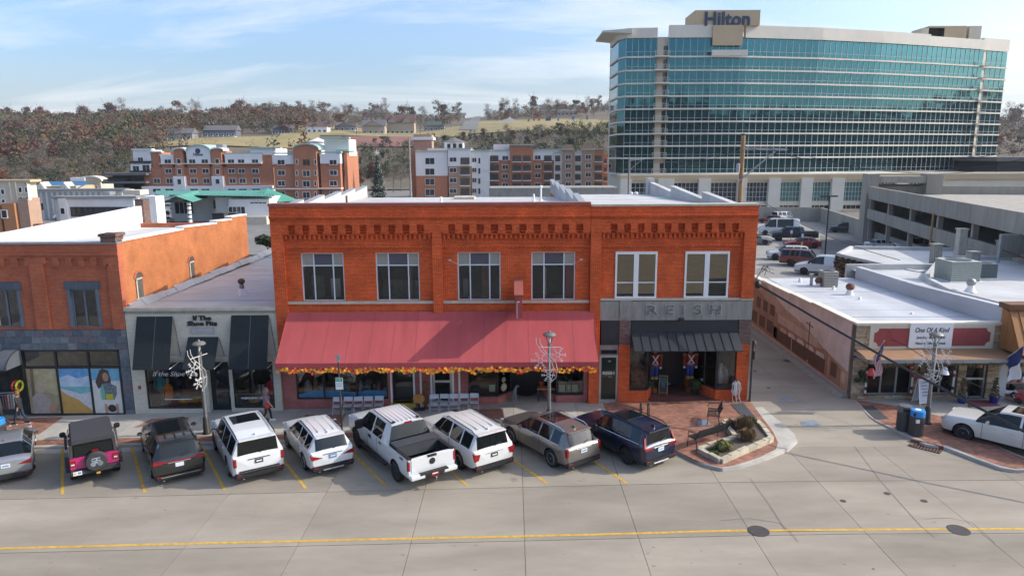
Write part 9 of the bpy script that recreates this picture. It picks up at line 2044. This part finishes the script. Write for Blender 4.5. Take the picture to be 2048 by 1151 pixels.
a = onY(1478,362,Yp-.25); b2 = onY(1550,303,Yp-.25); MB().tube([a,b2],.07,6).build('brace','galv',UP)
for t in (.02,.35,.6,.95): c = onY(1488,293,Yp).lerp(onY(1574,295,Yp),t); MB().lathe([(.04,0),(.07,.06),(.04,.12),(.06,.16),(1e-6,.2)],(c.x,Yp-.23,c.z),8).build('insulator','grey_metal',UP)
q2 = onY(1476,335,Yp-.35); MB().lathe([(.17,-.45),(.17,.3),(.1,.36),(1e-6,.4)],(q2.x,Yp-.35,q2.z),12).build('transformer','galv',UP)
q = onY(1259,314,52); U2 = thing('wooden_pole','slim grey utility pole carrying two white transformer cans behind the block','utility pole',(q.x,52,0)); MB().lathe([(.16,0),(.12,q.z)],(q.x,52,0),8).build('pole',mat('grey_pole',(.26,.24,.22),.9,var=.2),U2); c = onY(1290,318,52); MB().tube([(q.x,51.9,q.z-.4),(c.x,51.9,c.z)],.05,5).build('cross_arm','galv',U2); MB().tube([(q.x,51.9,q.z-1.6),(c.x-.4,51.9,c.z-.05)],.04,5).build('brace','galv',U2)
for px2 in (1262,1272): w_ = onY(px2,392,51.5); MB().lathe([(.24,-.5),(.24,.45),(.12,.5),(1e-6,.52)],(w_.x,51.5,w_.z),12).build('transformer','white',U2)
q = onY(818,275,90); U3 = thing('bare_pole','tall bare pale pole left of the riverside flats','utility pole',(q.x,90,0)); MB().lathe([(.22,-.5),(.14,q.z)],(q.x,90,0),8).build('pole',MATS['grey_pole'],U3)
q = onY(1867,425,34); U4 = thing('garage_pole','thin brown pole standing before the parking garage','utility pole',(q.x,34,0)); MB().lathe([(.13,0),(.1,q.z)],(q.x,34,0),7).build('pole','pole_wood',U4)
q = onZ(1650,508,.2); h = onY(1660,392,q.y).z; U5 = thing('car_park_lamp','black twin headed lamp post in the rear car park','street lamp',(q.x,q.y,.2)); MB().tube([(q.x,q.y,.2),(q.x,q.y,h)],.09,8).build('post','blk',U5); MB().box(q.x-1.1,q.x-.3,q.y-.2,q.y+.2,h-.1,h+.08).build('lamp_head',LD,U5); MB().box(q.x+.25,q.x+.95,q.y-.2,q.y+.2,h-.1,h+.08).build('lamp_head',LD,U5); MB().box(q.x-.3,q.x+.3,q.y-.05,q.y+.05,h-.05,h+.03).build('bracket','blk',U5)
for k,(px2,py2) in enumerate(((1581,492),(1603,500))):
 q = onZ(px2,py2,.2); o = thing('bollard','yellow bollard with a sign stake in the rear car park, %s of two' % ('left','right')[k],'bollard',(q.x,q.y,.2),'yellow bollards'); MB().lathe([(.12,0),(.12,.95),(.08,1.02),(1e-6,1.04)],(q.x,q.y,.2),10).build('post',mat('safety_yellow',(.55,.36,.02),.5,var=.05),o); MB().tube([(q.x,q.y,1.2),(q.x,q.y,2.3)],.02,5).build('stake','galv',o); MB().box(q.x-.15,q.x+.15,q.y-.02,q.y,1.9,2.35).build('sign_plate','white',o)
c1 = (12.05,-.1,6.25)
wire([c1,onY(2048,862,-9.0),onY(2400,1060,-13.0)],.055,.12,'thick black cable crossing in front of the stone shop','black_cable')
wire([onY(1530,553,14),onY(1810,690,-1),onY(2048,812,-6.5),onY(2300,940,-10)],.016,.15,'thin wire running down across the white gift sign')
clump = MB()
rr = random.Random(51)
o = thing('cable_junction','tangle of black cable connectors at the corner building edge','cable',c1); MB().ball((12.1,-.15,6.2),.16,8,6,sz=1.3).build('splice_box','blk',o)
for k in range(7): MB().tube([(12.0,.1,6.9-.12*k),(12.35+rr.random()*.4,.4,6.95+rr.uniform(-.3,.2)),(12.8+rr.random()*.5,1.0,6.7+rr.uniform(-.4,.2))],.014,4).build('loose_wire','blk',o)
tp_ = onY(1530,297,Yp);
for k,(a,b,s_) in enumerate((((1250,345),(1490,296),.6),((1262,322),(1488,300),.5),((1490,294),(2048,300),1.2),((1530,294),(2048,318),1.4),((1573,297),(2048,332),1.2),((1490,376),(1800,520),.7),((1300,318),(1490,318),.4))):
 A = onY(*a,52 if a[0] < 1400 else Yp); B = onY(*b,Yp if b[0] < 1600 else (8 if b[1] > 400 else 16)); wire([A,B],.022,s_,'thin overhead wire strung from the tall utility pole, %s' % ('left low','left upper','right uppermost','right second','right third','down to the white roofs','left short')[k])
# Christmas tree on the riverside
q0,q1_ = onY(757,398,165),onY(757,312,165); o = thing('christmas_tree','tall decorated Christmas tree with a star behind the block','Christmas tree',(q0.x,165,-.4)); mb = MB(); rr = random.Random(61); H_ = q1_.z + .4
for k in range(5200):
 t = rr.random() ** 1.2; a = rr.uniform(0,6.28); rad = (1-t) * 3.1 * (.82+.18*math.sin(t*46)) * rr.uniform(.75,1.02) + .05; c = Vector((q0.x+rad*math.cos(a),165+rad*math.sin(a),-.2+t*H_)); e = Vector((math.cos(a),math.sin(a),-.5)).normalized() * .22; f = Vector((-math.sin(a),math.cos(a),0)) * .14; mb.add([c-e,c+f,c+e,c-f],[(0,1,2,3)])
mb.build('branches',mat('fir_dark',(.012,.03,.022),.9,var=.3),o); MB().lathe([(.3,-.5),(.1,H_*.9)],(q0.x,165,0),7).build('trunk','bark',o); lt_ = MB()
for k in range(150): t = rr.random(); a = rr.uniform(0,6.28); rad = (1-t) * 3.15 + .06; lt_.ball((q0.x+rad*math.cos(a),165+rad*math.sin(a),-.2+t*H_),.07,5,4)
so = lt_.build('bulbs','white',o); so['kind'] = 'stuff'
st2 = MB()
for k in range(4): a = math.pi / 4 * k; st2.tube([(q0.x-.8*math.cos(a),165,q1_.z+.9-.8*math.sin(a)),(q0.x+.8*math.cos(a),165,q1_.z+.9+.8*math.sin(a))],.06,4)
st2.build('star','white',o)
# blue dumpster on the left
q = onZ(50,440,-.5); o = thing('blue_dumpster','bright blue dumpster in front of the tan block','dumpster',(q.x,q.y,-.5)); db = mat('dumpster_blue',(.02,.13,.40),.6,var=.15); MB().hexa([(q.x-1.0,q.y-.6,-.4),(q.x+1.0,q.y-.6,-.4),(q.x+1.0,q.y+.6,-.4),(q.x-1.0,q.y+.6,-.4),(q.x-1.1,q.y-.75,.95),(q.x+1.1,q.y-.75,.95),(q.x+1.1,q.y+.75,.95),(q.x-1.1,q.y+.75,.95)]).build('bin_body',db,o); MB().hexa([(q.x-1.1,q.y-.75,.96),(q.x+1.1,q.y-.75,.96),(q.x+1.1,q.y+.75,1.2),(q.x-1.1,q.y+.75,1.2),(q.x-1.1,q.y-.75,1.02),(q.x+1.1,q.y-.75,1.02),(q.x+1.1,q.y+.75,1.27),(q.x-1.1,q.y+.75,1.27)]).build('lid',db,o); MB().box(q.x-.7,q.x+.7,q.y-.76,q.y-.70,.2,.6).build('print','white',o)
# two dark roof units on the neighbouring roof, seen over the orange wall
for k,(px2,d) in enumerate(((436,60),(460,62))): q = onY(px2,432,CY+d); tag(MB().box(q.x-.5,q.x+.5,CY+d,CY+d+1,q.z-1.5,q.z+.2).box(q.x-.54,q.x+.54,CY+d-.04,CY+d+1.04,q.z+.2,q.z+.27).build('roof_unit',mat('dark_unit_paint',(.045,.045,.043),.6,var=.15)),'dark boxed unit above the orange wall coping, %s of two' % ('left','right')[k],'roof unit','dark roof units')
q = onY(533,458,40); o = thing('street_fir','small green fir between the orange wall and the brick block','tree',(q.x,40,-.3)); TREES2 = leafcloud(88,1500,1.3,2.0,3.0,.16,lobes=6); TREES2.v = [(a+q.x,b+40,c-.3) for a,b,c in TREES2.v]; TREES2.build('crown',LEAF['green'],o); MB().tube([(q.x,40,-.3),(q.x,40,3)],.1,6).build('trunk','bark',o)
# air that lets the far hill fade
hz = bpy.data.materials.new('air_haze'); hz.use_nodes = True; t_ = hz.node_tree; t_.nodes.clear(); ov = N(t_,'ShaderNodeOutputMaterial'); pvn = N(t_,'ShaderNodeVolumePrincipled'); pvn.inputs['Color'].default_value = (.86,.92,1.0,1); pvn.inputs['Density'].default_value = .00013; pvn.inputs['Anisotropy'].default_value = .3; t_.links.new(pvn.outputs[0],ov.inputs['Volume'])
hzo = MB().box(-1300,1900,-700,2300,-3.5,130).build('haze',hz); hzo['kind'] = 'stuff'; hzo['label'] = 'thin bluish air haze over the valley'
